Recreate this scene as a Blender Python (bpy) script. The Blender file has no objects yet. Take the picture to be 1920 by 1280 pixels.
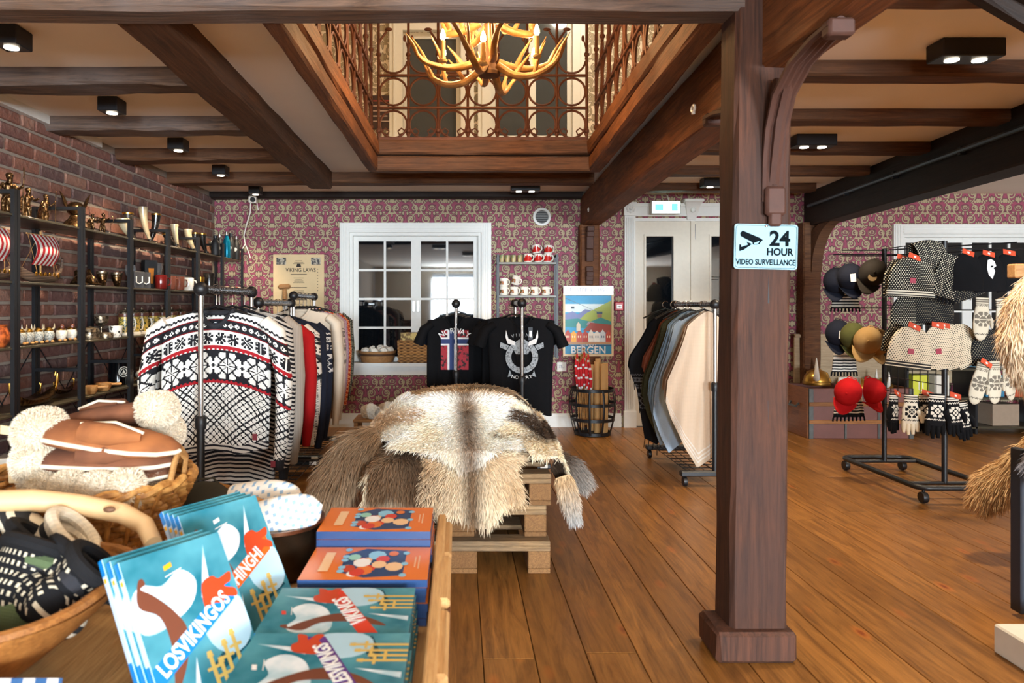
import bpy, bmesh, math, random
import numpy as np
from mathutils import Vector, Matrix, Euler
random.seed(7); rng = np.random.default_rng(7)
PI = math.pi
SC = bpy.context.scene
COL = SC.collection
# ------------------------------------------------------------------ camera
F, VX, VY, EYE = 1300.0, 860.0, 572.0, 1.2
cam = bpy.data.cameras.new('camera'); cam_o = bpy.data.objects.new('camera', cam); COL.objects.link(cam_o)
cam.sensor_width = 36; cam.lens = 36*F/1920
cam.shift_x = (960-VX)/1920; cam.shift_y = -(640-VY)/1920
cam_o.location = (0, 0, EYE); cam_o.rotation_euler = (PI/2, 0, 0)
cam.clip_start = 0.05
cam.dof.use_dof = True; cam.dof.focus_distance = 4.2; cam.dof.aperture_fstop = 5.0
SC.camera = cam_o
# ------------------------------------------------------------------ view, world, daylight
SC.view_settings.view_transform = 'Standard'; SC.view_settings.look = 'None'
SC.view_settings.gamma = 1; SC.view_settings.use_curve_mapping = False
SC.view_settings.exposure = 0.5
SC.cycles.max_bounces = 8; SC.cycles.diffuse_bounces = 5; SC.cycles.glossy_bounces = 3
SC.cycles.caustics_reflective = False; SC.cycles.caustics_refractive = False
SC.cycles.sample_clamp_indirect = 4
wd = bpy.data.worlds.new('sky'); SC.world = wd; wd.use_nodes = True
bg = wd.node_tree.nodes['Background']; bg.inputs[0].default_value = (0.72, 0.86, 1.0, 1); bg.inputs[1].default_value = 2.2
def area_light(name, loc, rot, sx, sy, power, col):
    l = bpy.data.lights.new(name, 'AREA'); l.shape = 'RECTANGLE'; l.size = sx; l.size_y = sy; l.energy = power; l.color = col
    o = bpy.data.objects.new(name, l); COL.objects.link(o); o.location = loc; o.rotation_euler = rot
    return o
# daylight lamps in the shop windows behind the camera, tilted up to brighten the ceiling
area_light('window_daylight', (-0.15, -5.92, 1.35), (PI/2+0.3, 0, 0), 1.2, 1.3, 520, (0.78, 0.9, 1.0))
area_light('window_daylight', (3.6, -5.92, 1.35), (PI/2+0.3, 0, 0), 1.9, 1.3, 760, (0.80, 0.9, 1.0))

def P(px, py, Y):
    return Vector(((px-VX)*Y/F, Y, EYE-(py-VY)*Y/F))
# ------------------------------------------------------------------ mesh helper
class MB:
    def __init__(s): s.v = []; s.f = []; s.m = []; s.cols = None
    def add(s, vs, fs, mi=0):
        b = len(s.v); s.v += [tuple(p) for p in vs]; s.f += [tuple(b+i for i in f) for f in fs]; s.m += [mi]*len(fs); return s
    def box(s, c, d, mi=0, rot=None):
        hx, hy, hz = d[0]/2, d[1]/2, d[2]/2
        vs = [Vector((x, y, z)) for z in (-hz, hz) for y in (-hy, hy) for x in (-hx, hx)]
        if rot is not None: vs = [rot @ p for p in vs]
        vs = [p+Vector(c) for p in vs]
        return s.add(vs, [(0,2,3,1), (4,5,7,6), (0,1,5,4), (2,6,7,3), (0,4,6,2), (1,3,7,5)], mi)
    def bb(s, x0, x1, y0, y1, z0, z1, mi=0):
        return s.box(((x0+x1)/2, (y0+y1)/2, (z0+z1)/2), (abs(x1-x0), abs(y1-y0), abs(z1-z0)), mi)
    def bevbox(s, c, d, b=0.01, mi=0, rot=None):
        bm = bmesh.new(); bmesh.ops.create_cube(bm, size=1.0)
        for v in bm.verts: v.co = Vector((v.co.x*d[0], v.co.y*d[1], v.co.z*d[2]))
        bmesh.ops.bevel(bm, geom=bm.edges[:], offset=b, segments=1, affect='EDGES')
        R = rot if rot is not None else Matrix.Identity(3)
        vs = [R @ v.co + Vector(c) for v in bm.verts]; bm.verts.index_update()
        fs = [[v.index for v in f.verts] for f in bm.faces]; bm.free()
        return s.add(vs, fs, mi)
    def rings(s, rs, close=True, cap0=True, cap1=True, mi=0):
        n = len(rs[0]); vs = [p for r in rs for p in r]; fs = []
        for i in range(len(rs)-1):
            for j in range(n if close else n-1):
                k = (j+1) % n
                fs.append((i*n+j, i*n+k, (i+1)*n+k, (i+1)*n+j))
        if cap0: fs.append(tuple(range(n-1, -1, -1)))
        if cap1: fs.append(tuple((len(rs)-1)*n+j for j in range(n)))
        return s.add(vs, fs, mi)
    def tube(s, pts, r, n=8, mi=0, cap=True, closed=False, flat=1.0):
        pts = [Vector(p) for p in pts]; N = len(pts)
        rad = r if isinstance(r, (list, tuple)) else [r]*N
        rs = []; up = None
        for i in range(N):
            if closed: t = pts[(i+1) % N]-pts[i-1]
            else: t = pts[min(i+1, N-1)]-pts[max(i-1, 0)]
            if t.length < 1e-9: t = Vector((0, 0, 1))
            t.normalize()
            if up is None:
                up = Vector((0, 0, 1)) if abs(t.z) < 0.9 else Vector((1, 0, 0))
            a = t.cross(up)
            if a.length < 1e-4: a = t.cross(Vector((0, 1, 0)))
            a.normalize(); b = a.cross(t).normalized(); up = b
            rs.append([pts[i]+(a*math.cos(2*PI*j/n)+b*flat*math.sin(2*PI*j/n))*rad[i] for j in range(n)])
        if closed:
            rs.append(rs[0]); return s.rings(rs, True, False, False, mi)
        return s.rings(rs, True, cap, cap, mi)
    def cyl(s, p0, p1, r, n=12, mi=0, r1=None):
        return s.tube([p0, p1], [r, r if r1 is None else r1], n, mi)
    def lathe(s, prof, c=(0,0,0), n=16, mi=0, axis='z', cap=True):
        rs = []
        for r, z in prof:
            ring = []
            for j in range(n):
                a = 2*PI*j/n; p = (r*math.cos(a), r*math.sin(a), z)
                if axis == 'x': p = (p[2], p[0], p[1])
                if axis == 'y': p = (p[0], p[2], p[1])
                ring.append((p[0]+c[0], p[1]+c[1], p[2]+c[2]))
            rs.append(ring)
        return s.rings(rs, True, cap, cap, mi)
    def sph(s, c, r, n=12, m=8, mi=0, sc=(1,1,1), rot=None):
        rs = []
        for i in range(m+1):
            t = -PI/2+PI*i/m; ring = []
            for j in range(n):
                a = 2*PI*j/n
                p = Vector((math.cos(t)*math.cos(a)*r*sc[0], math.cos(t)*math.sin(a)*r*sc[1], math.sin(t)*r*sc[2]))
                if rot is not None: p = rot @ p
                ring.append(p+Vector(c))
            rs.append(ring)
        return s.rings(rs, True, False, False, mi)
    def poly(s, pts, mi=0): return s.add(pts, [tuple(range(len(pts)))], mi)
    def prism(s, pts, h, mi=0):
        """pts: 3-D polygon, h: extrusion vector"""
        n = len(pts); h = Vector(h); a = [Vector(p) for p in pts]; b = [p+h for p in a]
        fs = [tuple(range(n-1, -1, -1)), tuple(range(n, 2*n))]+[(i, (i+1) % n, n+(i+1) % n, n+i) for i in range(n)]
        return s.add(a+b, fs, mi)
    def grid(s, nu, nv, fn, mi=0, wrap=False):
        vs = [fn(i/(nu-1) if not wrap else i/nu, j/(nv-1)) for j in range(nv) for i in range(nu)]
        fs = []
        for j in range(nv-1):
            for i in range(nu if wrap else nu-1):
                k = (i+1) % nu
                fs.append((j*nu+i, j*nu+k, (j+1)*nu+k, (j+1)*nu+i))
        return s.add(vs, fs, mi)
    def build(s, name, mats, parent=None, world=False, smooth=True, ang=40):
        me = bpy.data.meshes.new(name); v = s.v
        if world and parent is not None:
            im = parent_matrix(parent).inverted(); v = [im @ Vector(p) for p in v]
        me.from_pydata([tuple(p) for p in v], [], s.f)
        if not isinstance(mats, (list, tuple)): mats = [mats]
        for m in mats: me.materials.append(m)
        if len(mats) > 1: me.polygons.foreach_set('material_index', s.m)
        bm = bmesh.new(); bm.from_mesh(me); bmesh.ops.recalc_face_normals(bm, faces=bm.faces[:]); bm.to_mesh(me); bm.free()
        if smooth:
            me.polygons.foreach_set('use_smooth', [True]*len(me.polygons)); me.set_sharp_from_angle(angle=math.radians(ang))
        o = bpy.data.objects.new(name, me); COL.objects.link(o)
        if parent is not None: o.parent = parent
        return o
def parent_matrix(o):
    m = Matrix.LocRotScale(o.location, o.rotation_euler, o.scale)
    return parent_matrix(o.parent) @ m if o.parent else m
def tag(o, label=None, cat=None, group=None, kind=None):
    if label: o['label'] = label
    if cat: o['category'] = cat
    if group: o['group'] = group
    if kind: o['kind'] = kind
    return o
def thing(name, label, cat, loc=(0,0,0), rotz=0.0, group=None, kind=None):
    o = bpy.data.objects.new(name, None); COL.objects.link(o); o.empty_display_size = 0.05
    o.location = loc; o.rotation_euler = (0, 0, rotz)
    return tag(o, label, cat, group, kind)
def dup(root, loc=None, rot=None, label=None, group=None, scale=None, parent=None):
    r = root.copy(); COL.objects.link(r)
    if parent is not None: r.parent = parent
    if loc is not None: r.location = loc
    if rot is not None: r.rotation_euler = rot if hasattr(rot, '__len__') else (0, 0, rot)
    if scale is not None: r.scale = scale if hasattr(scale, '__len__') else (scale,)*3
    if label: r['label'] = label
    if group: r['group'] = group
    for ch in list(root.children):
        c = ch.copy(); COL.objects.link(c); c.parent = r
        for g in list(ch.children):
            d = g.copy(); COL.objects.link(d); d.parent = c
    return r
def part(name, me_from, parent, loc=(0,0,0), rot=(0,0,0), scale=(1,1,1)):
    o = bpy.data.objects.new(name, me_from); COL.objects.link(o); o.parent = parent
    o.location = loc; o.rotation_euler = rot; o.scale = scale
    return o
def rotz(a): return Matrix.Rotation(a, 3, 'Z')
def text_mesh(txt, size, extrude=0.0004, font_scale_x=1.0, bold=0.0, align='CENTER', shear=0.0):
    c = bpy.data.curves.new('lettering', 'FONT'); c.body = txt; c.size = size; c.extrude = extrude; c.align_x = align; c.align_y = 'CENTER'
    c.offset = bold; c.shear = shear; c.resolution_u = 3
    o = bpy.data.objects.new('lettering', c); COL.objects.link(o)
    dg = bpy.context.evaluated_depsgraph_get(); me = bpy.data.meshes.new_from_object(o.evaluated_get(dg))
    bpy.data.objects.remove(o); bpy.data.curves.remove(c)
    if font_scale_x != 1.0:
        for v in me.vertices: v.co.x *= font_scale_x
    return me
# ------------------------------------------------------------------ shader expressions
class E:
    def __init__(s, nt, k): s.nt = nt; s.k = k
    def _op(s, op, *a):
        n = s.nt.nodes.new('ShaderNodeMath'); n.operation = op
        for i, x in enumerate((s,)+a):
            if isinstance(x, E): s.nt.links.new(x.k, n.inputs[i])
            else: n.inputs[i].default_value = x
        return E(s.nt, n.outputs[0])
    def __add__(s, o): return s._op('ADD', o)
    __radd__ = __add__
    def __sub__(s, o): return s._op('SUBTRACT', o)
    def __rsub__(s, o): return (s*-1.0)+o
    def __mul__(s, o): return s._op('MULTIPLY', o)
    __rmul__ = __mul__
    def __truediv__(s, o): return s._op('DIVIDE', o)
    def __abs__(s): return s._op('ABSOLUTE')
    def lt(s, o): return s._op('LESS_THAN', o)
    def gt(s, o): return s._op('GREATER_THAN', o)
    def min(s, o): return s._op('MINIMUM', o)
    def max(s, o): return s._op('MAXIMUM', o)
    def fr(s): return s._op('FRACT')
    def fl(s): return s._op('FLOOR')
    def mod(s, o): return s._op('FLOORED_MODULO', o)
    def sin(s): return s._op('SINE')
    def cos(s): return s._op('COSINE')
    def at2(s, o): return s._op('ARCTAN2', o)
    def sq(s): return s*s
    def sqrt(s): return s._op('SQRT')
    def inv(s): return 1.0-s
def hyp(a, b): return (a*a+b*b).sqrt()
class Mat:
    """a Principled material with small expression helpers"""
    def __init__(s, name, rough=0.6, metal=0.0, spec=0.5):
        s.m = bpy.data.materials.new(name); s.m.use_nodes = True; s.nt = s.m.node_tree
        s.b = s.nt.nodes['Principled BSDF']; s.b.inputs['Roughness'].default_value = rough; s.b.inputs['Metallic'].default_value = metal
        s.b.inputs['Specular IOR Level'].default_value = spec
    def node(s, t, **kw):
        n = s.nt.nodes.new(t)
        for k, v in kw.items(): setattr(n, k, v)
        return n
    def coords(s, which='Object'):
        n = s.node('ShaderNodeTexCoord'); sp = s.node('ShaderNodeSeparateXYZ'); s.nt.links.new(n.outputs[which], sp.inputs[0])
        s.vec = n.outputs[which]
        return [E(s.nt, sp.outputs[i]) for i in range(3)]
    def rnd(s): return E(s.nt, s.node('ShaderNodeObjectInfo').outputs['Random'])
    def xyz(s, x, y, z):
        n = s.node('ShaderNodeCombineXYZ')
        for i, a in enumerate((x, y, z)):
            if isinstance(a, E): s.nt.links.new(a.k, n.inputs[i])
            else: n.inputs[i].default_value = a
        return n.outputs[0]
    def noise(s, vec=None, scale=5, detail=3, rough=0.55, dist=0.0):
        n = s.node('ShaderNodeTexNoise'); n.inputs['Scale'].default_value = scale; n.inputs['Detail'].default_value = detail
        n.inputs['Roughness'].default_value = rough; n.inputs['Distortion'].default_value = dist
        if vec is not None: s.nt.links.new(vec, n.inputs['Vector'])
        return E(s.nt, n.outputs['Fac'])
    def vor(s, vec=None, scale=5, feature='F1', out='Distance', rnd=1.0):
        n = s.node('ShaderNodeTexVoronoi'); n.feature = feature; n.inputs['Scale'].default_value = scale; n.inputs['Randomness'].default_value = rnd
        if vec is not None: s.nt.links.new(vec, n.inputs['Vector'])
        return E(s.nt, n.outputs[out])
    def ramp(s, fac, stops, interp='LINEAR'):
        n = s.node('ShaderNodeValToRGB'); r = n.color_ramp; r.interpolation = interp
        while len(r.elements) < len(stops): r.elements.new(0.5)
        for e, (p, c) in zip(r.elements, stops): e.position = p; e.color = (*c, 1)
        s.nt.links.new(fac.k, n.inputs[0]); return n.outputs[0]
    def mix(s, fac, a, b, blend='MIX'):
        n = s.node('ShaderNodeMix', data_type='RGBA', blend_type=blend)
        for x, i in ((fac, 0), (a, 6), (b, 7)):
            if isinstance(x, E): s.nt.links.new(x.k, n.inputs[i])
            elif isinstance(x, bpy.types.NodeSocket): s.nt.links.new(x, n.inputs[i])
            elif i == 0: n.inputs[0].default_value = x
            else: n.inputs[i].default_value = (*x, 1)
        return n.outputs[2]
    def color(s, c):
        if isinstance(c, bpy.types.NodeSocket): s.nt.links.new(c, s.b.inputs['Base Color'])
        else: s.b.inputs['Base Color'].default_value = (*c, 1)
        return s
    def roughness(s, e): s.nt.links.new(e.k if isinstance(e, E) else e, s.b.inputs['Roughness']); return s
    def bump(s, h, strength=0.3, dist=0.01):
        n = s.node('ShaderNodeBump'); n.inputs['Strength'].default_value = strength; n.inputs['Distance'].default_value = dist
        s.nt.links.new(h.k if isinstance(h, E) else h, n.inputs['Height']); s.nt.links.new(n.outputs[0], s.b.inputs['Normal']); return s
    def emit(s, c, st): s.b.inputs['Emission Color'].default_value = (*c, 1); s.b.inputs['Emission Strength'].default_value = st; return s
def lin(r, g, b):
    f = lambda c: (c/12.92 if c <= 0.04045 else ((c+0.055)/1.055)**2.4)
    return (f(r/255), f(g/255), f(b/255))
def plain(name, rgb, rough=0.6, metal=0.0, var=0.12, scale=30, spec=0.5, bump=0.0):
    """flat colour with a little mottling; rgb in 0..255 display values"""
    m = Mat(name, rough, metal, spec); m.coords(); c = lin(*rgb)
    n = m.noise(m.vec, scale, 3)
    m.color(m.mix(n, tuple(x*(1-var) for x in c), tuple(min(1, x*(1+var)) for x in c)))
    if bump: m.bump(n, bump, 0.004)
    return m.m
def wood(name, dark, light, axis=0, scale=1.0, rough=0.55, knots=False, stretch=14.0, bump=0.25, tint=None):
    m = Mat(name, rough, spec=0.25); x, y, z = m.coords(); r = m.rnd()*37.0
    c = [x, y, z]; k = [1.0*scale*stretch]*3; k[axis] = scale
    v = m.xyz(c[0]*k[0]+r, c[1]*k[1]+r, c[2]*k[2])
    n = m.noise(v, 3.0, 6, 0.65, 1.2)
    n2 = m.noise(m.vec, 2.2*scale, 3)
    col = m.ramp(n, [(0.28, lin(*dark)), (0.72, lin(*light))])
    if tint is not None: col = m.mix((n2*2.4-0.95).max(0.0).min(0.55), col, lin(*tint))
    else: col = m.mix(n2*0.35, col, tuple(q*0.55 for q in lin(*dark)))
    fine = m.noise(m.xyz(c[0]*(k[0]*4 if axis != 0 else k[0]*1.5)+r, c[1]*(k[1]*4 if axis != 1 else k[1]*1.5)+r, c[2]*(k[2]*4 if axis != 2 else k[2]*1.5)), 2.0, 4, 0.7, 0.6)
    col = m.mix((fine*2.6-1.35).max(0.0).min(0.75), col, tuple(q*0.35 for q in lin(*dark)))
    if knots:
        kv = [x, y, z]; kk = [8.0*scale]*3; kk[axis] = 3.4*scale
        d = m.vor(m.xyz(kv[0]*kk[0]+r, kv[1]*kk[1]+r, kv[2]*kk[2]), 1.0)
        col = m.mix((1.7-d*9.0).max(0.0).min(1.0)*0.6, col, lin(190, 112, 48)); col = m.mix((1.5-d*14.0).max(0.0).min(1.0)*0.85, col, lin(112, 46, 18))
    rv = m.rnd(); col = m.mix(rv*0.4, col, tuple(q*0.5 for q in lin(*dark)))
    m.color(col); m.bump(n+fine*0.8, bump, 0.006)
    return m.m
# ================================================================== MATERIALS OF THE SHELL
BW = 6.84            # back wall
ZC, ZU = 2.30, 2.38  # shop ceiling, floor level of the gallery above
LW, RW, FW = -2.41, 6.2, -6.0
def wallpaper(name, bgc, figc, linec, per=0.263, row=0.245, sp=0.5):
    m = Mat(name, 0.7); x, y, z = m.coords()
    v0 = z/row; r = v0.fl(); v = v0.fr()
    u = ((x/per+r*0.5).fr()-0.5); s = abs(u)
    def ring(cx, cy, rad, th): return (abs(hyp(s-cx, (v-cy)*0.93)-rad)-th)
    def dot(cx, cy, a, b): return (hyp((s-cx)/a, (v-cy)/b)-1.0)*min(a, b)
    def spiral(cx, cy, R, b, sg):
        a, c = s-cx, (v-cy)*0.93; r = hyp(a, c); t = (r/b+c.at2(a)*(sg/6.2832)+0.5).fr()
        return ((abs(t-0.5)-0.23)*b).max(r-R)
    d = spiral(0.29, 0.37, 0.17, 0.105, 1.0)
    for e in (spiral(0.15, 0.80, 0.13, 0.085, -1.0), spiral(0.47, 0.82, 0.12, 0.085, 1.0), dot(0.0, 0.14, 0.045, 0.13), dot(0.085, 0.16, 0.035, 0.085), dot(0.46, 0.10, 0.05, 0.09), dot(0.37, 0.06, 0.035, 0.06),
              dot(0.0, 0.55, 0.028, 0.10), dot(0.07, 0.60, 0.06, 0.03), dot(0.42, 0.60, 0.035, 0.07), dot(0.30, 0.63, 0.05, 0.035), dot(0.20, 0.10, 0.05, 0.03)):
        d = d.min(e)
    st = abs(s-((v*6.2832).sin()*0.15+0.22))-0.026
    d = d.min(st)
    sp_n = m.noise(m.vec, 210, 2); big = m.noise(m.vec, 1.7, 2)
    fig = d.lt(0.0); edge = d.lt(0.016)*(1.0-fig)
    speck = (sp_n*1.0).gt(0.60)*fig*sp
    c = m.mix(edge, bgc, linec); c = m.mix(fig, c, figc); c = m.mix(speck, c, linec)
    m.color(m.mix(big*0.3, c, tuple(q*0.6 for q in bgc)))
    return m.m
M = {}
M['paper'] = wallpaper('plum damask wallpaper', lin(148, 66, 88), lin(178, 166, 128), lin(74, 52, 50))
M['paper_up'] = wallpaper('white and gold damask wallpaper', lin(226, 214, 196), lin(150, 136, 108), lin(112, 100, 82), 0.30, 0.30)
M['white'] = plain('white painted wood', (222, 222, 216), 0.45, var=0.05)
M['cream_door'] = plain('cream painted door', (214, 206, 188), 0.45, var=0.06)
M['ceil'] = plain('ceiling plaster', (242, 234, 222), 0.85, var=0.05, scale=3)
M['plaster'] = plain('plain plaster', (190, 180, 165), 0.9, var=0.05, scale=3)
M['dark_glass'] = plain('dark window glass', (10, 14, 18), 0.03, var=0.0, spec=0.9)  # opaque panes; the darkness behind them is put into the colour
M['beam'] = wood('old brown beam', (50, 29, 17), (124, 80, 48), 0, 1.0, 0.7, bump=0.5, tint=(92, 66, 48))
M['beam_gray'] = wood('weathered grey brown beam', (52, 38, 30), (124, 94, 72), 0, 1.0, 0.7, bump=0.5, tint=(104, 94, 90))
M['beam_red'] = wood('red brown gallery beam', (72, 40, 20), (162, 100, 54), 0, 1.0, 0.65, bump=0.5, tint=(96, 58, 34))
M['beam_dark'] = wood('nearly black beam', (22, 16, 13), (58, 42, 33), 0, 1.0, 0.6)
M['post'] = wood('dark stained post', (48, 29, 20), (112, 68, 46), 2, 0.9, 0.7, tint=(64, 47, 42))
M['plank'] = wood('stained pine floor board', (104, 66, 30), (180, 124, 62), 1, 0.8, 0.33, knots=True, stretch=9, bump=0.08)
M['gap'] = plain('dark joint', (48, 30, 16), 0.9)
M['mortar'] = plain('lime mortar', (146, 132, 118), 0.95, scale=60, bump=0.4)
M['rust'] = plain('rusty iron', (82, 44, 26), 0.6, 0.35, 0.35, 45, bump=0.3)
M['black_metal'] = plain('black powder coated metal', (26, 27, 30), 0.42, 0.2, 0.1)
M['black'] = plain('matt black', (16, 16, 17), 0.6, 0.0, 0.1)
M['chrome'] = plain('polished steel', (205, 205, 205), 0.18, 1.0, 0.03)
def brick_mat():
    m = Mat('old fired brick', 0.9); m.coords(); r = m.rnd()
    c = m.ramp(r, [(0.0, lin(128, 80, 64)), (0.25, lin(140, 92, 74)), (0.5, lin(114, 76, 68)), (0.75, lin(100, 76, 72)), (1.0, lin(156, 112, 92))])
    n = m.noise(m.vec, 26, 5, 0.7); n2 = m.noise(m.vec, 90, 3)
    c = m.mix((n*2.2-1.15).max(0.0).min(0.7), c, lin(150, 132, 118))
    c = m.mix((1.0-n*2.0).max(0.0).min(0.6), c, lin(58, 40, 40))
    m.color(c); m.bump(n2+n*2.0, 0.6, 0.006); return m.m
M['brick'] = brick_mat()

# ================================================================== FLOOR
fl = MB().bb(LW-0.2, RW+0.2, FW, BW+0.3, -0.12, -0.022).build('floor', M['gap'], smooth=False); tag(fl, 'stained pine plank floor with orange knots', 'floor', kind='structure')
pw = 0.178; k = 0; x = LW
plank_meshes = {}
while x < RW:
    cuts = [FW]+sorted([-1.6+rng.random()*1.2, 1.0+rng.random()*1.6, 3.6+rng.random()*2.2])+[BW]
    for a, b in zip(cuts[:-1], cuts[1:]):
        L = round(b-a, 1)
        o = MB().bevbox((0, 0, 0), (pw-0.0028, b-a-0.003, 0.022), 0.0018).build('plank', M['plank'], fl, smooth=False)
        o.location = (x+pw/2, (a+b)/2, -0.011); k += 1
    x += pw
# ================================================================== WALLS
def wall_xz(name, y0, y1, x0, x1, z0, z1, holes, mat, label):
    xs = sorted(set([x0, x1]+[h[0] for h in holes]+[h[1] for h in holes])); zs = sorted(set([z0, z1]+[h[2] for h in holes]+[h[3] for h in holes]))
    mb = MB()
    for a, b in zip(xs[:-1], xs[1:]):
        for c, d in zip(zs[:-1], zs[1:]):
            if any(h[0] <= a and b <= h[1] and h[2] <= c and d <= h[3] for h in holes): continue
            mb.bb(a, b, y0, y1, c, d)
    return tag(mb.build(name, mat, smooth=False), label, 'wall', kind='structure')
BWIN = (-1.075, 0.225, 0.64, 1.915)     # hole of the back window
BDOOR = (1.735, 2.885, 0.0, 2.06)
RWIN = (4.37, 5.75, 0.75, 1.90)
wall_xz('wall_back', BW, BW+0.2, LW, RW, 0, ZC+0.1, [BWIN, BDOOR, RWIN], M['paper'], 'back wall papered in plum and beige damask')
wall_xz('wall_front', FW-0.2, FW, LW, RW, 0, ZC+0.1, [(-0.75, 0.45, 0.7, 2.1), (2.65, 4.55, 0.6, 2.1)], M['plaster'], 'plain wall with shop windows behind the viewer')
tag(MB().bb(RW, RW+0.2, FW, BW+0.2, 0, ZC+0.1).build('wall_right', M['plaster'], smooth=False), 'plain plaster wall closing the room', 'wall', kind='structure')
# black sheets stand in for the darkness behind the panes of the back windows and the door
bk = MB().bb(BWIN[0]-0.3, BWIN[1]+0.3, BW+0.7, BW+0.75, 0.3, 2.2).bb(BDOOR[0]-0.2, BDOOR[1]+0.2, BW+0.7, BW+0.75, 0, 2.25).bb(RWIN[0]-0.3, RWIN[1]+0.3, BW+0.7, BW+0.75, 0.4, 2.2).build('dark_beyond', M['black'], smooth=False)
tag(bk, 'dark yard wall outside the panes', 'wall', kind='structure')
# ------------------------------------------------ brick wall: bricks are parts, recessed mortar behind
wl = MB().bb(LW-0.25, LW-0.008, FW, BW+0.2, 0, ZC+0.1).build('wall_left', M['mortar'], smooth=False); tag(wl, 'old red brick wall with pale mortar joints', 'wall', kind='structure')
bmesh_var = {}
for L in (0.235, 0.112):
    for q in range(4):
        mb = MB().bevbox((0, 0, 0), (0.03, L-0.004, 0.063), 0.006)
        mb.v = [(p[0]+(rng.random()-.5)*0.005, p[1]+(rng.random()-.5)*0.007, p[2]+(rng.random()-.5)*0.006) for p in mb.v]
        o = mb.build('brick', M['brick'], smooth=False); bmesh_var[(L, q)] = o.data; bpy.data.objects.remove(o)
spots_b = []
nrow = 0; z = 0.045
while z < ZC-0.03:
    y = 3.25+(nrow % 2)*0.06+rng.random()*0.05
    while y < BW-0.06:
        L = 0.235 if rng.random() < 0.68 else 0.112
        if y+L > BW-0.01: L = 0.112
        if y+L > BW: break
        spots_b.append((LW-0.013+rng.random()*0.006, y+L/2, z+(rng.random()-.5)*0.004, L)); y += L+0.012
    z += 0.0805; nrow += 1
def seen(b):
    px = VX+F*b[0]/b[1]; py = VY-F*(b[2]-EYE)/b[1]
    return (F/b[1])**2*b[3]*(1.0 if px > -20 and b[2] > 0.62 else 0.02)*(1.4 if b[2] > 1.62 else 1.0)
spots_b.sort(key=lambda b: -seen(b))
for b in spots_b[:298]:
    part('brick', bmesh_var[(b[3], int(rng.integers(4)))], wl, b[:3], (0, 0, (rng.random()-.5)*0.02))
rest = MB()
for b in spots_b[298:]: rest.bevbox(b[:3], (0.03, b[3]-0.004, 0.063), 0.005)
tag(rest.build('brick_courses', M['brick'], wl, smooth=False), 'brick courses low behind the shelves', kind='stuff')
tag(MB().bb(LW-0.01, LW+0.035, 3.0, 4.62, ZC-0.05, ZC).build('trim_1', M['white'], smooth=False), 'thin white cornice on top of the brick wall', 'trim', kind='structure')
# baseboards of the back wall
for i, (a, b) in enumerate(((LW, 1.60), (3.02, RW))):
    mb = MB().bb(a, b, BW-0.025, BW, 0, 0.11).bb(a, b, BW-0.016, BW, 0.11, 0.135)
    tag(mb.build('baseboard_back' if i == 0 else 'baseboard_right', M['white'], smooth=False), ('white baseboard under the plum wallpaper' if i == 0 else 'white baseboard beside the double door'), 'baseboard', kind='structure')
# ================================================================== CEILING AND GALLERY FLOOR
OX0n, OX0f, OX1n, OX1f, OY0, OY1 = -0.63, -0.58, 0.86, 0.93, 2.50, 4.95
mb = MB()
mb.bb(LW, -0.66, OY0-0.1, BW, ZC, ZU).bb(-0.66, 0.98, OY1+0.08, BW, ZC, ZU).bb(0.98, RW, OY0-0.1, BW, ZC, ZU).bb(LW, RW, FW, OY0-0.1, ZC, ZU)
tag(mb.build('ceiling', M['ceil'], smooth=False), 'warm white plaster ceiling between the beams', 'ceiling', kind='structure')
def beam(label, p0, p1, w, h, mat='beam', name='ceiling_beam', jit=0.004, seg=10):
    """p0,p1 : ends of the centre line; w across, h high; grain along local x"""
    p0, p1 = Vector(p0), Vector(p1); d = p1-p0; L = d.length; c = 0.012
    prof = [(-w/2+c, -h/2), (w/2-c, -h/2), (w/2, -h/2+c), (w/2, h/2-c), (w/2-c, h/2), (-w/2+c, h/2), (-w/2, h/2-c), (-w/2, -h/2+c)]
    rs = []
    for i in range(seg+1):
        rs.append([(L*i/seg, a+(rng.random()-.5)*jit*2, b+(rng.random()-.5)*jit*2) for a, b in prof])
    o = MB().rings(rs).build(name, M[mat], smooth=False)
    X = d.normalized(); Yv = Vector((0, 0, 1)).cross(X).normalized(); Z = X.cross(Yv)
    m = Matrix((X, Yv, Z)).transposed().to_4x4(); o.location = p0; o.rotation_euler = m.to_euler()
    return tag(o, label, 'beam', kind='structure')
# near cross beam at the column
beam('grey-brown cross beam along the top of the picture', (LW, 2.41, 2.31), (0.97, 2.41, 2.31), 0.13, 0.22, 'beam_gray')
beam('dark cross beam right of the carved column', (1.12, 2.41, 2.35), (3.0, 2.41, 2.35), 0.13, 0.20, 'beam')
# joists left of the gallery opening
nm = ['nearest', 'second', 'third']
for i, y in enumerate((3.20, 4.03, 4.86)):
    beam('%s short weathered joist above the brick wall' % nm[i], (LW, y+0.085, 2.275), (-1.22, y+0.085, 2.275), 0.17, 0.11, ('beam_gray', 'beam_gray', 'beam')[i], jit=0.006)
beam('long dark joist crossing behind the gallery opening', (LW, 5.80, 2.27), (1.12, 5.80, 2.27), 0.16, 0.12, 'beam')
beam('black timber along the top of the back wall', (LW, BW-0.07, 2.295), (1.2, BW-0.07, 2.295), 0.13, 0.115, 'beam_dark')
beam('long diagonal-looking brown beam running towards the back wall', (-1.14, 2.44, 2.288), (-1.14, 5.74, 2.25), 0.19, 0.17, 'beam', jit=0.007)
# joists on the right
nr = ['first', 'second', 'third', 'fourth', 'fifth']
for i, y in enumerate((3.11, 3.88, 4.66, 5.46, 6.24)):
    beam('%s joist under the peach ceiling right of the column' % nr[i], (1.2, y+0.065, 2.272), (3.2+0.1*(5-i)/5, y+0.065, 2.272), 0.13, 0.08, 'beam')
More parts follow.
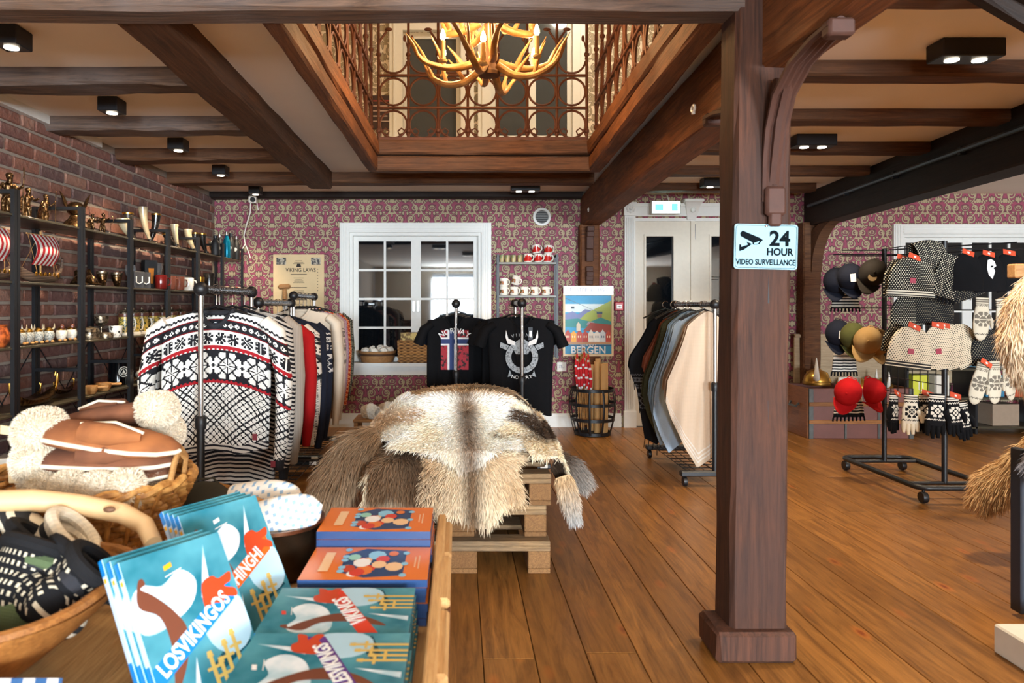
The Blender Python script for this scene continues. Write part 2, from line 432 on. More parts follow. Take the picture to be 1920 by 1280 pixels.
# gallery opening: two stacked timbers on each side
for lay, (za, zb, dx) in enumerate(((2.16, 2.265, 0.0), (2.275, 2.38, 0.012))):
    w = ('lower', 'upper')[lay]; up = 0.04 if lay == 0 else 0.012
    beam('%s timber of the gallery opening, left side' % w, (OX0n-0.035+dx, OY0-0.03, (za+zb)/2+up), (OX0f-0.035+dx, OY1+0.05, (za+zb)/2), 0.075, zb-za, 'beam_red')
    beam('%s timber of the gallery opening, right side' % w, (OX1n+0.05-dx, OY0-0.03, (za+zb)/2+up), (OX1f+0.05-dx, OY1+0.05, (za+zb)/2), 0.10, zb-za, 'beam_red')
    beam('%s timber of the gallery opening, back side' % w, (OX0f-0.06, OY1+0.045-dx, (za+zb)/2), (OX1f+0.02, OY1+0.045-dx, (za+zb)/2), 0.09, zb-za, 'beam')
beam('large warm brown beam from the column to the back wall', (1.125, 2.44, 2.12), (1.29, BW, 2.12), 0.18, 0.29, 'beam_red', jit=0.005)
beam('short warm beam leaving the column towards the viewer', (1.105, 0.6, 2.15), (1.105, 2.36, 2.15), 0.15, 0.29, 'beam_red')
bd = beam('dark beam on the right with a blue-grey cable rail', (2.90, 1.2, 2.14), (3.51, BW, 2.14), 0.20, 0.34, 'beam_dark')
rail = MB().tube([(0.3, 0.125, 0.02), (2.5, 0.125, 0.02), (5.5, 0.125, 0.015)], 0.016, 8).build('cable_rail', plain('blue grey pipe', (60, 78, 92), 0.4, 0.3), bd)
for q in range(6): part('clip', MB().box((0, 0, 0), (0.03, 0.04, 0.05)).build('clip', M['black_metal'], bd).data, bd, (0.7+q*0.8, 0.115, 0.015)) if q else None
for o in list(bd.children):
    if o.name.startswith('clip') and o.location.length < 1e-6: o.location = (0.7, 0.115, 0.015)
beam('sloping black-brown stringer in the upper right corner', (1.42, 2.25, 2.36), (2.75, 2.25, 1.62), 0.06, 0.05, 'beam_dark')
beam('black stair soffit board above the sloping stringer', (1.75, 2.28, 2.42), (2.95, 2.28, 1.75), 0.10, 0.32, 'beam_dark')
# ================================================================== POSTS
def post(label, x0, x1, y0, y1, z0, z1, mat='post', lean=0.0, name='column'):
    rs = []; n = 14; c = 0.014
    for i in range(n+1):
        z = z0+(z1-z0)*i/n; dx = lean*i/n
        pr = [(x0+c, y0), (x1-c, y0), (x1, y0+c), (x1, y1-c), (x1-c, y1), (x0+c, y1), (x0, y1-c), (x0, y0+c)]
        rs.append([(a+dx+(rng.random()-.5)*0.007, b+(rng.random()-.5)*0.006, z) for a, b in pr])
    return tag(MB().rings(rs).build(name, M[mat], smooth=False), label, 'column', kind='structure')
col = post('dark wooden column carrying the video surveillance sign', 0.922, 1.118, 2.35, 2.50, 0.10, 2.42, lean=0.02)
b = MB().bevbox((0.9995, 2.41, 0.052), (0.27, 0.19, 0.103), 0.012); b.v = [(p[0]+(rng.random()-.5)*.006, p[1], p[2]) for p in b.v]
b.build('column_base', M['post'], col)
crack = MB().prism([(1.050, 2.3495, 1.30), (1.056, 2.3495, 1.10), (1.048, 2.3495, 0.95), (1.054, 2.3495, 0.60), (1.046, 2.3495, 0.95), (1.045, 2.3495, 1.12)], (0, 0.004, 0)).build('crack', M['black'], col, smooth=False)
M['bracket'] = plain('worn red brown casting', (70, 40, 28), 0.7, 0.0, 0.3, 20, bump=0.2)
def bracket(parent, sgn, name='bracket', x=1.065, y0=2.35, zt=1.985):
    mb = MB(); pts = [(2.352, 1.56), (2.345, 1.70), (2.325, 1.80), (2.27, 1.90), (2.16, 1.965), (2.03, 1.99), (1.93, 1.995)]
    f = lambda p: (x, y0+(2.35-p[0])*-sgn if sgn > 0 else 2.5+(2.35-p[0]), p[1]-1.995+zt)
    for dx in (-0.028, -0.009, 0.009, 0.028):
        mb.tube([Vector(f(p))+Vector((dx, 0, 0)) for p in pts], 0.012, 6)
    p2 = [(2.35, 1.62), (2.30, 1.82), (2.23, 1.94), (2.1, 1.995), (1.93, 2.0)]
    mb.tube([f(p) for p in p2], 0.018, 6)
    mb.tube([Vector(f((2.325+0.022*math.cos(a), 1.90+0.065*math.sin(a)))) for a in np.linspace(0, 2*PI, 14)[:-1]], 0.010, 6, closed=True)
    mb.bevbox(Vector(f((1.945, 1.985))), (0.075, 0.05, 0.05), 0.008)
    mb.bevbox(Vector(f((2.335, 1.56))), (0.07, 0.03, 0.10), 0.01).bevbox(Vector(f((2.335, 1.50))), (0.045, 0.022, 0.05), 0.008)
    return mb.build(name, M['bracket'], parent)
bracket(col, 1); bracket(col, -1)
pb = post('brown post with carved corbel behind the Bergen poster', 1.175, 1.365, BW-0.14, BW, 0, 1.98, 'beam_red', name='column')
cb = MB()
for q, (z, d) in enumerate(((1.93, 0.10), (1.88, 0.085), (1.80, 0.06), (1.68, 0.045), (1.55, 0.04), (1.50, 0.06), (1.46, 0.045), (1.42, 0.03))):
    cb.bevbox((1.26, BW-0.14-d/2, z), (0.07, d, 0.05 if q not in (2, 3) else 0.12), 0.006)
cb.build('corbel', M['bracket'], pb)
pr_ = post('dark post with curved brace beside the hat stand', 3.33, 3.50, BW-0.15, BW, 0, 2.0, 'beam', name='column')
mb = MB(); arc = [(3.45, BW-0.16-0.42*(1-math.cos(t)), 1.52+0.46*math.sin(t)) for t in np.linspace(0, PI/2, 10)]
rs = [[(p[0]-0.05, p[1], p[2]), (p[0]+0.05, p[1], p[2]), (p[0]+0.05, BW-0.12 if i < 6 else p[1], max(p[2]+0.03, 1.55) if i < 6 else 2.0), (p[0]-0.05, BW-0.12 if i < 6 else p[1], max(p[2]+0.03, 1.55) if i < 6 else 2.0)] for i, p in enumerate(arc)]
mb.rings(rs).build('brace', M['beam'], pr_)
# ================================================================== BACK WINDOW AND DOUBLE DOOR
def window(idx, label, hole, cols, rows, sashes, trim=0.095, sill=True):
    x0, x1, z0, z1 = hole; w = thing('window_%d' % idx, label, 'window', (0, 0, 0), kind='structure'); t = trim
    mb = MB()
    for a, b, c, d in ((x0-t, x0, z0-t, z1+t), (x1, x1+t, z0-t, z1+t), (x0, x1, z1, z1+t)):
        mb.bb(a, b, BW-0.03, BW+0.02, c, d)
        for q in (0.2, 0.45, 0.7):   # fluting
            if b-a < d-c: mb.bb(a+(b-a)*q-0.006, a+(b-a)*q+0.006, BW-0.037, BW-0.03, c+0.01, d-0.01)
            else: mb.bb(a, b, BW-0.0365, BW-0.03, c+(d-c)*q-0.006, c+(d-c)*q+0.006)
    mb.build('window_casing', M['white'], w, smooth=False)
    MB().bb(x0-t-0.01, x1+t+0.01, BW-0.11, BW+0.1, z0-0.035, z0).bb(x0-t, x1+t, BW-0.03, BW, z0-t-0.03, z0-0.035).build('window_sill', M['white'], w, smooth=False)
    MB().bb(x0, x0+0.03, BW, BW+0.1, z0, z1).bb(x1-0.03, x1, BW, BW+0.1, z0, z1).bb(x0+0.03, x1-0.03, BW+0.001, BW+0.1, z1-0.03, z1).build('reveal', M['white'], w, smooth=False)
    sw = (x1-x0-0.06)/sashes
    for s_ in range(sashes):
        a = x0+0.03+s_*sw; b = a+sw; fr = 0.048
        f = MB().bb(a, a+fr, BW+0.06, BW+0.10, z0, z1-0.03).bb(b-fr, b, BW+0.06, BW+0.10, z0, z1-0.03).bb(a+fr, b-fr, BW+0.061, BW+0.10, z0, z0+fr).bb(a+fr, b-fr, BW+0.061, BW+0.10, z1-0.03-fr, z1-0.03)
        for q in range(1, cols): xx = a+fr+(b-a-2*fr)*q/cols; f.bb(xx-0.011, xx+0.011, BW+0.065, BW+0.095, z0+fr, z1-0.03-fr)
        for q in range(1, rows): zz = z0+fr+(z1-0.03-z0-2*fr)*q/rows; f.bb(a+fr, b-fr, BW+0.0665, BW+0.094, zz-0.011, zz+0.011)
        so = f.build('sash', M['white'], w, smooth=False)
        for q in range(cols):
            for r in range(rows):
                pa = a+fr+(b-a-2*fr)*q/cols; pb_ = a+fr+(b-a-2*fr)*(q+1)/cols
                za = z0+fr+(z1-0.03-z0-2*fr)*r/rows; zb = z0+fr+(z1-0.03-z0-2*fr)*(r+1)/rows
                MB().bb(pa, pb_, BW+0.078, BW+0.084, za, zb).build('pane', M['dark_glass'], so, smooth=False)
        MB().bb(b-0.03 if s_ == 0 else a+0.015, b-0.015 if s_ == 0 else a+0.03, BW+0.045, BW+0.06, z0+0.5, z0+0.6).build('latch', M['chrome'], so)
    return w
window(1, 'white framed window with small dark panes and baskets on its sill', BWIN, 2, 4, 2)
window(2, 'white framed window half hidden behind the hat stand', RWIN, 3, 3, 2)
dr = thing('door_1', 'cream double door with tall dark panes under the exit sign', 'door', (0, 0, 0), kind='structure')
mb = MB()
for a, b in ((1.63, 1.735), (2.885, 2.99)):
    mb.bb(a, b, BW-0.035, BW+0.02, 0, 2.08)
    for q in (0.2, 0.4, 0.6, 0.8): mb.cyl((a+(b-a)*q, BW-0.036, 0.18), (a+(b-a)*q, BW-0.036, 2.06), 0.008, 6)
    mb.bb(a-0.008, b+0.008, BW-0.045, BW, 0, 0.16)
mb.build('door_casing', M['white'], dr)
for a in (1.6825, 2.9375):
    mb = MB().bb(a-0.062, a+0.062, BW-0.055, BW, 2.08, 2.21)
    for q in range(8):
        t = q*PI/4; mb.sph((a+0.03*math.cos(t), BW-0.056, 2.145+0.03*math.sin(t)), 0.016, 8, 5, sc=(1, 0.5, 1))
    mb.sph((a, BW-0.058, 2.145), 0.014, 8, 6); mb.build('rosette_block', M['white'], dr)
MB().bb(1.735, 2.885, BW-0.035, BW, 2.075, 2.19).bb(1.735, 2.885, BW-0.045, BW, 2.17, 2.2).bb(1.735, 2.885, BW, BW+0.12, 2.03, 2.06).build('door_head', M['white'], dr, smooth=False)
for s_ in range(2):
    a = 1.737+s_*0.574; b = a+0.571; y0, y1 = BW+0.02, BW+0.065
    g0, g1, gz0, gz1 = a+0.125, b-0.165+s_*0.04, 0.98, 1.88
    g0, g1 = (a+0.115, a+0.385) if s_ == 0 else (a+0.185, a+0.455)
    f = MB().bb(a, g0, y0, y1, 0.005, 2.03).bb(g1, b, y0, y1, 0.005, 2.03).bb(g0, g1, y0, y1, 0.005, gz0).bb(g0, g1, y0, y1, gz1, 2.03)
    for (u0, u1, w0, w1) in ((g0, g1, gz0, gz1),):
        f.bb(u0-0.02, u0, y0-0.012, y0, w0-0.02, w1+0.02).bb(u1, u1+0.02, y0-0.012, y0, w0-0.02, w1+0.02).bb(u0, u1, y0-0.012, y0, w0-0.02, w0).bb(u0, u1, y0-0.012, y0, w1, w1+0.02)
    if s_ == 1: f.bb(a-0.02, a+0.02, y0-0.02, y0, 0.01, 2.03)
    leaf = f.build('door_leaf', M['cream_door'], dr, smooth=False)
    MB().bb(g0, g1, y0+0.02, y0+0.026, gz0, gz1).build('pane', M['dark_glass'], leaf, smooth=False)
    pn = MB().bevbox(((g0+g1)/2, y0-0.004, 0.62), (g1-g0, 0.02, 0.42), 0.01).bevbox(((g0+g1)/2, y0-0.004, 0.20), (g1-g0, 0.02, 0.24), 0.01)
    pn.build('raised_panel', M['cream_door'], leaf, smooth=False)
    if s_ == 1:
        MB().bevbox((a+0.0, y0-0.03, 1.02), (0.12, 0.035, 0.075), 0.006).build('lock_case', plain('brass lock', (120, 104, 66), 0.4, 0.7), leaf)
        MB().bb(a+0.02, a+0.03, y0-0.012, y0, 1.85, 2.0).build('bolt', M['chrome'], leaf, smooth=False)
# ================================================================== ROOM ABOVE (seen through the opening)
UT = 4.9
wall_xz('wall_upper_back', BW, BW+0.2, LW, RW, ZU, UT, [(-0.55, 0.02, 2.75, 3.9), (0.32, 1.12, 2.82, 4.2)], M['paper_up'], 'upstairs wall papered in white and gold damask')
tag(MB().bb(LW-0.2, LW, 1.0, BW, ZU, UT).bb(RW-2, RW-1.8, 1.0, BW, ZU, UT).bb(LW, RW-1.8, 0.9, 1.0, ZU, UT).build('wall_upper', M['ceil'], smooth=False), 'plain upstairs walls above the shop', 'wall', kind='structure')
tag(MB().bb(LW-0.2, RW-1.8, 0.9, BW+0.2, UT, UT+0.1).build('ceiling_upper', M['ceil'], smooth=False), 'ceiling of the gallery above', 'ceiling', kind='structure')
def upwin(idx, label, x0, x1, z0, z1, mull):
    w = thing('window_%d' % idx, label, 'window', (0, 0, 0), kind='structure'); t = 0.13
    MB().bb(x0-t, x0, BW-0.04, BW+0.02, z0-t, z1+t).bb(x1, x1+t, BW-0.04, BW+0.02, z0-t, z1+t).bb(x0, x1, BW-0.039, BW+0.02, z0-t, z0).bb(x0, x1, BW-0.039, BW+0.02, z1, z1+t).bb(x0-t+0.04, x0-t+0.055, BW-0.05, BW, z0-t, z1+t).bb(x1+t-0.055, x1+t-0.04, BW-0.05, BW, z0-t, z1+t).build('window_casing', M['white'], w, smooth=False)
    xs = [x0]+[x0+(x1-x0)*q/(mull+1) for q in range(1, mull+1)]+[x1]
    for a, b in zip(xs[:-1], xs[1:]):
        s = MB().bb(a, a+0.045, BW+0.03, BW+0.07, z0, z1).bb(b-0.045, b, BW+0.03, BW+0.07, z0, z1).bb(a+0.045, b-0.045, BW+0.031, BW+0.07, z0, z0+0.06).bb(a+0.045, b-0.045, BW+0.031, BW+0.07, z1-0.06, z1).build('sash', M['white'], w, smooth=False)
        MB().bb(a+0.045, b-0.045, BW+0.045, BW+0.05, z0+0.06, z1-0.06).build('pane', plain('grey upstairs pane', (60, 66, 70), 0.08, var=0.05), s, smooth=False)
upwin(3, 'upstairs window with dark panes behind the iron railing, right of the other', 0.32, 1.12, 2.82, 4.2, 1)
upwin(4, 'upstairs window with grey pane in the corner beside the notice board', -0.55, 0.02, 2.75, 3.9, 0)
nb = MB().bb(-0.88, -0.62, BW-0.03, BW-0.005, 2.93, 3.26).build('notice_board', plain('dark menu board', (52, 34, 34), 0.5)); tag(nb, 'small dark notice with red and white lines upstairs', 'notice')
for q in range(5): MB().bb(-0.84, -0.68-0.02*(q % 2), BW-0.033, BW-0.03, 3.20-q*0.05, 3.212-q*0.05).build('text_line', plain('pale print', (170, 150, 140)) if q else plain('red print', (150, 50, 40)), nb, smooth=False)
# ------------------------------------------------ iron railing
def ring_mesh(r, t):
    o = MB().tube([(r*math.cos(a), 0, r*math.sin(a)) for a in np.linspace(0, 2*PI, 21)[:-1]], t, 6, closed=True).build('ring', M['rust']); d = o.data; bpy.data.objects.remove(o); return d
RG = ring_mesh(0.098, 0.0085)
o = MB().cyl((0, 0, 0), (0, 0, 1.02), 0.011, 6).sph((0, 0, 0.07), 0.02, 8, 5).sph((0, 0, 0.62), 0.02, 8, 5).sph((0, 0, 1.03), 0.022, 8, 6).build('upright', M['rust']); UP = o.data; bpy.data.objects.remove(o)
o = MB().tube([(0.10*math.cos(a), 0, 0.10*math.sin(a)) for a in np.linspace(-PI*0.95, -0.05*PI, 12)]+[(0.115, 0, 0.05), (0.10, 0, 0.13), (0.05, 0, 0.20)], 0.0085, 6).tube([(-0.10, 0, 0), (-0.11, 0, 0.05), (-0.085, 0, 0.14)], [0.0085, 0.007, 0.004], 6).sph((0.035, 0, 0.215), 0.028, 8, 6, sc=(1, 0.35, 0.5)).sph((-0.08, 0, 0.15), 0.024, 8, 6, sc=(0.5, 0.35, 1.0)).build('scroll', M['rust']); SCR = o.data; bpy.data.objects.remove(o)
o = MB().tube([(0, 0, 0), (0.02, 0, 0.05), (0.05, 0, 0.07), (0.075, 0, 0.05), (0.065, 0, 0.025), (0.045, 0, 0.03)], 0.006, 6).build('curl', M['rust']); CURL = o.data; bpy.data.objects.remove(o)
def railing(label, loc, rz, n, pitch):
    r = thing('iron_railing', label, 'railing', loc, rz, 'rusty railings around the gallery opening'); L = n*pitch
    for z, t in ((0.012, 0.016), (0.235, 0.010), (0.468, 0.010), (0.985, 0.014)):
        MB().bevbox((L/2, 0, z), (L, 0.03, t*1.6), 0.003).build('rail', M['rust'], r, smooth=False)
    for i in range(n+1): part('upright', UP, r, (i*pitch, 0, 0))
    for i in range(n):
        for z in (0.118, 0.352): part('ring', RG, r, ((i+0.5)*pitch, 0, z))
        part('scroll', SCR, r, ((i+0.5)*pitch, 0, 0.585), scale=(1 if i % 2 else -1, 1, 1))
        part('curl', CURL, r, (i*pitch, 0.0, 0.02), scale=(1, 1, 1)); part('curl', CURL, r, ((i+1)*pitch, 0.0, 0.02), scale=(-1, 1, 1))
    return r
railing('rusty ring railing along the back of the gallery opening', (OX0f+0.005, OY1+0.03, ZU), 0, 7, 0.2135)
railing('rusty ring railing on the left of the gallery opening', (OX0n-0.035, OY0, ZU), PI/2-math.atan2(OX0f-OX0n, OY1-OY0), 10, 0.238)
railing('rusty ring railing on the right of the gallery opening', (OX1n+0.04, OY0, ZU), PI/2-math.atan2(OX1f-OX1n, OY1-OY0), 10, 0.238)
# ================================================================== CEILING DOWNLIGHTS
M['lamp_glow'] = Mat('lit lamp lens', 0.4).color((1, 0.9, 0.75)).emit((1.0, 0.86, 0.66), 9).m
def downlight(label, x, y, n, power, h=0.075, w=0.105, tilt=(0, 0), cone=95, z=ZC):
    t = thing('ceiling_spotlight', label, 'ceiling light', (x, y, z), 0, 'black box spotlights on the ceiling')
    W = w*n+(0.05 if n > 1 else 0)
    MB().bevbox((0, 0, -h/2), (W, 0.11, h), 0.004).build('housing', M['black_metal'], t, smooth=False)
    for i in range(n):
        cx = (i-(n-1)/2)*w*1.1
        MB().lathe([(0.027, 0), (0.027, -0.004), (0.0, -0.004)], (cx, 0, -h), 14).build('lens', M['lamp_glow'], t)
        l = bpy.data.lights.new('spot_lamp', 'SPOT'); l.energy = power; l.color = (1.0, 0.80, 0.56); l.spot_size = math.radians(cone); l.spot_blend = 0.7; l.shadow_soft_size = 0.035
        lo = bpy.data.objects.new('spot_lamp', l); COL.objects.link(lo); lo.parent = t; lo.location = (cx, 0, -h-0.012); lo.rotation_euler = (tilt[0], tilt[1], 0)
    return t
for lab, x, y, n, p in (('black box spotlight in the top left corner', -1.78, 2.76, 1, 70), ('black box spotlight between the first two joists', -1.85, 3.70, 1, 70),
                        ('black box spotlight between the second and third joist', -1.86, 4.60, 1, 70), ('black box spotlight near the far end of the brick wall', -1.88, 5.48, 1, 65),
                        ('black box spotlight above the security camera', -1.88, 6.42, 1, 45), ('flat twin spotlight close to the back wall', 0.60, 6.25, 2, 28),
                        ('large black twin spotlight beside the sloping stringer', 2.12, 2.90, 2, 55), ('black twin spotlight just right of the column', 2.30, 4.50, 2, 48),
                        ('black twin spotlight in front of the exit sign', 2.24, 6.02, 2, 32)):
    downlight(lab, x, y, n, p, tilt=(0, 0.30) if x < -1 else (0, 0))
for lab, x, y, n, p in (('twin spotlight above the book table', -0.35, 1.25, 2, 6), ('spotlight above the slipper basket', -1.25, 1.35, 1, 9),
                        ('twin spotlight over the open floor', 2.2, 1.2, 2, 55), ('twin spotlight at the front of the shop', 0.2, -0.6, 2, 24),
                        ('twin spotlight over the right aisle', 4.2, 4.6, 2, 60), ('twin spotlight in the far right corner', 4.9, 2.6, 2, 50)):
    downlight(lab, x, y, n, p)  # out-of-view spotlights; all but the two above the table added for light
# ================================================================== SHELVES ALONG THE BRICK WALL
M['shelf'] = plain('dark olive shelf board', (66, 60, 46), 0.35, 0.1, 0.15)
M['bronze'] = Mat('antique bronze', 0.32, 0.9); M['bronze'].coords()
_n = M['bronze'].noise(M['bronze'].vec, 70, 3); M['bronze'].color(M['bronze'].ramp(_n, [(0.35, lin(40, 28, 18)), (0.6, lin(112, 82, 50)), (0.8, lin(176, 142, 98))])); M['bronze'] = M['bronze'].m
def stripes(name, ca, cb, axis=0, per=0.02, duty=0.5, rough=0.6, off=0.0):
    m = Mat(name, rough); c = m.coords()[axis]; m.color(m.mix(((c+off)/per).fr().lt(duty), lin(*ca), lin(*cb))); return m.m
def mottled(name, ca, cb, scale=40, lo=0.45, hi=0.55, rough=0.5, metal=0.0, dist=0.0):
    m = Mat(name, rough, metal); m.coords(); n = m.noise(m.vec, scale, 3, 0.5, dist); m.color(m.ramp(n, [(lo, lin(*ca)), (hi, lin(*cb))])); return m.m
M['horn_dark'] = mottled('dark polished horn', (24, 20, 18), (92, 80, 66), 14, 0.5, 0.75, 0.22)
M['horn_pale'] = mottled('pale polished horn', (176, 160, 128), (60, 50, 42), 9, 0.5, 0.72, 0.25)
M['gold_metal'] = plain('brass', (196, 150, 70), 0.28, 1.0, 0.15)
M['pewter'] = mottled('engraved pewter', (70, 60, 50), (176, 156, 128), 60, 0.4, 0.65, 0.35, 0.8)
M['wood_lt'] = wood('pale birch', (176, 122, 66), (222, 172, 110), 0, 3, 0.5)
M['crate'] = wood('pale crate wood', (150, 104, 62), (206, 160, 108), 0, 2, 0.6)
SHX0, SHX1 = LW+0.045, LW+0.30
SZ = [1.635, 1.315, 1.0, 0.68, 0.36, 0.06]
U0, UP_ = 3.30, 0.578
units = ['shelving unit closest to the viewer, at the picture edge', 'shelving unit with the striped-sail ship', 'shelving unit with the bow-legged archer figure', 'shelving unit with drinking horns on top', 'shelving unit holding brown mugs', 'shelving unit behind the first sweater rack', 'shelving unit in the far corner with bottles']
pm = MB().box((0, 0, 0.875), (0.02, 0.02, 1.75)).build('post', M['black_metal']); PM = pm.data; bpy.data.objects.remove(pm)
sm = MB().bevbox((0, 0, 0), (SHX1-SHX0, UP_-0.03, 0.012), 0.002).build('shelf', M['shelf']); SM = sm.data; bpy.data.objects.remove(sm)
for i in range(7):
    y0 = U0+(i-1)*UP_; y1 = y0+UP_
    t = thing('shelf_unit', 'black metal '+units[i], 'shelf', ((SHX0+SHX1)/2, (y0+y1)/2, 0), 0, 'black metal shelving units by the brick wall')
    hx = (SHX1-SHX0)/2; hy = UP_/2-0.012
    for sx in (-1, 1):
        for sy in (-1, 1): part('post', PM, t, (sx*hx, sy*hy, 0))
    for z in SZ: part('shelf', SM, t, (0, 0, z-0.006))
    for sy in (-1, 1):
        for zz in (1.74, 0.84, 0.20): MB().box((0, sy*hy, zz), (2*hx, 0.018, 0.018)).build('side_rail', M['black_metal'], t, smooth=False)
    MB().cyl((-hx, -hy, 0.40), (-hx, hy, 0.98), 0.003, 6).cyl((-hx, hy, 0.40), (-hx, -hy, 0.98), 0.003, 6).build('cross_brace', M['black_metal'], t)
def sy_at(px, X=-2.25): return -X*F/(VX-px)
def on(px, shelf, X=-2.25, dz=0.0): return Vector((X, sy_at(px, X), SZ[shelf]+0.001+dz))
# ---- bronze figures: one continuous body each
def figurine(label, loc, h, seed, horns=False, bow=False, shield=False, spear=False, cape=False, rz=0.0):
    r = random.Random(seed); mb = MB(); q = h/0.2
    mb.lathe([(0.0, 0), (0.034, 0), (0.034, 0.008), (0.026, 0.014), (0, 0.014)], n=14)
    a = r.uniform(-.2, .2)
    hip = Vector((0, 0, 0.088)); ch = Vector((0.004, 0, 0.135)); nk = Vector((0.006, 0, 0.155)); hd = Vector((0.008, 0.0, 0.174))
    mb.tube([hip, (hip+ch)/2, ch, nk], [0.018, 0.017, 0.022, 0.009], 10); mb.sph(hd, 0.0145, 10, 8, sc=(1, .9, 1.15))
    for s in (-1, 1):
        mb.tube([hip+Vector((0.009*s, 0, -0.004)), Vector((0.014*s, -0.008*s*r.random(), 0.05)), Vector((0.016*s, 0.004*s, 0.014))], [0.013, 0.010, 0.008], 8)
        mb.box((0.017*s, -0.006, 0.016), (0.012, 0.024, 0.010))
        el = ch+Vector((0.034*s, -0.005, -0.012 if not (bow and s > 0) else 0.004)); wr = el+Vector((0.010*s, -0.024, 0.006+0.03*r.random() if s > 0 else -0.015))
        mb.tube([ch+Vector((0.018*s, 0, 0.010)), el, wr], [0.009, 0.0075, 0.006], 8); mb.sph(wr, 0.007, 8, 6)
    mb.lathe([(0.026, 0.055), (0.024, 0.075), (0.019, 0.095), (0.018, 0.1)], n=12, cap=False)
    mb.sph(hd+Vector((0, 0, 0.007)), 0.0165, 10, 6, sc=(1, 1, 0.8))
    mb.sph(hd+Vector((0, -0.012, -0.014)), 0.011, 8, 6, sc=(0.9, 0.7, 1.4))
    if horns:
        for s in (-1, 1): mb.tube([hd+Vector((0.012*s, 0, 0.010)), hd+Vector((0.026*s, 0, 0.018)), hd+Vector((0.030*s, 0, 0.036))], [0.005, 0.004, 0.0012], 6)
    if cape: mb.tube([nk+Vector((0, 0.012, 0)), Vector((0, 0.024, 0.1)), Vector((0, 0.032, 0.03))], [0.014, 0.026, 0.034], 10, flat=0.35)
    if bow: mb.tube([(0.062, -0.03, 0.10), (0.078, -0.034, 0.125), (0.08, -0.034, 0.15), (0.066, -0.03, 0.178)], 0.004, 6)
    if spear: mb.cyl((0.048, -0.03, 0.012), (0.052, -0.03, 0.205), 0.0035, 6); mb.sph((0.052, -0.03, 0.208), 0.008, 6, 6, sc=(0.6, 0.4, 1.8))
    o_sh = None
    mb.v = [(p[0]*q, p[1]*q, p[2]*q) for p in mb.v]
    o = mb.build('bronze_figurine', M['bronze']); o.location = loc; o.rotation_euler = (0, 0, rz)
    md = o.modifiers.new('weld', 'REMESH'); md.mode = 'VOXEL'; md.voxel_size = 0.0032*q; md.use_smooth_shade = True
    if shield:
        MB().lathe([(0.0, 0), (0.026*q, 0.002*q), (0.030*q, -0.002*q), (0.0, -0.004*q)], (-0.040*q, -0.034*q, 0.085*q), 16, axis='y').sph((-0.040*q, -0.034*q, 0.085*q), 0.007*q, 8, 6).build('shield', M['bronze'], o)
    return tag(o, label, 'figurine', 'bronze figures on the top shelf')
AZ = 0.9
figurine('tallest bronze warrior figure at the picture edge', on(14, 0, -2.25), 0.235, 1, spear=True, cape=True, rz=AZ)
figurine('bronze warrior with raised arm, next to the tallest figure', on(50, 0, -2.27), 0.19, 2, cape=True, shield=True, rz=AZ)
figurine('slim bronze robed figure standing left of the winged helmet', on(84, 0, -2.27), 0.18, 3, cape=True, spear=True, rz=AZ+0.4)
figurine('small bronze archer drawing a bow', on(192, 0, -2.25), 0.15, 4, bow=True, rz=AZ-0.3)
figurine('crouched bronze warrior with round shield beside the archer', on(172, 0, -2.21), 0.12, 5, shield=True, horns=True, rz=AZ)
w = thing('winged_helmet', 'bronze helmet bust with two upright wings', 'helmet', on(142, 0), AZ)
mb = MB().lathe([(0.0, 0), (0.07, 0), (0.075, 0.02), (0.06, 0.05), (0.035, 0.075), (0.03, 0.09), (0.044, 0.105), (0.05, 0.125), (0.045, 0.15), (0.025, 0.168), (0, 0.172)], n=20); mb.build('bust', M['bronze'], w)
for s in (-1, 1):
    MB().prism([(0.045*s, 0, 0.125), (0.062*s, 0, 0.15), (0.085*s, 0, 0.225), (0.058*s, 0, 0.19), (0.046*s, 0, 0.155)], (0, 0.012, 0)).build('wing', M['bronze'], w)
MB().lathe([(0.052, 0), (0.052, 0.012)], (0, 0, 0.118), 20).build('brow_band', M['gold_metal'], w)
def horn_mesh(L, r0, bend, mat, parent, name='horn', base=(0, 0, 0), n=9):
    pts = []; rad = []
    for i in range(n):
        t = i/(n-1); pts.append(Vector(base)+Vector((bend*(1-t)**2, 0, 0.022+(L-0.022)*t))); rad.append(r0*(0.28+0.72*t**0.8))
    o = MB().tube(pts, rad, 12).build(name, mat, parent)
    top = pts[-1]; MB().lathe([(r0*1.03, -0.012), (r0*1.05, 0.0), (r0*0.9, 0.002), (r0*0.85, -0.03)], top, 14, cap=False).build('rim', M['gold_metal'] if mat != M['horn_pale'] else M['horn_pale'], o)
    return o
hl = [(240, 'horn_dark', 0.19, 0.036, 0.03, 'black horn tankard with carved white knotwork'), (268, 'horn_pale', 0.26, 0.032, 0.05, 'tallest pale drinking horn standing upright'), (293, 'horn_dark', 0.24, 0.034, -0.05, 'glossy black drinking horn beside the tallest pale one'),
      (311, 'horn_dark', 0.13, 0.034, 0.08, 'squat black horn lying on its foot'), (327, 'horn_pale', 0.20, 0.030, 0.03, 'straight cream horn cup above the white feet'), (352, 'horn_pale', 0.19, 0.034, 0.06, 'brown-grey streaked horn leaning outward'),
      (366, 'horn_dark', 0.18, 0.034, -0.04, 'dark horn with grey streaks in the middle of the horns'), (379, 'horn_dark', 0.19, 0.036, 0.04, 'last big black horn before the cups'), (397, 'horn_pale', 0.14, 0.030, 0.02, 'small pale horn beside the travel cup')]
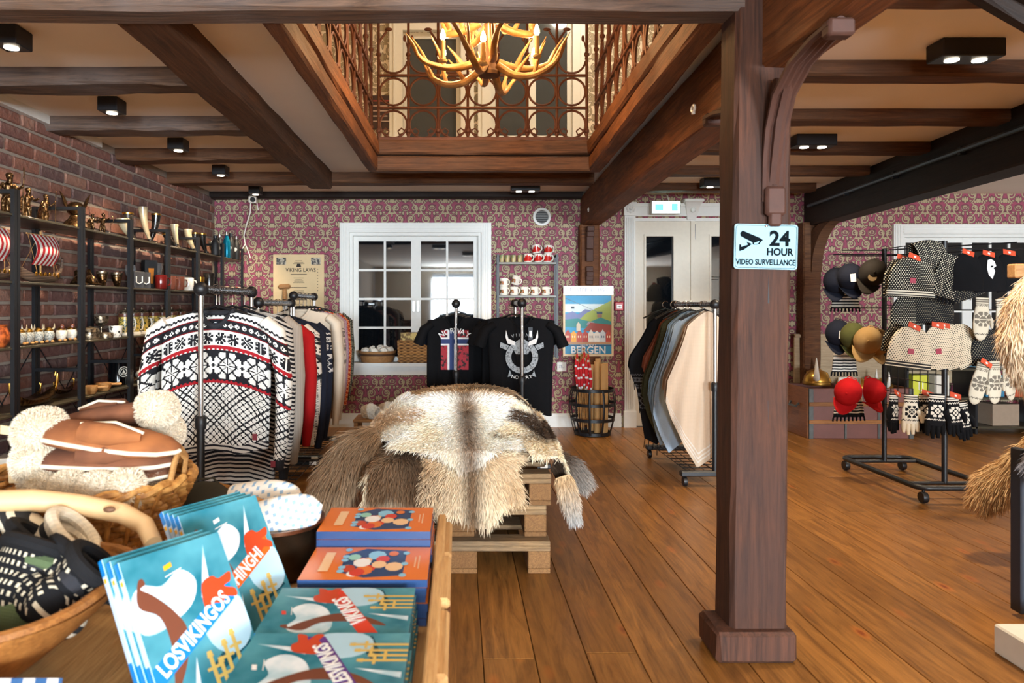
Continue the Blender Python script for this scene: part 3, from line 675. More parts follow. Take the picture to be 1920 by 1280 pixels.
for px, mt, L, r0, bd_, lab in hl:
    t = thing('drinking_horn', lab, 'drinking horn', on(px, 0, -2.24), 0.8, 'drinking horns on the top shelf')
    horn_mesh(L, r0, bd_, M[mt], t)
    MB().lathe([(0.0, 0), (0.036, 0), (0.034, 0.01), (0.018, 0.02), (0.02, 0.035), (0, 0.035)], (bd_, 0, 0), 12).build('foot', M['horn_dark'], t)
t = thing('drinking_horn', 'large pale green horn lying low between the shelf posts', 'drinking horn', on(231, 0, -2.2), 0.3, 'drinking horns on the top shelf'); horn_mesh(0.13, 0.040, 0.04, M['horn_pale'], t)
def bottle(label, loc, mat, h=0.24, r=0.032, cap='black_metal', emblem=None, name='steel_bottle'):
    t = thing(name, label, 'bottle', loc)
    MB().lathe([(0, 0), (r*0.95, 0), (r, 0.006), (r, h*0.58), (r*0.85, h*0.68), (r*0.48, h*0.82), (r*0.45, h*0.88), (0, h*0.88)], n=16).build('body', mat, t)
    MB().lathe([(r*0.52, h*0.86), (r*0.55, h*0.88), (r*0.52, h), (0, h)], n=14).build('cap', M[cap], t)
    if emblem: MB().lathe([(0, 0), (0.018, 0), (0.018, 0.002), (0, 0.002)], (0.0, -r-0.002, h*0.42), 16, axis='y').build('emblem', emblem, t)
    return t
M['teal'] = plain('teal lacquer', (10, 120, 150), 0.25, 0.6, 0.05)
M['white_cer'] = plain('white glazed ceramic', (232, 228, 216), 0.25, var=0.03)
bottle('dark grey travel cup at the end of the top shelf', on(404, 0, -2.12), M['black'], 0.17, 0.036, 'black_metal', name='travel_cup')
bottle('black bottle with white round tag', on(412, 0, -2.24), M['black'], 0.23, 0.03, 'chrome', M['white_cer'])
bottle('teal steel bottle on the top shelf', on(425, 0, -2.14), M['teal'], 0.24, 0.034, 'chrome')
bottle('black steel bottle with white print next to the teal one', on(433, 0, -2.13), M['black'], 0.235, 0.033, 'black_metal', M['white_cer'])
bottle('last black steel bottle by the wallpaper', on(443, 0, -2.13), M['black'], 0.225, 0.032, 'chrome', M['white_cer'])
# ---- ship models with striped sails (hull along the shelf)
M['sail'] = stripes('red and white striped sail', (172, 24, 34), (226, 222, 214), 1, 0.036, 0.5, 0.8, 0.009)
M['hull'] = stripes('clinker planked hull', (58, 42, 34), (120, 96, 78), 2, 0.008, 0.6, 0.5)
def ship(label, loc, L=0.40, sail=True, rz=0.0, s=1.0, mat='hull'):
    t = thing('ship_model', label, 'model ship', loc, rz, 'model ships on the shelves'); mb = MB(); rs = []
    for i in range(15):
        u = -1+2*i/14; wv = 0.042*(1-abs(u)**2.4)+0.002; zb = 0.004+0.03*abs(u)**3; zt = 0.038+0.05*abs(u)**3
        rs.append([(wv*math.cos(a)*1.0, u*L/2, zb+(zt-zb)*(1-math.sin(a)) if False else zt-(zt-zb)*math.sin(a)) for a in np.linspace(0, PI, 9)])
    mb.rings(rs, close=True); mb.build('hull', M[mat], t)
    for e in (-1, 1):
        MB().tube([(0, e*L*0.48, 0.06), (0, e*L*0.55, 0.10), (0, e*L*0.56, 0.145), (0, e*L*0.50, 0.15), (0, e*L*0.49, 0.135)], [0.010, 0.008, 0.007, 0.006, 0.003], 8).build('prow' if e > 0 else 'stern', M['gold_metal'] if mat != 'hull' else M['hull'], t)
    if sail:
        MB().cyl((0, 0, 0.03), (0, 0, 0.275), 0.005, 8).cyl((0, -0.12, 0.255), (0, 0.12, 0.255), 0.004, 8).build('mast', M['wood_lt'], t)
        MB().grid(13, 9, lambda a, b: (0.012+0.045*math.sin(PI*b)*(1-0.3*(2*a-1)**2), (a-0.5)*0.22*(1-0.12*(1-b)), 0.095+0.158*b)).build('sail', M['sail'], t)
        mb = MB()
        for e in (-1, 1): mb.cyl((0, e*L*0.46, 0.07), (0, 0, 0.27), 0.0012, 5).cyl((0.03, e*L*0.2, 0.04), (0.0, e*0.11, 0.255), 0.0012, 5)
        mb.build('rigging', M['wood_lt'], t)
        mb = MB()
        for e in (-1, 1):
            for q in range(6): mb.sph((e*0.04, -L*0.28+q*L*0.11, 0.046), 0.012, 8, 6, sc=(0.4, 1, 1))
        mb.build('shields', M['gold_metal'], t)
    t.scale = (s, s, s); return t
ship('wooden ship model with red and white striped sail', on(76, 1, -2.22), 0.36)
ship('second ship model cut off by the picture edge', on(-22, 1, -2.20), 0.36)
for X_, Y_, lab, s in ((-2.17, 3.55, 'largest bronze ship bowl set with silver studs', 1.05), (-2.30, 3.70, 'middle bronze ship bowl with curled prow', 0.62), (-2.31, 4.06, 'smallest bronze ship bowl beside the wooden cups', 0.55)):
    ship(lab, (X_, Y_, SZ[3]+0.001), 0.34, sail=False, s=s, mat='bronze')
# ---- second shelf: drakes, horn cups, glass, boxes, mugs
def drake(label, loc, s=1.0, rz=0.6):
    mb = MB().tube([(0, -0.07, 0.012), (0, -0.03, 0.03), (0, 0.02, 0.032), (0, 0.055, 0.05), (0, 0.07, 0.075)], [0.008, 0.026, 0.028, 0.016, 0.012], 10).sph((0, 0.085, 0.082), 0.017, 10, 6, sc=(0.8, 1.5, 0.8))
    mb.tube([(0, -0.07, 0.012), (0.03, -0.09, 0.008), (0.055, -0.06, 0.008)], [0.008, 0.006, 0.002], 8)
    for q in range(6): mb.sph((0, -0.05+q*0.02, 0.05+0.004*q), 0.008, 6, 4, sc=(.5, 1, 1.6))
    for e in (-1, 1):
        for y in (-0.03, 0.03): mb.tube([(e*0.02, y, 0.025), (e*0.034, y+0.012, 0.006)], [0.011, 0.008], 8)
    mb.v = [(p[0]*s, p[1]*s, p[2]*s) for p in mb.v]; o = mb.build('bronze_dragon', M['bronze']); o.location = loc; o.rotation_euler = (0, 0, rz)
    md = o.modifiers.new('weld', 'REMESH'); md.mode = 'VOXEL'; md.voxel_size = 0.003; md.use_smooth_shade = True
    return tag(o, label, 'figurine', 'bronze dragons')
drake('small bronze dragon half behind a shelf post', on(146, 1, -2.2), 0.95); drake('bronze dragon with a scaly back beside the horn cups', on(170, 1, -2.2), 1.1)
def horn_cup(label, loc):
    t = thing('horn_cup', label, 'cup', loc, 0.6, 'bronze horn cups')
    MB().tube([(0, 0.05, 0.085), (0, 0.05, 0.055), (0, 0.035, 0.028), (0, 0.0, 0.016), (0, -0.045, 0.02), (0, -0.065, 0.034)], [0.034, 0.03, 0.022, 0.015, 0.009, 0.004], 12).build('horn', M['bronze'], t)
    MB().lathe([(0.033, 0.08), (0.037, 0.084), (0.037, 0.098), (0.032, 0.098), (0.031, 0.07)], (0, 0.05, 0), 14, cap=False).build('rim_band', M['pewter'], t)
horn_cup('bronze horn-shaped cup next to the dragons', on(194, 1, -2.22)); horn_cup('second bronze horn-shaped cup beside the wine glass', on(221, 1, -2.22))
def lathe_thing(name, label, cat, loc, prof, mat, n=16, group=None, handle=None, hm=None, lid=None, lm=None, print_=None):
    t = thing(name, label, cat, loc, 0.9, group); MB().lathe(prof, n=n).build('body', mat, t)
    if handle:
        r, z0, z1 = handle; MB().tube([(r*0.95, 0, z1), (r+0.022, 0, z1-0.003), (r+0.03, 0, (z0+z1)/2), (r+0.02, 0, z0+0.003), (r*0.95, 0, z0)], 0.005, 8).build('handle', hm or mat, t)
    if lid: MB().lathe(lid, n=n).build('lid', lm or mat, t)
    return t
M['glass'] = Mat('clear glass', 0.04).color((0.9, 0.92, 0.92)).m; M['glass'].node_tree.nodes['Principled BSDF'].inputs['Transmission Weight'].default_value = 0.85
M['red_glass'] = plain('dark red glaze', (92, 20, 18), 0.15, var=0.1); M['brown_glaze'] = plain('brown stoneware glaze', (104, 58, 44), 0.3, var=0.2)
M['box_grey'] = plain('dark grey carton', (52, 50, 50), 0.6)
lathe_thing('wine_glass', 'stemmed clear wine glass', 'glass', on(245, 1, -2.30), [(0, 0), (0.034, 0), (0.004, 0.006), (0.004, 0.07), (0.03, 0.09), (0.04, 0.12), (0.032, 0.165), (0.030, 0.165), (0.037, 0.12), (0.0, 0.08)], M['glass'])
def carton(label, loc, d, mat, mark=None, rz=0.0, name='gift_carton'):
    t = thing(name, label, 'box', loc, rz); MB().bevbox((0, 0, d[2]/2), d, 0.002).build('carton', mat, t, smooth=False)
    if mark:
        o = MB(); u = d[2]
        if mark == 'horn':
            o.tube([(0.02, -d[1]/2-0.001, u*0.7), (0.02, -d[1]/2-0.001, u*0.35), (0.0, -d[1]/2-0.001, u*0.25), (-0.018, -d[1]/2-0.001, u*0.35), (-0.018, -d[1]/2-0.001, u*0.7)], 0.0045, 6)
        else:
            o.prism([(-0.014, -d[1]/2-0.0015, u*0.2), (0.014, -d[1]/2-0.0015, u*0.2), (0.02, -d[1]/2-0.0015, u*0.72), (-0.02, -d[1]/2-0.0015, u*0.72)], (0, 0.001, 0))
        o.build('print', M['white_cer'] if mark == 'horn' else plain('amber beer print', (206, 120, 20), 0.5), t)
carton('small grey carton printed with a pale horn loop', on(258, 1, -2.16), (0.066, 0.06, 0.11), M['box_grey'], 'horn', 0.75)
carton('small grey carton beside the one with the horn loop', on(271, 1, -2.16), (0.062, 0.06, 0.11), M['box_grey'], 'horn', 0.75)
carton('tall black carton printed with an amber beer glass', on(280, 1, -2.28), (0.09, 0.08, 0.215), M['black'], 'beer', 0.75)
lathe_thing('beer_glass', 'tall waisted beer glass', 'glass', on(294, 1, -2.29), [(0, 0), (0.034, 0), (0.026, 0.05), (0.03, 0.1), (0.042, 0.17), (0.038, 0.2), (0.036, 0.2), (0.038, 0.17), (0.024, 0.06), (0, 0.02)], M['glass'])
MUG = [(0, 0), (0.038, 0), (0.042, 0.01), (0.042, 0.095), (0.040, 0.10), (0.036, 0.098), (0.037, 0.012), (0, 0.01)]
lathe_thing('mug', 'dark red glazed mug', 'mug', on(302, 1, -2.13), MUG, M['red_glass'], handle=(0.042, 0.025, 0.08))
lathe_thing('mug', 'brown stoneware mug next to the dark red one', 'mug', on(319, 1, -2.13), MUG, M['brown_glaze'], handle=(0.042, 0.025, 0.08))
lathe_thing('mug', 'brown stoneware mug next to the white one', 'mug', on(335, 1, -2.13), MUG, M['brown_glaze'], handle=(0.042, 0.025, 0.08))
lathe_thing('mug', 'plain white mug on the second shelf', 'mug', on(353, 1, -2.13), MUG, M['white_cer'], handle=(0.042, 0.025, 0.08))
lathe_thing('horn_mug', 'dark horn mug leaning above the red carton', 'mug', on(392, 1, -2.17), [(0, 0), (0.045, 0), (0.04, 0.03), (0.045, 0.14), (0.05, 0.16), (0.044, 0.16), (0, 0.02)], M['horn_dark'], handle=(0.045, 0.04, 0.13))
lathe_thing('brass_cup', 'little brass cup behind the clothes rail', 'cup', on(375, 1, -2.17), [(0, 0), (0.03, 0), (0.02, 0.02), (0.035, 0.08), (0.036, 0.12), (0.03, 0.12), (0, 0.03)], M['gold_metal'])
carton('flat red and cream carton at the end of the second shelf', on(425, 1, -2.15), (0.26, 0.1, 0.055), stripes('red cream carton', (150, 26, 26), (220, 200, 170), 0, 0.09, 0.7), None, 1.1)
# ---- third shelf
M['bird_grey'] = mottled('speckled grey ceramic', (112, 118, 116), (190, 188, 176), 120, 0.4, 0.6, 0.5); M['bird_white'] = mottled('speckled white ceramic', (222, 214, 196), (170, 160, 140), 120, 0.55, 0.75, 0.5)
M['orange_pot'] = mottled('carved orange clay', (120, 50, 20), (186, 92, 38), 60, 0.4, 0.6, 0.5)
def bird(label, loc, mat, top='gold_metal', horned=True):
    t = thing('ceramic_gnome', label, 'figurine', loc, 0.8, 'round ceramic gnomes on the third shelf'); t.scale = (0.82, 0.82, 1.0)
    MB().sph((0, 0, 0.038), 0.036, 14, 10, sc=(1, 1, 1.0)).build('body', mat, t)
    MB().lathe([(0.030, 0.055), (0.026, 0.068), (0.010, 0.078), (0, 0.08)], n=14).build('helmet', M[top], t)
    if horned:
        for e in (-1, 1): MB().tube([(e*0.022, 0, 0.066), (e*0.034, 0, 0.078), (e*0.034, 0, 0.10)], [0.007, 0.006, 0.0015], 8).build('horn', M['horn_pale'], t)
    else: MB().sph((0, -0.02, 0.078), 0.014, 8, 6).build('knob', M['brown_glaze'], t)
    for e in (-1, 1): MB().sph((e*0.016, -0.026, 0.006), 0.012, 8, 6, sc=(1, 1.4, 0.6)).build('foot', M['wood_lt'], t)
lathe_thing('clay_pot', 'carved orange clay pot at the picture edge', 'pot', on(-8, 2, -2.2), [(0, 0), (0.04, 0), (0.058, 0.03), (0.06, 0.06), (0.045, 0.095), (0.05, 0.105), (0.042, 0.105), (0, 0.03)], M['orange_pot'])
for px, mt, lab, hn in ((38, 'bird_grey', 'grey ceramic gnome with gold helmet, first in its row', True), (53, 'bird_grey', 'grey ceramic gnome with gold helmet, second in its row', True), (71, 'bird_grey', 'grey ceramic gnome with gold helmet, third in its row', True), (91, 'bird_grey', 'grey ceramic gnome with gold helmet, fourth in its row', True),
                        (115, 'bird_white', 'white ceramic gnome beside the grey ones', False), (134, 'bird_white', 'white ceramic gnome beside a shelf post', False)):
    bird(lab, on(px, 2, -2.16, 0.004), M[mt], 'gold_metal', hn)
lathe_thing('pewter_box', 'oval engraved pewter box', 'box', on(168, 2, -2.18), [(0, 0), (0.05, 0), (0.052, 0.01), (0.05, 0.04), (0.054, 0.044), (0.05, 0.06), (0.02, 0.07), (0, 0.075)], M['pewter'])
lathe_thing('pewter_goblet', 'engraved pewter goblet behind the boxes', 'goblet', on(190, 2, -2.27), [(0, 0), (0.035, 0), (0.012, 0.015), (0.01, 0.06), (0.04, 0.09), (0.043, 0.13), (0.038, 0.13), (0, 0.08)], M['pewter'])
lathe_thing('pewter_box', 'low round pewter box in front of the goblet', 'box', on(199, 2, -2.14), [(0, 0), (0.04, 0), (0.042, 0.02), (0.038, 0.032), (0, 0.036)], M['pewter'])
lathe_thing('tumbler', 'white tumbler with dark figures beside the steins', 'glass', on(217, 2, -2.14), [(0, 0), (0.034, 0), (0.04, 0.07), (0.037, 0.07), (0, 0.01)], mottled('printed white glass', (226, 222, 210), (60, 56, 50), 45, 0.55, 0.6, 0.3))
M['stein'] = mottled('painted stein', (206, 176, 84), (44, 66, 44), 55, 0.5, 0.56, 0.3, 0.0, 1.5)
stl = ['first', 'second', 'third', 'fourth', 'fifth', 'sixth', 'seventh']
for i, px in enumerate((235, 250, 266, 287, 304, 322, 338)):
    t = lathe_thing('beer_stein', '%s painted beer stein from the pewter boxes' % stl[i], 'stein', on(px, 2, -2.21), [(0, 0.018), (0.044, 0.018), (0.042, 0.03), (0.041, 0.125), (0.04, 0.125), (0, 0.125)], M['stein'], group='painted beer steins', handle=(0.041, 0.03, 0.11), hm=M['white_cer'],
                lid=[(0.042, 0.142), (0.043, 0.15), (0.03, 0.164), (0.008, 0.170), (0.009, 0.182), (0, 0.186)], lm=M['pewter'])
    MB().lathe([(0, 0), (0.049, 0), (0.049, 0.01), (0.045, 0.02), (0.045, 0.018)], n=16).build('base_band', M['white_cer'], t)
    MB().lathe([(0.0425, 0.122), (0.0435, 0.13), (0.0425, 0.143)], n=16, cap=False).build('top_band', M['brown_glaze'], t)
# ---- fourth shelf
def kuksa(label, loc):
    t = thing('wooden_cup', label, 'cup', loc, 0.4, 'wooden cups'); MB().lathe([(0, 0), (0.03, 0.002), (0.045, 0.03), (0.044, 0.05), (0.04, 0.05), (0.035, 0.02), (0, 0.012)], n=16).build('bowl', M['wood_lt'], t)
    MB().bevbox((0.07, 0, 0.04), (0.06, 0.02, 0.014), 0.004).build('handle', M['wood_lt'], t)
kuksa('carved wooden cup left of the black tankard', on(168, 3, -2.15)); kuksa('carved wooden cup touching the black tankard', on(194, 3, -2.15))
t = lathe_thing('tankard', 'tall black tankard with white round emblem', 'tankard', Vector((-2.24, 4.57, SZ[3]+0.001)), [(0, 0), (0.07, 0), (0.066, 0.02), (0.062, 0.15), (0.064, 0.155), (0.058, 0.155), (0.056, 0.02), (0, 0.015)], plain('gloss black', (10, 12, 16), 0.12, var=0.0), handle=(0.064, 0.03, 0.13))
e = MB()
for r_, a in ((0.032, 0.004), (0.02, 0.003)): e.tube([(r_*math.cos(q), 0, r_*math.sin(q)) for q in np.linspace(0, 2*PI, 17)[:-1]], a, 5, closed=True)
e.prism([(-0.012, 0, -0.012), (0.012, 0, -0.012), (0.0, 0, 0.014)], (0, 0.002, 0)); eo = e.build('emblem', M['white_cer'], t); eo.location = (0.0, -0.068, 0.085); eo.rotation_euler = (0, 0, 0)
t = thing('wool_slipper', 'single white felt slipper on the fourth shelf', 'slipper', on(272, 3, -2.10), -0.9)
MB().tube([(-0.11, 0, 0.05), (-0.06, 0, 0.052), (0.0, 0, 0.048), (0.08, 0, 0.035), (0.115, 0, 0.025)], [0.036, 0.044, 0.044, 0.036, 0.016], 12, flat=0.8).build('felt', M['white_cer'], t); MB().bevbox((0, 0, 0.008), (0.22, 0.075, 0.014), 0.006).build('sole', M['black'], t)
carton('low wooden tray under the white slipper', on(262, 3, -2.2), (0.22, 0.12, 0.02), M['crate'], None, 0.7, 'wooden_tray')
for px, lab, d in ((30, 'small pale carton low at the picture edge', (0.16, 0.12, 0.09)), (60, 'brown leather pouch box on the fifth shelf', (0.12, 0.1, 0.12)), (138, 'brown carton on the fifth shelf', (0.13, 0.11, 0.14))):
    carton(lab, on(px, 4, -2.2), d, M['orange_pot'] if px != 30 else M['white_cer'], None, 0.2)
for px, lab in ((18, 'open wooden crate on the lowest shelf at the picture edge'), (66, 'open wooden crate on the lowest shelf beside the first')):
    t = thing('wooden_crate', lab, 'crate', (-2.24, 3.455 if px < 40 else 3.715, SZ[5]+0.001), 0); w_, d_, h_ = 0.18, 0.21, 0.15
    for nme, c, s in (('side', (-w_/2, 0, h_/2), (0.012, d_, h_)), ('side', (w_/2, 0, h_/2), (0.012, d_, h_)), ('end', (0, -d_/2, h_/2), (w_, 0.012, h_)), ('end', (0, d_/2, h_/2), (w_, 0.012, h_)), ('bottom', (0, 0, 0.006), (w_, d_, 0.012))):
        MB().bevbox(c, s, 0.002).build(nme, M['crate'], t, smooth=False)
# ================================================================== KNIT AND CLOTH MATERIALS
def knit_bump(m, x, z, s=240.0, st=0.25):
    h = (abs((x*s+z*s*0.0).fr()-0.5)+abs((z*s*0.9).fr()-0.5)); m.bump(h, st, 0.002)
def star(u, v, inner=0.15, outer=0.42, diag=0.64):
    p, q = abs(u), abs(v); a, b = p.max(q), p.min(q)
    return b.gt(a*inner)*b.lt(a*0.86)*a.lt(outer)*(a+b).lt(diag)
def nordic(name, white, dark, red, arch=1.0, lattice=0.021, body='lattice', top=-0.115, rough=0.9, bands=True, s=1.0):
    m = Mat(name, rough, spec=0.2); x, y, z = m.coords(); W, D, R = lin(*white), lin(*dark), lin(*red); x0_, z0_ = x, z; x = x/s; z = z/s
    st = 0.0045; xs = ((x/st).fl()+0.5)*st; zq = z+x*x*arch; zs = ((zq/st).fl()+0.5)*st
    if body == 'lattice':
        l = abs(((xs+zs)/lattice).fr()-0.5).lt(0.12).max(abs(((xs-zs)/lattice).fr()-0.5).lt(0.12))
        col = m.mix(l, W, D)
    elif body == 'dots':
        l = (xs/0.013).fr().lt(0.4)*(zs/0.011).fr().lt(0.45); col = m.mix(l, W, D)
    elif body == 'plain': col = m.mix(m.noise(m.vec, 60, 3)*0.25, W, tuple(q*0.7 for q in W))
    elif body == 'rib': col = m.mix(abs((x/0.012).fr()-0.5)*0.7, W, tuple(q*0.55 for q in W))
    elif body == 'stripes': col = m.mix((zs/0.022).fr().lt(0.5), W, D)
    if bands:
        t = top
        def band(z0, z1): return zs.lt(z0)*zs.gt(z1)
        col = m.mix(zs.gt(t-0.235)*1.0, col, W)
        zg = abs((xs/0.018).fr()-0.5)*0.018
        col = m.mix(band(t+0.018, t-0.002)*abs(zs-(t+0.004)-zg).lt(0.003), col, D)
        col = m.mix(band(t-0.008, t-0.052), col, D)
        dm = (abs((xs/0.026).fr()-0.5)*0.026+abs(zs-(t-0.03))); col = m.mix(dm.lt(0.011)*dm.gt(0.004), col, W)
        col = m.mix(band(t-0.008, t-0.013).max(band(t-0.047, t-0.052)), col, tuple(q*0.5 for q in R))
        col = m.mix(star((xs/0.052).fr()-0.5, (zs-(t-0.083))/0.052)*band(t-0.056, t-0.11), col, D)
        col = m.mix(band(t-0.112, t-0.126+0.0)*1.0, col, R)
        col = m.mix(abs(zs-(t-0.126)-zg*0.8).lt(0.004), col, R)
        col = m.mix(band(t-0.13, t-0.252), col, D)
        u2, v2 = (xs/0.112).fr()-0.5, (zs-(t-0.19))/0.112
        fl = star(u2, v2, 0.12, 0.46, 0.70); cut = abs((abs(u2)+abs(v2))-0.34).lt(0.035)
        col = m.mix(fl*(1.0-cut)*band(t-0.136, t-0.246), col, W)
        dia = (abs(abs(u2)-0.5)+abs(v2)); col = m.mix(dia.lt(0.16)*dia.gt(0.08)*band(t-0.136, t-0.246), col, W)
        col = m.mix(abs(zs-(t-0.258)-zg*0.9).lt(0.005), col, R)
    m.color(col); knit_bump(m, x0_, z0_); return m.m
K = {}
K['nordic'] = nordic('white black red nordic knit', (226, 224, 216), (30, 30, 34), (158, 30, 38), s=1.2, top=-0.11, arch=1.3, lattice=0.026)
K['nordic_bw'] = nordic('black and white nordic knit', (214, 208, 196), (28, 30, 34), (60, 66, 70), body='dots')
K['grey'] = nordic('oatmeal grey cable knit', (168, 158, 146), (0, 0, 0), (0, 0, 0), body='rib', bands=False)
K['red'] = nordic('red knit', (166, 22, 24), (0, 0, 0), (0, 0, 0), body='plain', bands=False)
K['red_dot'] = nordic('red knit with white yoke dots', (164, 26, 26), (220, 214, 204), (0, 0, 0), body='dots', bands=False)
K['navy'] = nordic('navy rib knit', (30, 34, 48), (0, 0, 0), (0, 0, 0), body='rib', bands=False)
K['navy_band'] = nordic('navy knit with pale figures', (28, 32, 46), (200, 196, 190), (28, 32, 46), arch=0.2, body='plain', top=-0.20)
K['cream'] = nordic('cream wool', (216, 200, 178), (0, 0, 0), (0, 0, 0), body='plain', bands=False)
K['beige_band'] = nordic('beige knit with grey band', (204, 184, 166), (130, 118, 110), (160, 140, 126), arch=0.2, body='plain', top=-0.24)
K['lilac'] = nordic('lilac melange knit', (182, 148, 160), (140, 104, 122), (0, 0, 0), body='dots', bands=False)
K['orange'] = nordic('orange red patterned knit', (176, 54, 26), (222, 150, 96), (0, 0, 0), body='lattice', lattice=0.035, bands=False)
K['green_dot'] = nordic('dark green knit with pale dots', (38, 42, 34), (176, 170, 146), (0, 0, 0), body='dots', bands=False)
K['striped'] = nordic('black and white striped knit', (206, 202, 194), (30, 30, 36), (0, 0, 0), body='stripes', bands=False)
K['charcoal'] = nordic('charcoal rib', (44, 44, 48), (0, 0, 0), (0, 0, 0), body='rib', bands=False)
K['black'] = plain('black cotton', (15, 15, 17), 0.95, var=0.2, spec=0.15)
K['navy_tee'] = plain('midnight cotton', (22, 25, 36), 0.95, var=0.2, spec=0.15)
M['sequin'] = mottled('glittering black rail sleeve', (18, 18, 20), (220, 222, 226), 160, 0.56, 0.6, 0.25, 0.5)
M['plastic'] = plain('black plastic', (20, 20, 22), 0.45, var=0.05)
# ================================================================== RACKS AND GARMENTS
def clothes_rack(label, x, y0, y1, zr, foot=0.42, grid=True, group='rolling clothes racks', chrome_to=0.68, twin=False):
    t = thing('clothes_rack', label, 'clothes rack', (x, (y0+y1)/2, 0), 0, group); h = (y1-y0)/2
    MB().cyl((0, -h, zr), (0, h, zr), 0.019, 12).build('rail', M['sequin'], t)
    for e in (-1, 1):
        MB().sph((0, e*h, zr), 0.034, 12, 8).build('end_knob', M['plastic'], t)
        MB().cyl((0, e*h, chrome_to), (0, e*h, zr-0.02), 0.0125, 12).build('upper_post', M['chrome'], t)
        MB().cyl((0, e*h, 0.09), (0, e*h, chrome_to), 0.018, 12).lathe([(0.024, chrome_to-0.05), (0.026, chrome_to-0.03), (0.026, chrome_to), (0.018, chrome_to+0.01)], (0, e*h, 0), 12).build('lower_post', M['plastic'], t)
        f = MB().bevbox((0, e*h, 0.085), (foot, 0.05, 0.035), 0.006).build('foot', M['plastic'], t, smooth=False)
        for s in (-1, 1):
            MB().lathe([(0, -0.012), (0.03, -0.012), (0.032, 0), (0.03, 0.012), (0, 0.012)], (s*(foot/2-0.03), e*h, 0.033), 14, axis='x').build('caster', M['plastic'], t)
        MB().bevbox((foot/2-0.05, e*h-0.026, 0.085), (0.05, 0.002, 0.022), 0.0005).build('size_tag', M['white_cer'], f, smooth=False)
    if grid:
        g = MB()
        for q in np.linspace(-foot*0.4, foot*0.4, 7): g.cyl((q, -h, 0.10), (q, h, 0.10), 0.003, 5)
        for q in np.linspace(-h, h, 10): g.cyl((-foot*0.4, q, 0.10), (foot*0.4, q, 0.10), 0.003, 5)
        g.build('base_grid', M['black_metal'], t)
    return t
def hanger(parent, zs, hw, mat=None):
    m = mat or M['plastic']
    MB().tube([(0, 0, zs-0.005), (0, 0, -0.0255)]+[(0.0245*math.cos(a), 0, 0.0245*math.sin(a)) for a in np.linspace(-0.5*PI, -1.75*PI, 16)], 0.0025, 6).build('hanger_hook', M['chrome'], parent)
    MB().tube([(-hw*0.8, 0, zs-0.075), (-hw*0.4, 0, zs-0.032), (0, 0, zs-0.004), (hw*0.4, 0, zs-0.032), (hw*0.8, 0, zs-0.075)], 0.009, 8, flat=0.7).build('hanger_bar', m, parent)
def garment(label, cat, loc, rz, body, cuff=None, neck=None, hw=0.235, L=0.72, sleeve=0.60, d=0.042, seed=0, group=None, name='sweater', zs=-0.075, nw=0.30, nd=0.085, sl_out=0.03, fold=1.0, hang=True, hemband=None):
    r = random.Random(seed); t = thing(name, label, cat, loc, rz, group); ph = r.uniform(0, 6); hem = zs-L
    slope = 0.055 if sleeve else 0.03
    def surf(a, v):
        u = math.cos(a); front = math.sin(a) > 0
        top = zs-0.02-slope*abs(u)**1.3
        nk = max(0.0, 1-(abs(u)/nw)**2); top -= nk*(nd if front else 0.02)
        w = hw*(1.0+0.03*math.sin(v*3+ph)); w *= (1.0-0.10*(1-v)**2*fold) if sleeve else (1.0-0.04*(1-v))
        x = u*w; z = hem+(top-hem)*v+0.008*math.sin(u*7+ph)*(1-v)
        dd = d*(0.35+0.65*min(1, (1-v)*5+0.1)); y = -dd*math.copysign(abs(math.sin(a))**0.8, math.sin(a))
        rp = (0.012*math.sin(u*8+ph+1.5*v)+0.008*math.sin(u*17+2*ph))*fold*(1-v)**0.7*abs(math.sin(a))**0.5
        return (x, y+rp, z)
    n, mrow = 44, 20
    MB().grid(n, mrow, lambda a, v: surf(a*2*PI, v), wrap=True).build('body', body, t, ang=80)
    cuffm = cuff or body
    if hemband: MB().grid(n, 4, lambda a, v: [q*(1.012 if i < 2 else 1) for i, q in enumerate(surf(a*2*PI, v*0.06))], wrap=True).build('hem_band', hemband, t, ang=80)
    if sleeve:
        for s in (-1, 1):
            j = r.uniform(-0.02, 0.02); o = hw+sl_out
            pts = [(s*hw*0.86, 0, zs-0.085), (s*(hw+0.02), -0.004, zs-0.13), (s*(o+0.012), -0.012+j, zs-0.13-sleeve*0.35), (s*(o+0.006), -0.018+j, zs-0.13-sleeve*0.7), (s*(o-0.01), -0.016+j, zs-0.13-sleeve*0.92)]
            MB().tube(pts, [0.06, 0.07, 0.062, 0.053, 0.045], 14, flat=0.62).build('sleeve', body, t, ang=80)
            MB().tube([pts[-1], (s*(o-0.014), -0.016+j, zs-0.13-sleeve)], [0.044, 0.038], 12, flat=0.62).build('cuff', cuffm, t, ang=80)
    else:
        for s in (-1, 1):
            MB().tube([(s*hw*0.80, 0, zs-0.075), (s*(hw+0.02), -0.004, zs-0.12), (s*(hw+0.065), -0.008, zs-0.235)], [0.055, 0.075, 0.085], 14, flat=0.5).build('sleeve', body, t, ang=80)
    nb = MB(); pts = []
    for q in range(20):
        a = 2*PI*q/20; u = math.cos(a)*nw*0.98; front = math.sin(a) > 0
        nk = max(0.0, 1-(abs(u)/nw)**2); pts.append((u*hw, -0.022*math.sin(a), zs-0.016-slope*abs(u)**1.3-nk*(nd if front else 0.02)))
    nb.tube(pts, 0.013 if sleeve else 0.008, 8, closed=True, flat=1.0).build('neckband', neck or cuffm, t)
    if hang: hanger(t, zs, hw)
    return t
RXA = -1.19
clothes_rack('clothes rack with the black and white nordic sweater in front', RXA, 3.20, 3.98, 1.275)
clothes_rack('middle clothes rack with red and navy sweaters', RXA, 4.12, 4.92, 1.215)
clothes_rack('far clothes rack with orange and green sweaters by the poster', RXA-0.02, 5.08, 5.80, 1.27)
RA, RB, RC = 1.275, 1.215, 1.27
g1 = 'sweaters on the racks'
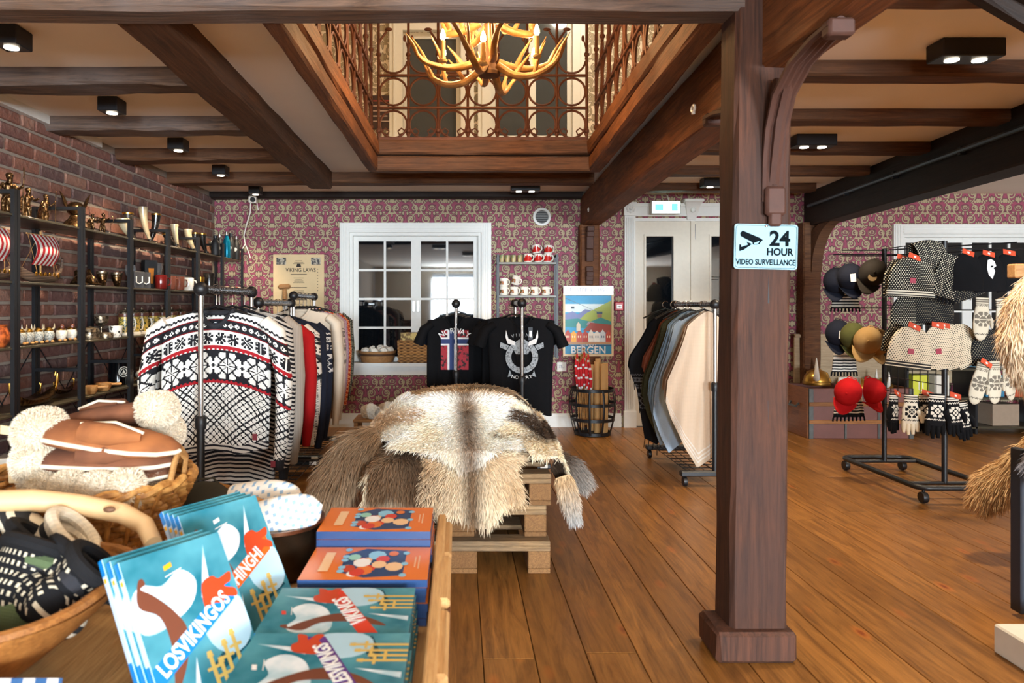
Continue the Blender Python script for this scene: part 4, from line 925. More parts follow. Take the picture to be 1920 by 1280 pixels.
sw = garment('white, black and red nordic sweater facing the viewer', 'sweater', (RXA+0.02, 3.35, RA), 0.05, K['nordic'], K['charcoal'], K['charcoal'], hw=0.265, L=0.70, sleeve=0.66, seed=3, group=g1, d=0.055, sl_out=0.05, hemband=K['striped'])
MB().box((0.012, 0.006, -0.175), (0.05, 0.002, 0.03)).build('brand_label', plain('dark woven label', (24, 34, 56)), sw, smooth=False)
for dx, dz in ((0.20, -0.70), (0.285, -0.83)):
    MB().bevbox((dx, -0.072, dz), (0.022, 0.003, 0.03), 0.001).build('flag_badge', plain('red blue badge', (120, 34, 48)), sw, smooth=False)
garment('second nordic sweater mostly hidden behind the first', 'sweater', (RXA-0.02, 3.505, RA), 0.05, K['nordic'], K['charcoal'], K['charcoal'], hw=0.262, L=0.72, sleeve=0.64, seed=3, d=0.045, group=g1, sl_out=0.05)
garment('striped long knit whose hem shows under the nordic sweater', 'sweater', (RXA, 3.645, RA), 0.05, K['striped'], K['charcoal'], hw=0.25, L=0.93, sleeve=0.78, seed=5, group=g1)
garment('oatmeal grey cable cardigan', 'cardigan', (RXA+0.01, 3.82, RA), 0.08, K['grey'], hw=0.25, L=0.83, sleeve=0.74, seed=6, group=g1, name='cardigan')
garment('red knitted sweater with white dotted yoke', 'sweater', (RXA, 4.20, RB), 0.05, K['red'], neck=K['red_dot'], hw=0.25, L=0.70, sleeve=0.66, seed=7, group=g1)
garment('cream sweater with black nordic yoke', 'sweater', (RXA, 4.36, RB), 0.04, K['nordic_bw'], K['nordic_bw'], hw=0.25, L=0.74, sleeve=0.68, seed=8, group=g1)
garment('dark navy rib sweater', 'sweater', (RXA, 4.56, RB), 0.05, K['navy'], hw=0.25, L=0.86, sleeve=0.74, seed=9, group=g1)
nb_ = garment('navy sweater with pale figures across the chest', 'sweater', (RXA, 4.74, RB), 0.05, K['navy_band'], K['navy'], hw=0.25, L=0.84, sleeve=0.72, seed=10, group=g1)
garment('plain cream wool sweater on the far rack', 'sweater', (RXA, 5.185, RC), 0.05, K['cream'], hw=0.25, L=0.90, sleeve=0.76, seed=11, group=g1)
garment('beige sweater with grey figured band', 'sweater', (RXA, 5.305, RC), 0.05, K['beige_band'], K['cream'], hw=0.25, L=0.86, sleeve=0.74, seed=12, group=g1)
garment('lilac melange sweater beside the orange one', 'sweater', (RXA, 5.43, RC), 0.05, K['lilac'], hw=0.25, L=0.68, sleeve=0.64, seed=13, group=g1)
garment('orange-red patterned sweater on the far rack', 'sweater', (RXA, 5.56, RC), 0.05, K['orange'], hw=0.25, L=0.68, sleeve=0.66, seed=14, group=g1)
garment('dark green sweater with pale dots, last on the far rack', 'sweater', (RXA, 5.72, RC), 0.05, K['green_dot'], K['green_dot'], hw=0.25, L=0.72, sleeve=0.64, seed=15, group=g1)
# ---- T-shirt racks behind the pelts
TX1, TX2 = -0.02, 0.44
clothes_rack('narrow rack with the NORWAY flag T-shirts', TX1, 5.20, 5.75, 1.21, foot=0.40, grid=False, chrome_to=0.70)
clothes_rack('narrow rack with the horned skull T-shirts', TX2, 4.82, 5.40, 1.215, foot=0.40, grid=False, chrome_to=0.70)
g2 = 'black T-shirts'
tee1 = garment('black T-shirt printed NORWAY over a worn flag', 'T-shirt', (TX1-0.01, 5.33, 1.21), 0.0, K['black'], hw=0.215, L=0.68, sleeve=0, seed=21, group=g2, name='tshirt', nw=0.34)
garment('midnight T-shirt right behind the NORWAY one', 'T-shirt', (TX1+0.01, 5.465, 1.21), 0.0, K['navy_tee'], hw=0.215, L=0.68, sleeve=0, seed=22, group=g2, name='tshirt')
garment('black T-shirt third on the NORWAY rack', 'T-shirt', (TX1+0.02, 5.60, 1.21), 0.0, K['black'], hw=0.215, L=0.66, sleeve=0, seed=23, group=g2, name='tshirt')
tee2 = garment('black T-shirt printed with a grey horned skull ring', 'T-shirt', (TX2+0.005, 4.95, 1.215), 0.0, K['black'], hw=0.235, L=0.72, sleeve=0, seed=24, group=g2, name='tshirt', nw=0.34)
garment('black T-shirt second on the skull rack, sleeve showing', 'T-shirt', (TX2-0.05, 5.075, 1.215), 0.0, K['black'], hw=0.225, L=0.70, sleeve=0, seed=25, group=g2, name='tshirt')
garment('black T-shirt third on the skull rack', 'T-shirt', (TX2-0.03, 5.195, 1.215), 0.0, K['black'], hw=0.22, L=0.70, sleeve=0, seed=26, group=g2, name='tshirt')
def flat_print(parent, items, y, name='print'):
    """items: (polygon [(x,z)..], material) laid on a shirt or sheet, each a hair proud of the one before"""
    mats = []; mb = MB()
    for k_, (pts, mt) in enumerate(items):
        if mt not in mats: mats.append(mt)
        yy = y-0.00025*k_
        mb.prism([(p[0], yy, p[1]) for p in pts], (0, 0.0002, 0), mats.index(mt))
    return mb.build(name, mats, parent, smooth=False)
def rect(x0, x1, z0, z1): return [(x0, z0), (x1, z0), (x1, z1), (x0, z1)]
M['p_red'] = plain('red print', (150, 30, 40), 0.8); M['p_blue'] = plain('navy print', (36, 54, 100), 0.8); M['p_white'] = plain('white print', (214, 214, 212), 0.8, var=0.2, scale=60)
M['p_grey'] = mottled('worn grey print', (150, 156, 160), (60, 64, 68), 90, 0.5, 0.68, 0.8)
M['p_wornred'] = mottled('worn red print', (150, 32, 44), (26, 18, 20), 40, 0.5, 0.62, 0.8)
y_ = -0.066
flat_print(tee1, [(rect(-0.105, 0.105, -0.50, -0.20), M['p_wornred']), (rect(-0.105, 0.105, -0.315, -0.255), M['p_white']), (rect(-0.055, 0.01, -0.50, -0.20), M['p_white']), (rect(-0.105, 0.105, -0.302, -0.268), M['p_blue']), (rect(-0.04, -0.006, -0.50, -0.20), M['p_blue']), (rect(0.02, 0.06, -0.50, -0.33), M['p_wornred'])], y_)
def letters(parent, txt, size, mat, loc, rot=(PI/2, 0, 0), arc=0.0, bold=0.0, sx=1.0, name='lettering'):
    if not arc:
        me = text_mesh(txt, size, 0.0003, sx, bold); me.materials.append(mat); return part(name, me, parent, loc, rot)
    n = len(txt)
    for i, ch in enumerate(txt):
        if ch == ' ': continue
        u = (i-(n-1)/2)*size*0.72; me = text_mesh(ch, size, 0.0003, sx, bold); me.materials.append(mat)
        part(name, me, parent, (loc[0]+u, loc[1], loc[2]-arc*u*u), (PI/2, math.atan(2*arc*u), 0))
letters(tee1, 'NORWAY', 0.055, M['p_white'], (0.0, y_-0.004, -0.205), arc=3.0, bold=0.001)
it = []
def ann(r0, r1, cx, cz, a0, a1, n=14): return [(cx+r1*math.cos(a), cz+r1*math.sin(a)) for a in np.linspace(a0, a1, n)]+[(cx+r0*math.cos(a), cz+r0*math.sin(a)) for a in np.linspace(a1, a0, n)]
for k_ in range(8): it.append((ann(0.075, 0.115, 0, -0.38, k_*PI/4, k_*PI/4+PI/4*0.97, 6), M['p_grey']))
it.append(([(0.058*math.cos(a), -0.315+0.062*math.sin(a)) for a in np.linspace(0, 2*PI, 20)[:-1]], M['p_grey']))
for s in (-1, 1):
    it.append(([(s*0.045, -0.30), (s*0.10, -0.285), (s*0.115, -0.24), (s*0.112, -0.19), (s*0.095, -0.25), (s*0.05, -0.27)], M['p_white']))
    it.append(([(s*0.09, -0.30), (s*0.15, -0.275), (s*0.155, -0.31), (s*0.11, -0.33)], M['p_grey']))
    it.append(([(s*0.085, -0.47), (s*0.10, -0.52), (s*0.07, -0.51)], M['p_grey']))
it.append(([(-0.045, -0.36), (0.045, -0.36), (0.03, -0.44), (-0.03, -0.44)], K['black']))
flat_print(tee2, it, -0.068)
letters(tee2, 'VIKING', 0.036, M['p_grey'], (0, -0.076, -0.225), arc=2.0); letters(tee2, 'NORWAY', 0.034, M['p_white'], (0, -0.076, -0.525), arc=-2.0)
MB().bb(0.045, 0.075, -0.075, -0.072, -0.26, -0.17).build('swing_tag', plain('black swing tag', (40, 46, 54)), tee2, smooth=False); MB().bb(0.052, 0.068, -0.077, -0.0755, -0.235, -0.195).build('tag_label', M['white_cer'], tee2, smooth=False)
# ---- shawl rack
SX = 1.70
clothes_rack('clothes rack with shawls left of the column', SX, 4.60, 5.45, 1.205, foot=0.46)
def shawl(label, loc, mat, hw, L, seed, pts, stripe=None, fringe=None, nm='shawl'):
    r = random.Random(seed); t = thing(nm, label, 'shawl', loc, 0.0, 'shawls on the rack'); ph = 1.3
    us = [p[0] for p in pts]; zs_ = [p[1] for p in pts]
    def s(a, v, side):
        u = -1+2*a; hem = float(np.interp(u, us, zs_)); top = -0.045-0.10*abs(u)**1.4
        z = top+(hem-top)*v; w = hw*(0.55+0.45*min(1, v*1.4)); 
        y = side*(0.020+0.006*v)+0.024*math.sin(u*8+ph+v)*v**0.6+0.009*math.sin(u*17+ph*2)*v
        return (u*w+0.02*math.sin(v*3+ph), y, z)
    MB().grid(40, 26, lambda a, v: s(a, v, -1)).build('front_drape', mat, t, ang=90)
    MB().grid(40, 26, lambda a, v: s(a, v*0.93, 1)).build('back_drape', mat, t, ang=90)
    if stripe:
        for q in (0.90, 0.93, 0.955): MB().grid(40, 3, lambda a, v: (lambda p: (p[0], p[1]-0.002, p[2]))(s(a, q+v*0.012, -1))).build('stripe', stripe, t, ang=90)
    if fringe:
        f = MB()
        for q in range(16):
            p = s(0.02+0.96*q/15, 1, -1); f.cyl(p, (p[0]+r.uniform(-.01, .01), p[1], p[2]-r.uniform(0.05, 0.09)), 0.003, 5)
        tag(f.build('fringe', fringe, t), kind='stuff')
    hanger(t, -0.03, hw*0.8)
    return t
def weave(name, rgb, s=170, rough=0.9, amt=0.25):
    m = Mat(name, rough, spec=0.2); x, y, z = m.coords(); c = lin(*rgb)
    w = abs((x*s).fr()-0.5)+abs((z*s).fr()-0.5); m.color(m.mix(w*amt*2, c, tuple(q*0.6 for q in c))); m.bump(w, 0.3, 0.002); return m.m
K['s_cream'] = weave('cream woven wool', (214, 190, 164)); K['s_blue'] = weave('pale blue wool', (150, 176, 200)); K['s_lightblue'] = weave('icy blue wool', (176, 196, 214)); K['s_white'] = weave('off white stripe', (226, 216, 202))
K['s_black'] = nordic('black shawl with grey stars', (24, 24, 27), (96, 100, 108), (24, 24, 27), arch=0.0, body='plain', top=-0.55); K['s_green'] = weave('olive tweed', (84, 82, 58), 90, 0.9, 0.9); K['s_rust'] = weave('rust wool', (168, 96, 70))
RZ = 1.205
shawl('cream shawl with striped hem, nearest on the shawl rack', (SX-0.03, 4.715, RZ), K['s_cream'], 0.25, 1.1, 1, [(-1, -0.66), (-0.55, -0.95), (-0.1, -1.12), (0.3, -1.0), (0.7, -0.86), (1, -0.80)], K['s_white'])
shawl('second cream shawl behind the striped one', (SX+0.0, 4.83, RZ), K['s_cream'], 0.26, 1.0, 2, [(-1, -0.62), (-0.4, -0.8), (0.2, -0.95), (1, -0.7)])
shawl('pale blue shawl next to the cream ones', (SX-0.05, 4.945, RZ), K['s_lightblue'], 0.25, 1.0, 3, [(-1, -0.78), (-0.6, -1.05), (-0.2, -0.98), (0.4, -0.9), (1, -0.8)])
shawl('greyish blue shawl between pale blue and olive', (SX-0.05, 5.05, RZ), K['s_blue'], 0.25, 1.0, 4, [(-1, -0.70), (-0.7, -1.02), (0, -0.9), (1, -0.8)])
shawl('olive tweed shawl between blue and black ones', (SX-0.07, 5.155, RZ), K['s_green'], 0.25, 0.9, 5, [(-1, -0.70), (-0.6, -0.98), (0, -1.0), (1, -0.8)])
shawl('rust red shawl showing only at the shoulder', (SX-0.07, 5.255, RZ), K['s_rust'], 0.22, 0.9, 6, [(-1, -0.5), (0, -0.8), (1, -0.6)])
shawl('black fringed shawl with grey star pattern, last on the rack', (SX-0.10, 5.36, RZ), K['s_black'], 0.27, 1.1, 7, [(-1, -0.50), (-0.75, -0.66), (-0.6, -1.02), (-0.2, -1.08), (0.5, -0.95), (1, -0.8)], None, K['black'])
# ================================================================== BACK WALL: SHELF WITH MUGS, POSTERS, SMALL FITTINGS
ws = thing('mug_shelf', 'black wall shelf with white mugs beside the window', 'shelf', (0.665, BW, 0.70)); hw_ = 0.285
for s in (-1, 1):
    MB().box((s*hw_, -0.15, 0.49), (0.02, 0.02, 1.0)).box((s*hw_, -0.01, 0.49), (0.02, 0.02, 1.0)).box((s*hw_, -0.08, 0.98), (0.02, 0.14, 0.02)).build('side_frame', M['black_metal'], ws, smooth=False)
for z in (0.215, 0.585, 0.905): MB().bevbox((0, -0.08, z), (2*hw_, 0.15, 0.022), 0.002).build('shelf', M['shelf'], ws, smooth=False)
M['mug_red'] = Mat('enamel with red skyline', 0.25); _m = M['mug_red']; _x, _y, _z = _m.coords()
_sky = (_z.gt(0.012))*(_z.lt(abs((_x/0.018).fr()-0.5)*0.04+0.048+(_x*90.0).sin()*0.012)); _m.color(_m.mix(_sky, lin(228, 222, 210), lin(186, 32, 26))); M['mug_red'] = _m.m
M['mug_pic'] = Mat('enamel with small landscape', 0.25); _m = M['mug_pic']; _x, _y, _z = _m.coords(); _n = _m.noise(_m.vec, 55, 2)
_w = _z.gt(0.02)*_z.lt(0.055)*abs(_x).lt(0.024); _m.color(_m.mix(_w, lin(226, 222, 212), _m.ramp(_n, [(0.4, lin(60, 84, 56)), (0.5, lin(196, 110, 40)), (0.62, lin(120, 150, 160))]))); M['mug_pic'] = _m.m
MG = [(0, 0), (0.038, 0), (0.041, 0.006), (0.042, 0.078), (0.043, 0.082), (0.039, 0.080), (0.038, 0.01), (0, 0.008)]
def mug(label, x, z, mat, tip=0.0, h=0):
    t = thing('mug', label, 'mug', (x, BW-0.085, z), 0.0, 'mugs on the wall shelf'); MB().lathe(MG, n=18).build('body', mat, t)
    hd = MB().tube([(0.040, 0, 0.066), (0.062, 0, 0.064), (0.070, 0, 0.042), (0.060, 0, 0.02), (0.040, 0, 0.016)], 0.0055, 8).build('handle', M['white_cer'], t)
    t.rotation_euler = (0, tip, h-0.75); return t
zt, zm, zl = 0.70+0.905+0.012, 0.70+0.585+0.012, 0.70+0.215+0.012
M['tin'] = mottled('beige printed tin', (176, 158, 112), (120, 132, 84), 30, 0.45, 0.6, 0.4)
for i, x in enumerate((0.42, 0.475, 0.535, 0.595)):
    t = lathe_thing('candle_glass', ['first', 'second', 'third', 'fourth'][i]+' beige candle glass on the top of the mug shelf', 'candle glass', (x, BW-0.09, zt), [(0, 0), (0.022, 0), (0.0245, 0.07), (0.022, 0.07), (0, 0.01)], M['tin'], group='beige candle glasses')
    MB().lathe([(0.0, 0.04), (0.0215, 0.042), (0, 0.046)], n=14).build('wax', M['white_cer'], t)
mug('white mug with red skyline, first on the top shelf', 0.675, zt, M['mug_red']); mug('white mug with red skyline, in the middle of the top shelf', 0.775, zt, M['mug_red']); mug('white mug with red skyline, last on the top shelf', 0.865, zt, M['mug_red'])
mug('white mug with red skyline leaning on two others', 0.76, zt+0.085, M['mug_red'], -0.15); mug('white mug with red skyline stacked at the end', 0.872, zt+0.083, M['mug_red'])
for i, x in enumerate((0.44, 0.54, 0.64, 0.74, 0.85)): mug(['first', 'second', 'third', 'fourth', 'fifth'][i]+' picture mug in the middle row of the wall shelf', x, zm, M['mug_pic'])
mug('picture mug stacked on the first of the middle row', 0.44, zm+0.083, M['mug_pic']); mug('picture mug tipped on the second of the middle row', 0.548, zm+0.107, M['mug_pic'], 0.30)
mug('picture mug on the low shelf above the T-shirts', 0.86, zl, M['mug_pic']); mug('picture mug on the low shelf, nearly hidden by a hanger', 0.75, zl, M['mug_pic'])
# posters
M['parch'] = plain('parchment paper', (216, 190, 146), 0.8, var=0.12, scale=6); M['ink'] = plain('black ink', (46, 38, 32), 0.8)
vp = MB().bb(-1.826, -1.326, BW-0.012, BW-0.006, 0.90, 1.70).build('poster', M['parch'], smooth=False); tag(vp, 'parchment poster headed VIKING LAWS', 'poster')
letters(vp, 'VIKING LAWS', 0.052, M['ink'], (-1.555, BW-0.0126, 1.545), sx=0.92, bold=0.0006)
ln = MB()
for i, z in enumerate((1.635, 1.62, 1.605, 1.50, 1.465, 1.45, 1.435, 1.42, 1.37, 1.34, 1.325, 1.31, 1.25, 1.22, 1.205, 1.19, 1.13, 1.10, 1.085)):
    w_ = 0.16 if z in (1.50, 1.37, 1.25, 1.13) else 0.07+0.05*((i*7) % 5)/5; ln.bb(-1.575-w_/2, -1.575+w_/2, BW-0.0125, BW-0.012, z, z+(0.007 if w_ > 0.15 else 0.0035))
for q in range(8): ln.bb(-1.392, -1.385, BW-0.0125, BW-0.012, 1.55-q*0.03, 1.557-q*0.03)
ln.prism([(-1.60, BW-0.0125, 1.575), (-1.55, BW-0.0125, 1.575), (-1.56, BW-0.0125, 1.61), (-1.59, BW-0.0125, 1.61)], (0, 0.0005, 0)); tag(ln.build('small_print', M['ink'], vp, smooth=False), kind='stuff')
for x in (-1.795, -1.455): MB().bb(x, x+0.095, BW-0.0128, BW-0.012, 1.60, 1.668).build('engraving', mottled('grey engraving', (70, 70, 70), (190, 180, 160), 50, 0.4, 0.6, 0.8), vp, smooth=False)
sd = thing('wooden_sword', 'toy sword with pale hilt leaning before the poster', 'sword', (-1.62, BW-0.135, 0.0)); 
MB().bevbox((0, 0, 0.60), (0.05, 0.012, 1.20), 0.004).build('blade', plain('silver paint', (176, 176, 172), 0.4, 0.4), sd, smooth=False); MB().bevbox((0, 0, 1.215), (0.15, 0.03, 0.03), 0.008).build('guard', M['crate'], sd)
MB().tube([(0, 0, 1.23), (0, 0, 1.29), (0, 0, 1.36)], [0.02, 0.023, 0.02], 10).build('grip', M['crate'], sd); MB().bevbox((0, 0, 1.385), (0.12, 0.04, 0.05), 0.015).build('pommel', M['crate'], sd); sd.rotation_euler = (-0.05, -0.06, 0)
bp = thing('poster', 'framed BERGEN travel poster with harbour houses', 'poster', (1.247, BW-0.16, 1.012)); hwp, hhp = 0.243, 0.302
for nm_, (x0, x1, z0, z1) in (('frame_bar', (-hwp, hwp, hhp-0.02, hhp)), ('frame_bar', (-hwp, hwp, -hhp, -hhp+0.02)), ('frame_bar', (-hwp, -hwp+0.02, -hhp+0.02, hhp-0.02)), ('frame_bar', (hwp-0.02, hwp, -hhp+0.02, hhp-0.02))):
    MB().bb(x0, x1, -0.014, 0.004, z0, z1).build(nm_, plain('pale wood frame', (206, 186, 150), 0.5), bp, smooth=False)
C = lambda r, g, b: plain('poster ink %d %d %d' % (r, g, b), (r, g, b), 0.5, var=0.08)
W_ = 0.223; sea, navy = C(30, 120, 160), C(16, 74, 112)
it = [(rect(-W_, W_, -0.28, 0.28), C(46, 150, 196)), (rect(-W_, W_, 0.12, 0.20), C(206, 224, 226)), ([(-W_, 0.02), (-W_, 0.10), (-0.15, 0.13), (-0.10, 0.10), (-0.03, 0.15), (0.06, 0.13), (0.06, 0.02)], C(110, 122, 170)),
      ([(-0.14, 0.0), (-0.02, 0.11), (0.10, 0.17), (W_, 0.235), (W_, 0.0)], C(150, 168, 72)), ([(-W_, -0.02), (-W_, 0.05), (-0.1, 0.06), (0.02, 0.03), (0.12, 0.07), (W_, 0.03), (W_, -0.05)], C(42, 132, 132)),
      ([(-0.02, 0.0), (0.06, 0.0), (0.06, 0.02), (0.0, 0.03)], C(150, 140, 150)), ([(-0.05, -0.06), (0.02, 0.02), (W_, 0.0), (W_, -0.08)], C(150, 66, 54))]
hc = [C(172, 58, 42), C(226, 160, 50), C(186, 70, 48), C(172, 58, 42), C(226, 220, 210), C(226, 226, 222), C(196, 206, 214), C(178, 66, 46)]
for i in range(8):
    a = -W_+i*0.0558; it.append(([(a, -0.165), (a+0.054, -0.165), (a+0.054, -0.085), (a+0.027, -0.045-0.012*(i % 2)), (a, -0.085)], hc[i]))
for i in range(8):
    a = -W_+i*0.0558
    for q in (0.012, 0.032): it.append((rect(a+q, a+q+0.009, -0.125, -0.105), C(240, 230, 200) if i not in (4, 5, 6) else C(90, 110, 130)))
it += [(rect(-W_, W_, -0.19, -0.165), C(170, 130, 96)), (rect(-W_, W_, -0.28, -0.19), sea), (rect(-W_, W_, -0.205, -0.195), navy), ([(-0.115, -0.06), (-0.075, -0.06), (-0.075, 0.0), (-0.095, 0.03), (-0.115, 0.0)], C(206, 196, 176)),
       (rect(0.085, 0.13, 0.07, 0.12), C(150, 110, 84)), (rect(0.08, 0.135, 0.105, 0.125), C(40, 70, 96)), (rect(-0.165, -0.135, 0.155, 0.175), C(40, 60, 80)), ([(-W_, 0.26), (-W_, 0.255), (0.1, 0.117), (0.1, 0.12)], C(90, 110, 130))]
flat_print(bp, it, -0.005, 'picture')
letters(bp, 'BERGEN', 0.098, M['p_white'], (0, -0.0165, -0.245), sx=0.94, bold=0.0015); letters(bp, 'N O R W A Y', 0.026, M['p_white'], (0, -0.0165, -0.196))
pp = MB().bb(1.005, 1.485, BW-0.19, BW-0.187, 1.30, 1.385).build('price_paper', M['white_cer'], smooth=False); tag(pp, 'white sheet with handwritten price above the BERGEN poster', 'sign')
letters(pp, 'POSTER  kr 145,-', 0.05, plain('grey marker', (120, 124, 140), 0.8), (1.245, BW-0.1905, 1.345))
s7 = MB().bb(0.97, 1.06, BW-0.012, BW-0.008, 0.55, 0.64).build('price_paper', M['white_cer'], smooth=False); tag(s7, 'small white price note under the T-shirt sleeve', 'sign'); letters(s7, '75,-', 0.04, plain('grey marker', (120, 124, 140), 0.8), (1.015, BW-0.0125, 0.595))
fc = thing('fire_call_point', 'small red fire alarm call point', 'alarm', (1.575, BW, 1.19)); MB().bevbox((0, -0.02, 0), (0.085, 0.04, 0.085), 0.006).build('housing', plain('signal red', (190, 20, 26), 0.35), fc); MB().bevbox((0, -0.042, -0.004), (0.05, 0.004, 0.04), 0.001).build('face', M['white_cer'], fc); MB().sph((0, -0.045, -0.004), 0.006, 8, 6).sph((-0.012, -0.045, -0.004), 0.005, 8, 6).sph((0.012, -0.045, -0.004), 0.005, 8, 6).build('mark', M['black'], fc)
vt = thing('air_vent', 'round white air vent with dark slats', 'vent', (0.82, BW, 2.07)); MB().lathe([(0.062, -0.008), (0.066, -0.018), (0.088, -0.014), (0.09, 0)], n=24, axis='y', cap=False).build('ring', M['white'], vt); MB().lathe([(0, -0.004), (0.064, -0.004)], n=24, axis='y', cap=False).build('backing', M['black'], vt)
for q in range(-3, 4): MB().box((0, -0.010, q*0.017), (2*math.sqrt(0.062**2-(q*0.017)**2), 0.008, 0.004)).build('slat', plain('grey slat', (150, 152, 150)), vt, smooth=False)
sc_ = thing('security_camera', 'white security camera with hanging cable', 'camera', (-1.99, BW-0.14, 2.22)); MB().bevbox((0, 0, 0.0), (0.075, 0.06, 0.07), 0.01).build('body', M['white_cer'], sc_); MB().lathe([(0.0, -0.05), (0.022, -0.05), (0.024, -0.03), (0.024, 0)], (0.01, 0, -0.005), 14, axis='y').build('lens', M['black'], sc_)
MB().tube([(-0.02, 0, -0.03), (-0.03, 0.02, -0.12), (-0.08, 0.06, -0.24), (-0.11, 0.08, -0.34), (-0.10, 0.09, -0.42), (-0.15, 0.1, -0.50)], 0.006, 6).tube([(-0.10, 0.09, -0.42), (-0.06, 0.09, -0.52), (-0.05, 0.09, -0.56)], 0.005, 6).tube([(0.04, 0, -0.03), (0.05, 0.01, -0.1)], 0.004, 6).build('cable', M['white_cer'], sc_)
ex = thing('exit_sign', 'lit green exit sign above the double door', 'exit sign', (2.005, BW-0.12, 2.145)); MB().bevbox((0, 0, 0), (0.285, 0.05, 0.13), 0.008).build('case', M['white'], ex)
MB().bevbox((0, -0.027, 0), (0.265, 0.004, 0.11), 0.002).build('lit_panel', Mat('lit exit panel', 0.4).color((0.6, 1, 0.9)).emit((0.62, 1.0, 0.88), 5.0).m, ex)
MB().bb(-0.11, -0.03, -0.031, -0.029, -0.03, 0.03).bb(0.05, 0.11, -0.031, -0.029, -0.035, 0.035).build('pictogram', Mat('green pictogram', 0.4).color((0.05, 0.5, 0.35)).emit((0.1, 0.75, 0.5), 2.0).m, ex, smooth=False)
MB().tube([(0.05, 0.05, 0.06), (0.05, 0.10, 0.13), (0.03, 0.11, 0.15), (-0.25, 0.11, 0.155)], 0.006, 6).build('cable', M['white'], ex)
cp = thing('plaster_bracket', 'white ornamental plaster bracket above the door', 'bracket', (2.29, BW, 2.10)); MB().bevbox((0, -0.06, 0.12), (0.19, 0.12, 0.03), 0.006).build('cap', M['white'], cp); mb = MB(); mb.rings([[(-w2, -0.045-d2, z), (w2, -0.045-d2, z), (w2, 0, z), (-w2, 0, z)] for w2, d2, z in ((0.04, -0.02, -0.06), (0.055, 0.0, 0.0), (0.07, 0.035, 0.08), (0.085, 0.06, 0.105))]); mb.build('body', M['white'], cp); MB().sph((0, -0.075, 0.03), 0.026, 12, 8, sc=(1, 0.5, 1)).build('flower', M['white'], cp)
for x, y, z, lab in ((1.03, 3.0, 2.05, 'white plastic cable clip on the big beam near the opening'), (1.195, 6.3, 2.07, 'white plastic cable clip on the big beam near the back wall')):
    o = MB().tube([(0.02*math.cos(a), 0, 0.014*math.sin(a)) for a in np.linspace(0, 2*PI, 13)[:-1]], 0.006, 6, closed=True).box((0.0, 0, -0.016), (0.012, 0.012, 0.016)).build('cable_clip', M['white_cer']); o.location = (x-0.015, y, z); o.rotation_euler = (0, 0, PI/2); tag(o, lab, 'clip')
# ---- window sill baskets
M['wicker'] = Mat('woven wicker', 0.7); _m = M['wicker']; _x, _y, _z = _m.coords(); _a = (_x*95.0).sin()*(_z*210.0).sin()+(_y*95.0).sin()*(_z*210.0).sin()
_m.color(_m.ramp(_a*0.35+0.5, [(0.15, lin(92, 58, 26)), (0.8, lin(196, 146, 86))])); _m.bump(_a, 0.8, 0.006); M['wicker'] = _m.m
bk1 = thing('wooden_tub', 'round wooden tub of white wool balls on the window sill', 'tub', (-0.80, BW-0.02, 0.64)); MB().lathe([(0, 0.004), (0.155, 0.004), (0.19, 0.115), (0.182, 0.115), (0.15, 0.02), (0, 0.02)], n=24).build('tub', M['crate'], bk1); MB().lathe([(0.176, 0.07), (0.180, 0.07), (0.186, 0.09), (0.182, 0.09)], n=24, cap=False).build('hoop', plain('dark hoop', (70, 46, 28)), bk1)
M['wool'] = mottled('white wool yarn', (226, 220, 206), (150, 150, 150), 40, 0.55, 0.75, 0.95)
for i, (dx, dy, dz) in enumerate(((-0.105, -0.055, 0.115), (-0.02, -0.10, 0.115), (0.075, -0.085, 0.115), (0.115, 0.005, 0.115), (-0.06, 0.04, 0.118), (0.03, 0.0, 0.125), (0.06, 0.095, 0.118))):
    o = MB().sph((0, 0, 0), 0.040, 12, 8, sc=(1.0, 1, 0.85)).tube([(0.036*math.cos(a), 0.036*math.sin(a), 0.012*math.sin(3*a)) for a in np.linspace(0, 2*PI, 15)[:-1]], 0.012, 6, closed=True).build('wool_ball', M['wool']); o.location = Vector((-0.80, BW-0.02, 0.64))+Vector((dx, dy, dz)); o.rotation_euler = (0.3*i, 0.2, i*1.1)
    tag(o, 'white ball of wool in the tub on the window sill', 'wool', 'white wool balls in the tub')
bk2 = thing('wicker_basket', 'tall square wicker basket at the end of the sill', 'basket', (-0.44, BW-0.03, 0.64)); mb = MB(); mb.rings([[(-a, -b, z), (a, -b, z), (a, b, z), (-a, b, z)] for a, b, z in ((0.14, 0.09, 0.0), (0.15, 0.10, 0.1), (0.155, 0.105, 0.22), (0.145, 0.095, 0.22), (0.14, 0.09, 0.02))], cap1=True).build('weave', M['wicker'], bk2, smooth=False)
for q in range(6):
    z = 0.02+q*0.038; MB().tube([(-0.152, -0.104, z), (0.152, -0.104, z)], 0.008, 6).build('strand', M['wicker'], bk2)
bkk = [('yellow picture book standing in the wicker basket', (214, 190, 110)), ('colourful picture book standing behind the yellow one', (90, 80, 150))]
for i, (lab, c) in enumerate(bkk):
    o = MB().bb(-0.105, 0.105, -0.01, 0.01, 0, 0.27).build('picture_book', mottled('book print %d' % i, c, (206, 170, 60) if i else (120, 90, 30), 30, 0.45, 0.55, 0.5), smooth=False); o.location = (-0.46+0.04*i, BW-0.06+0.05*i, 0.665); o.rotation_euler = (0.1, 0, 0.1*i); tag(o, lab, 'book')
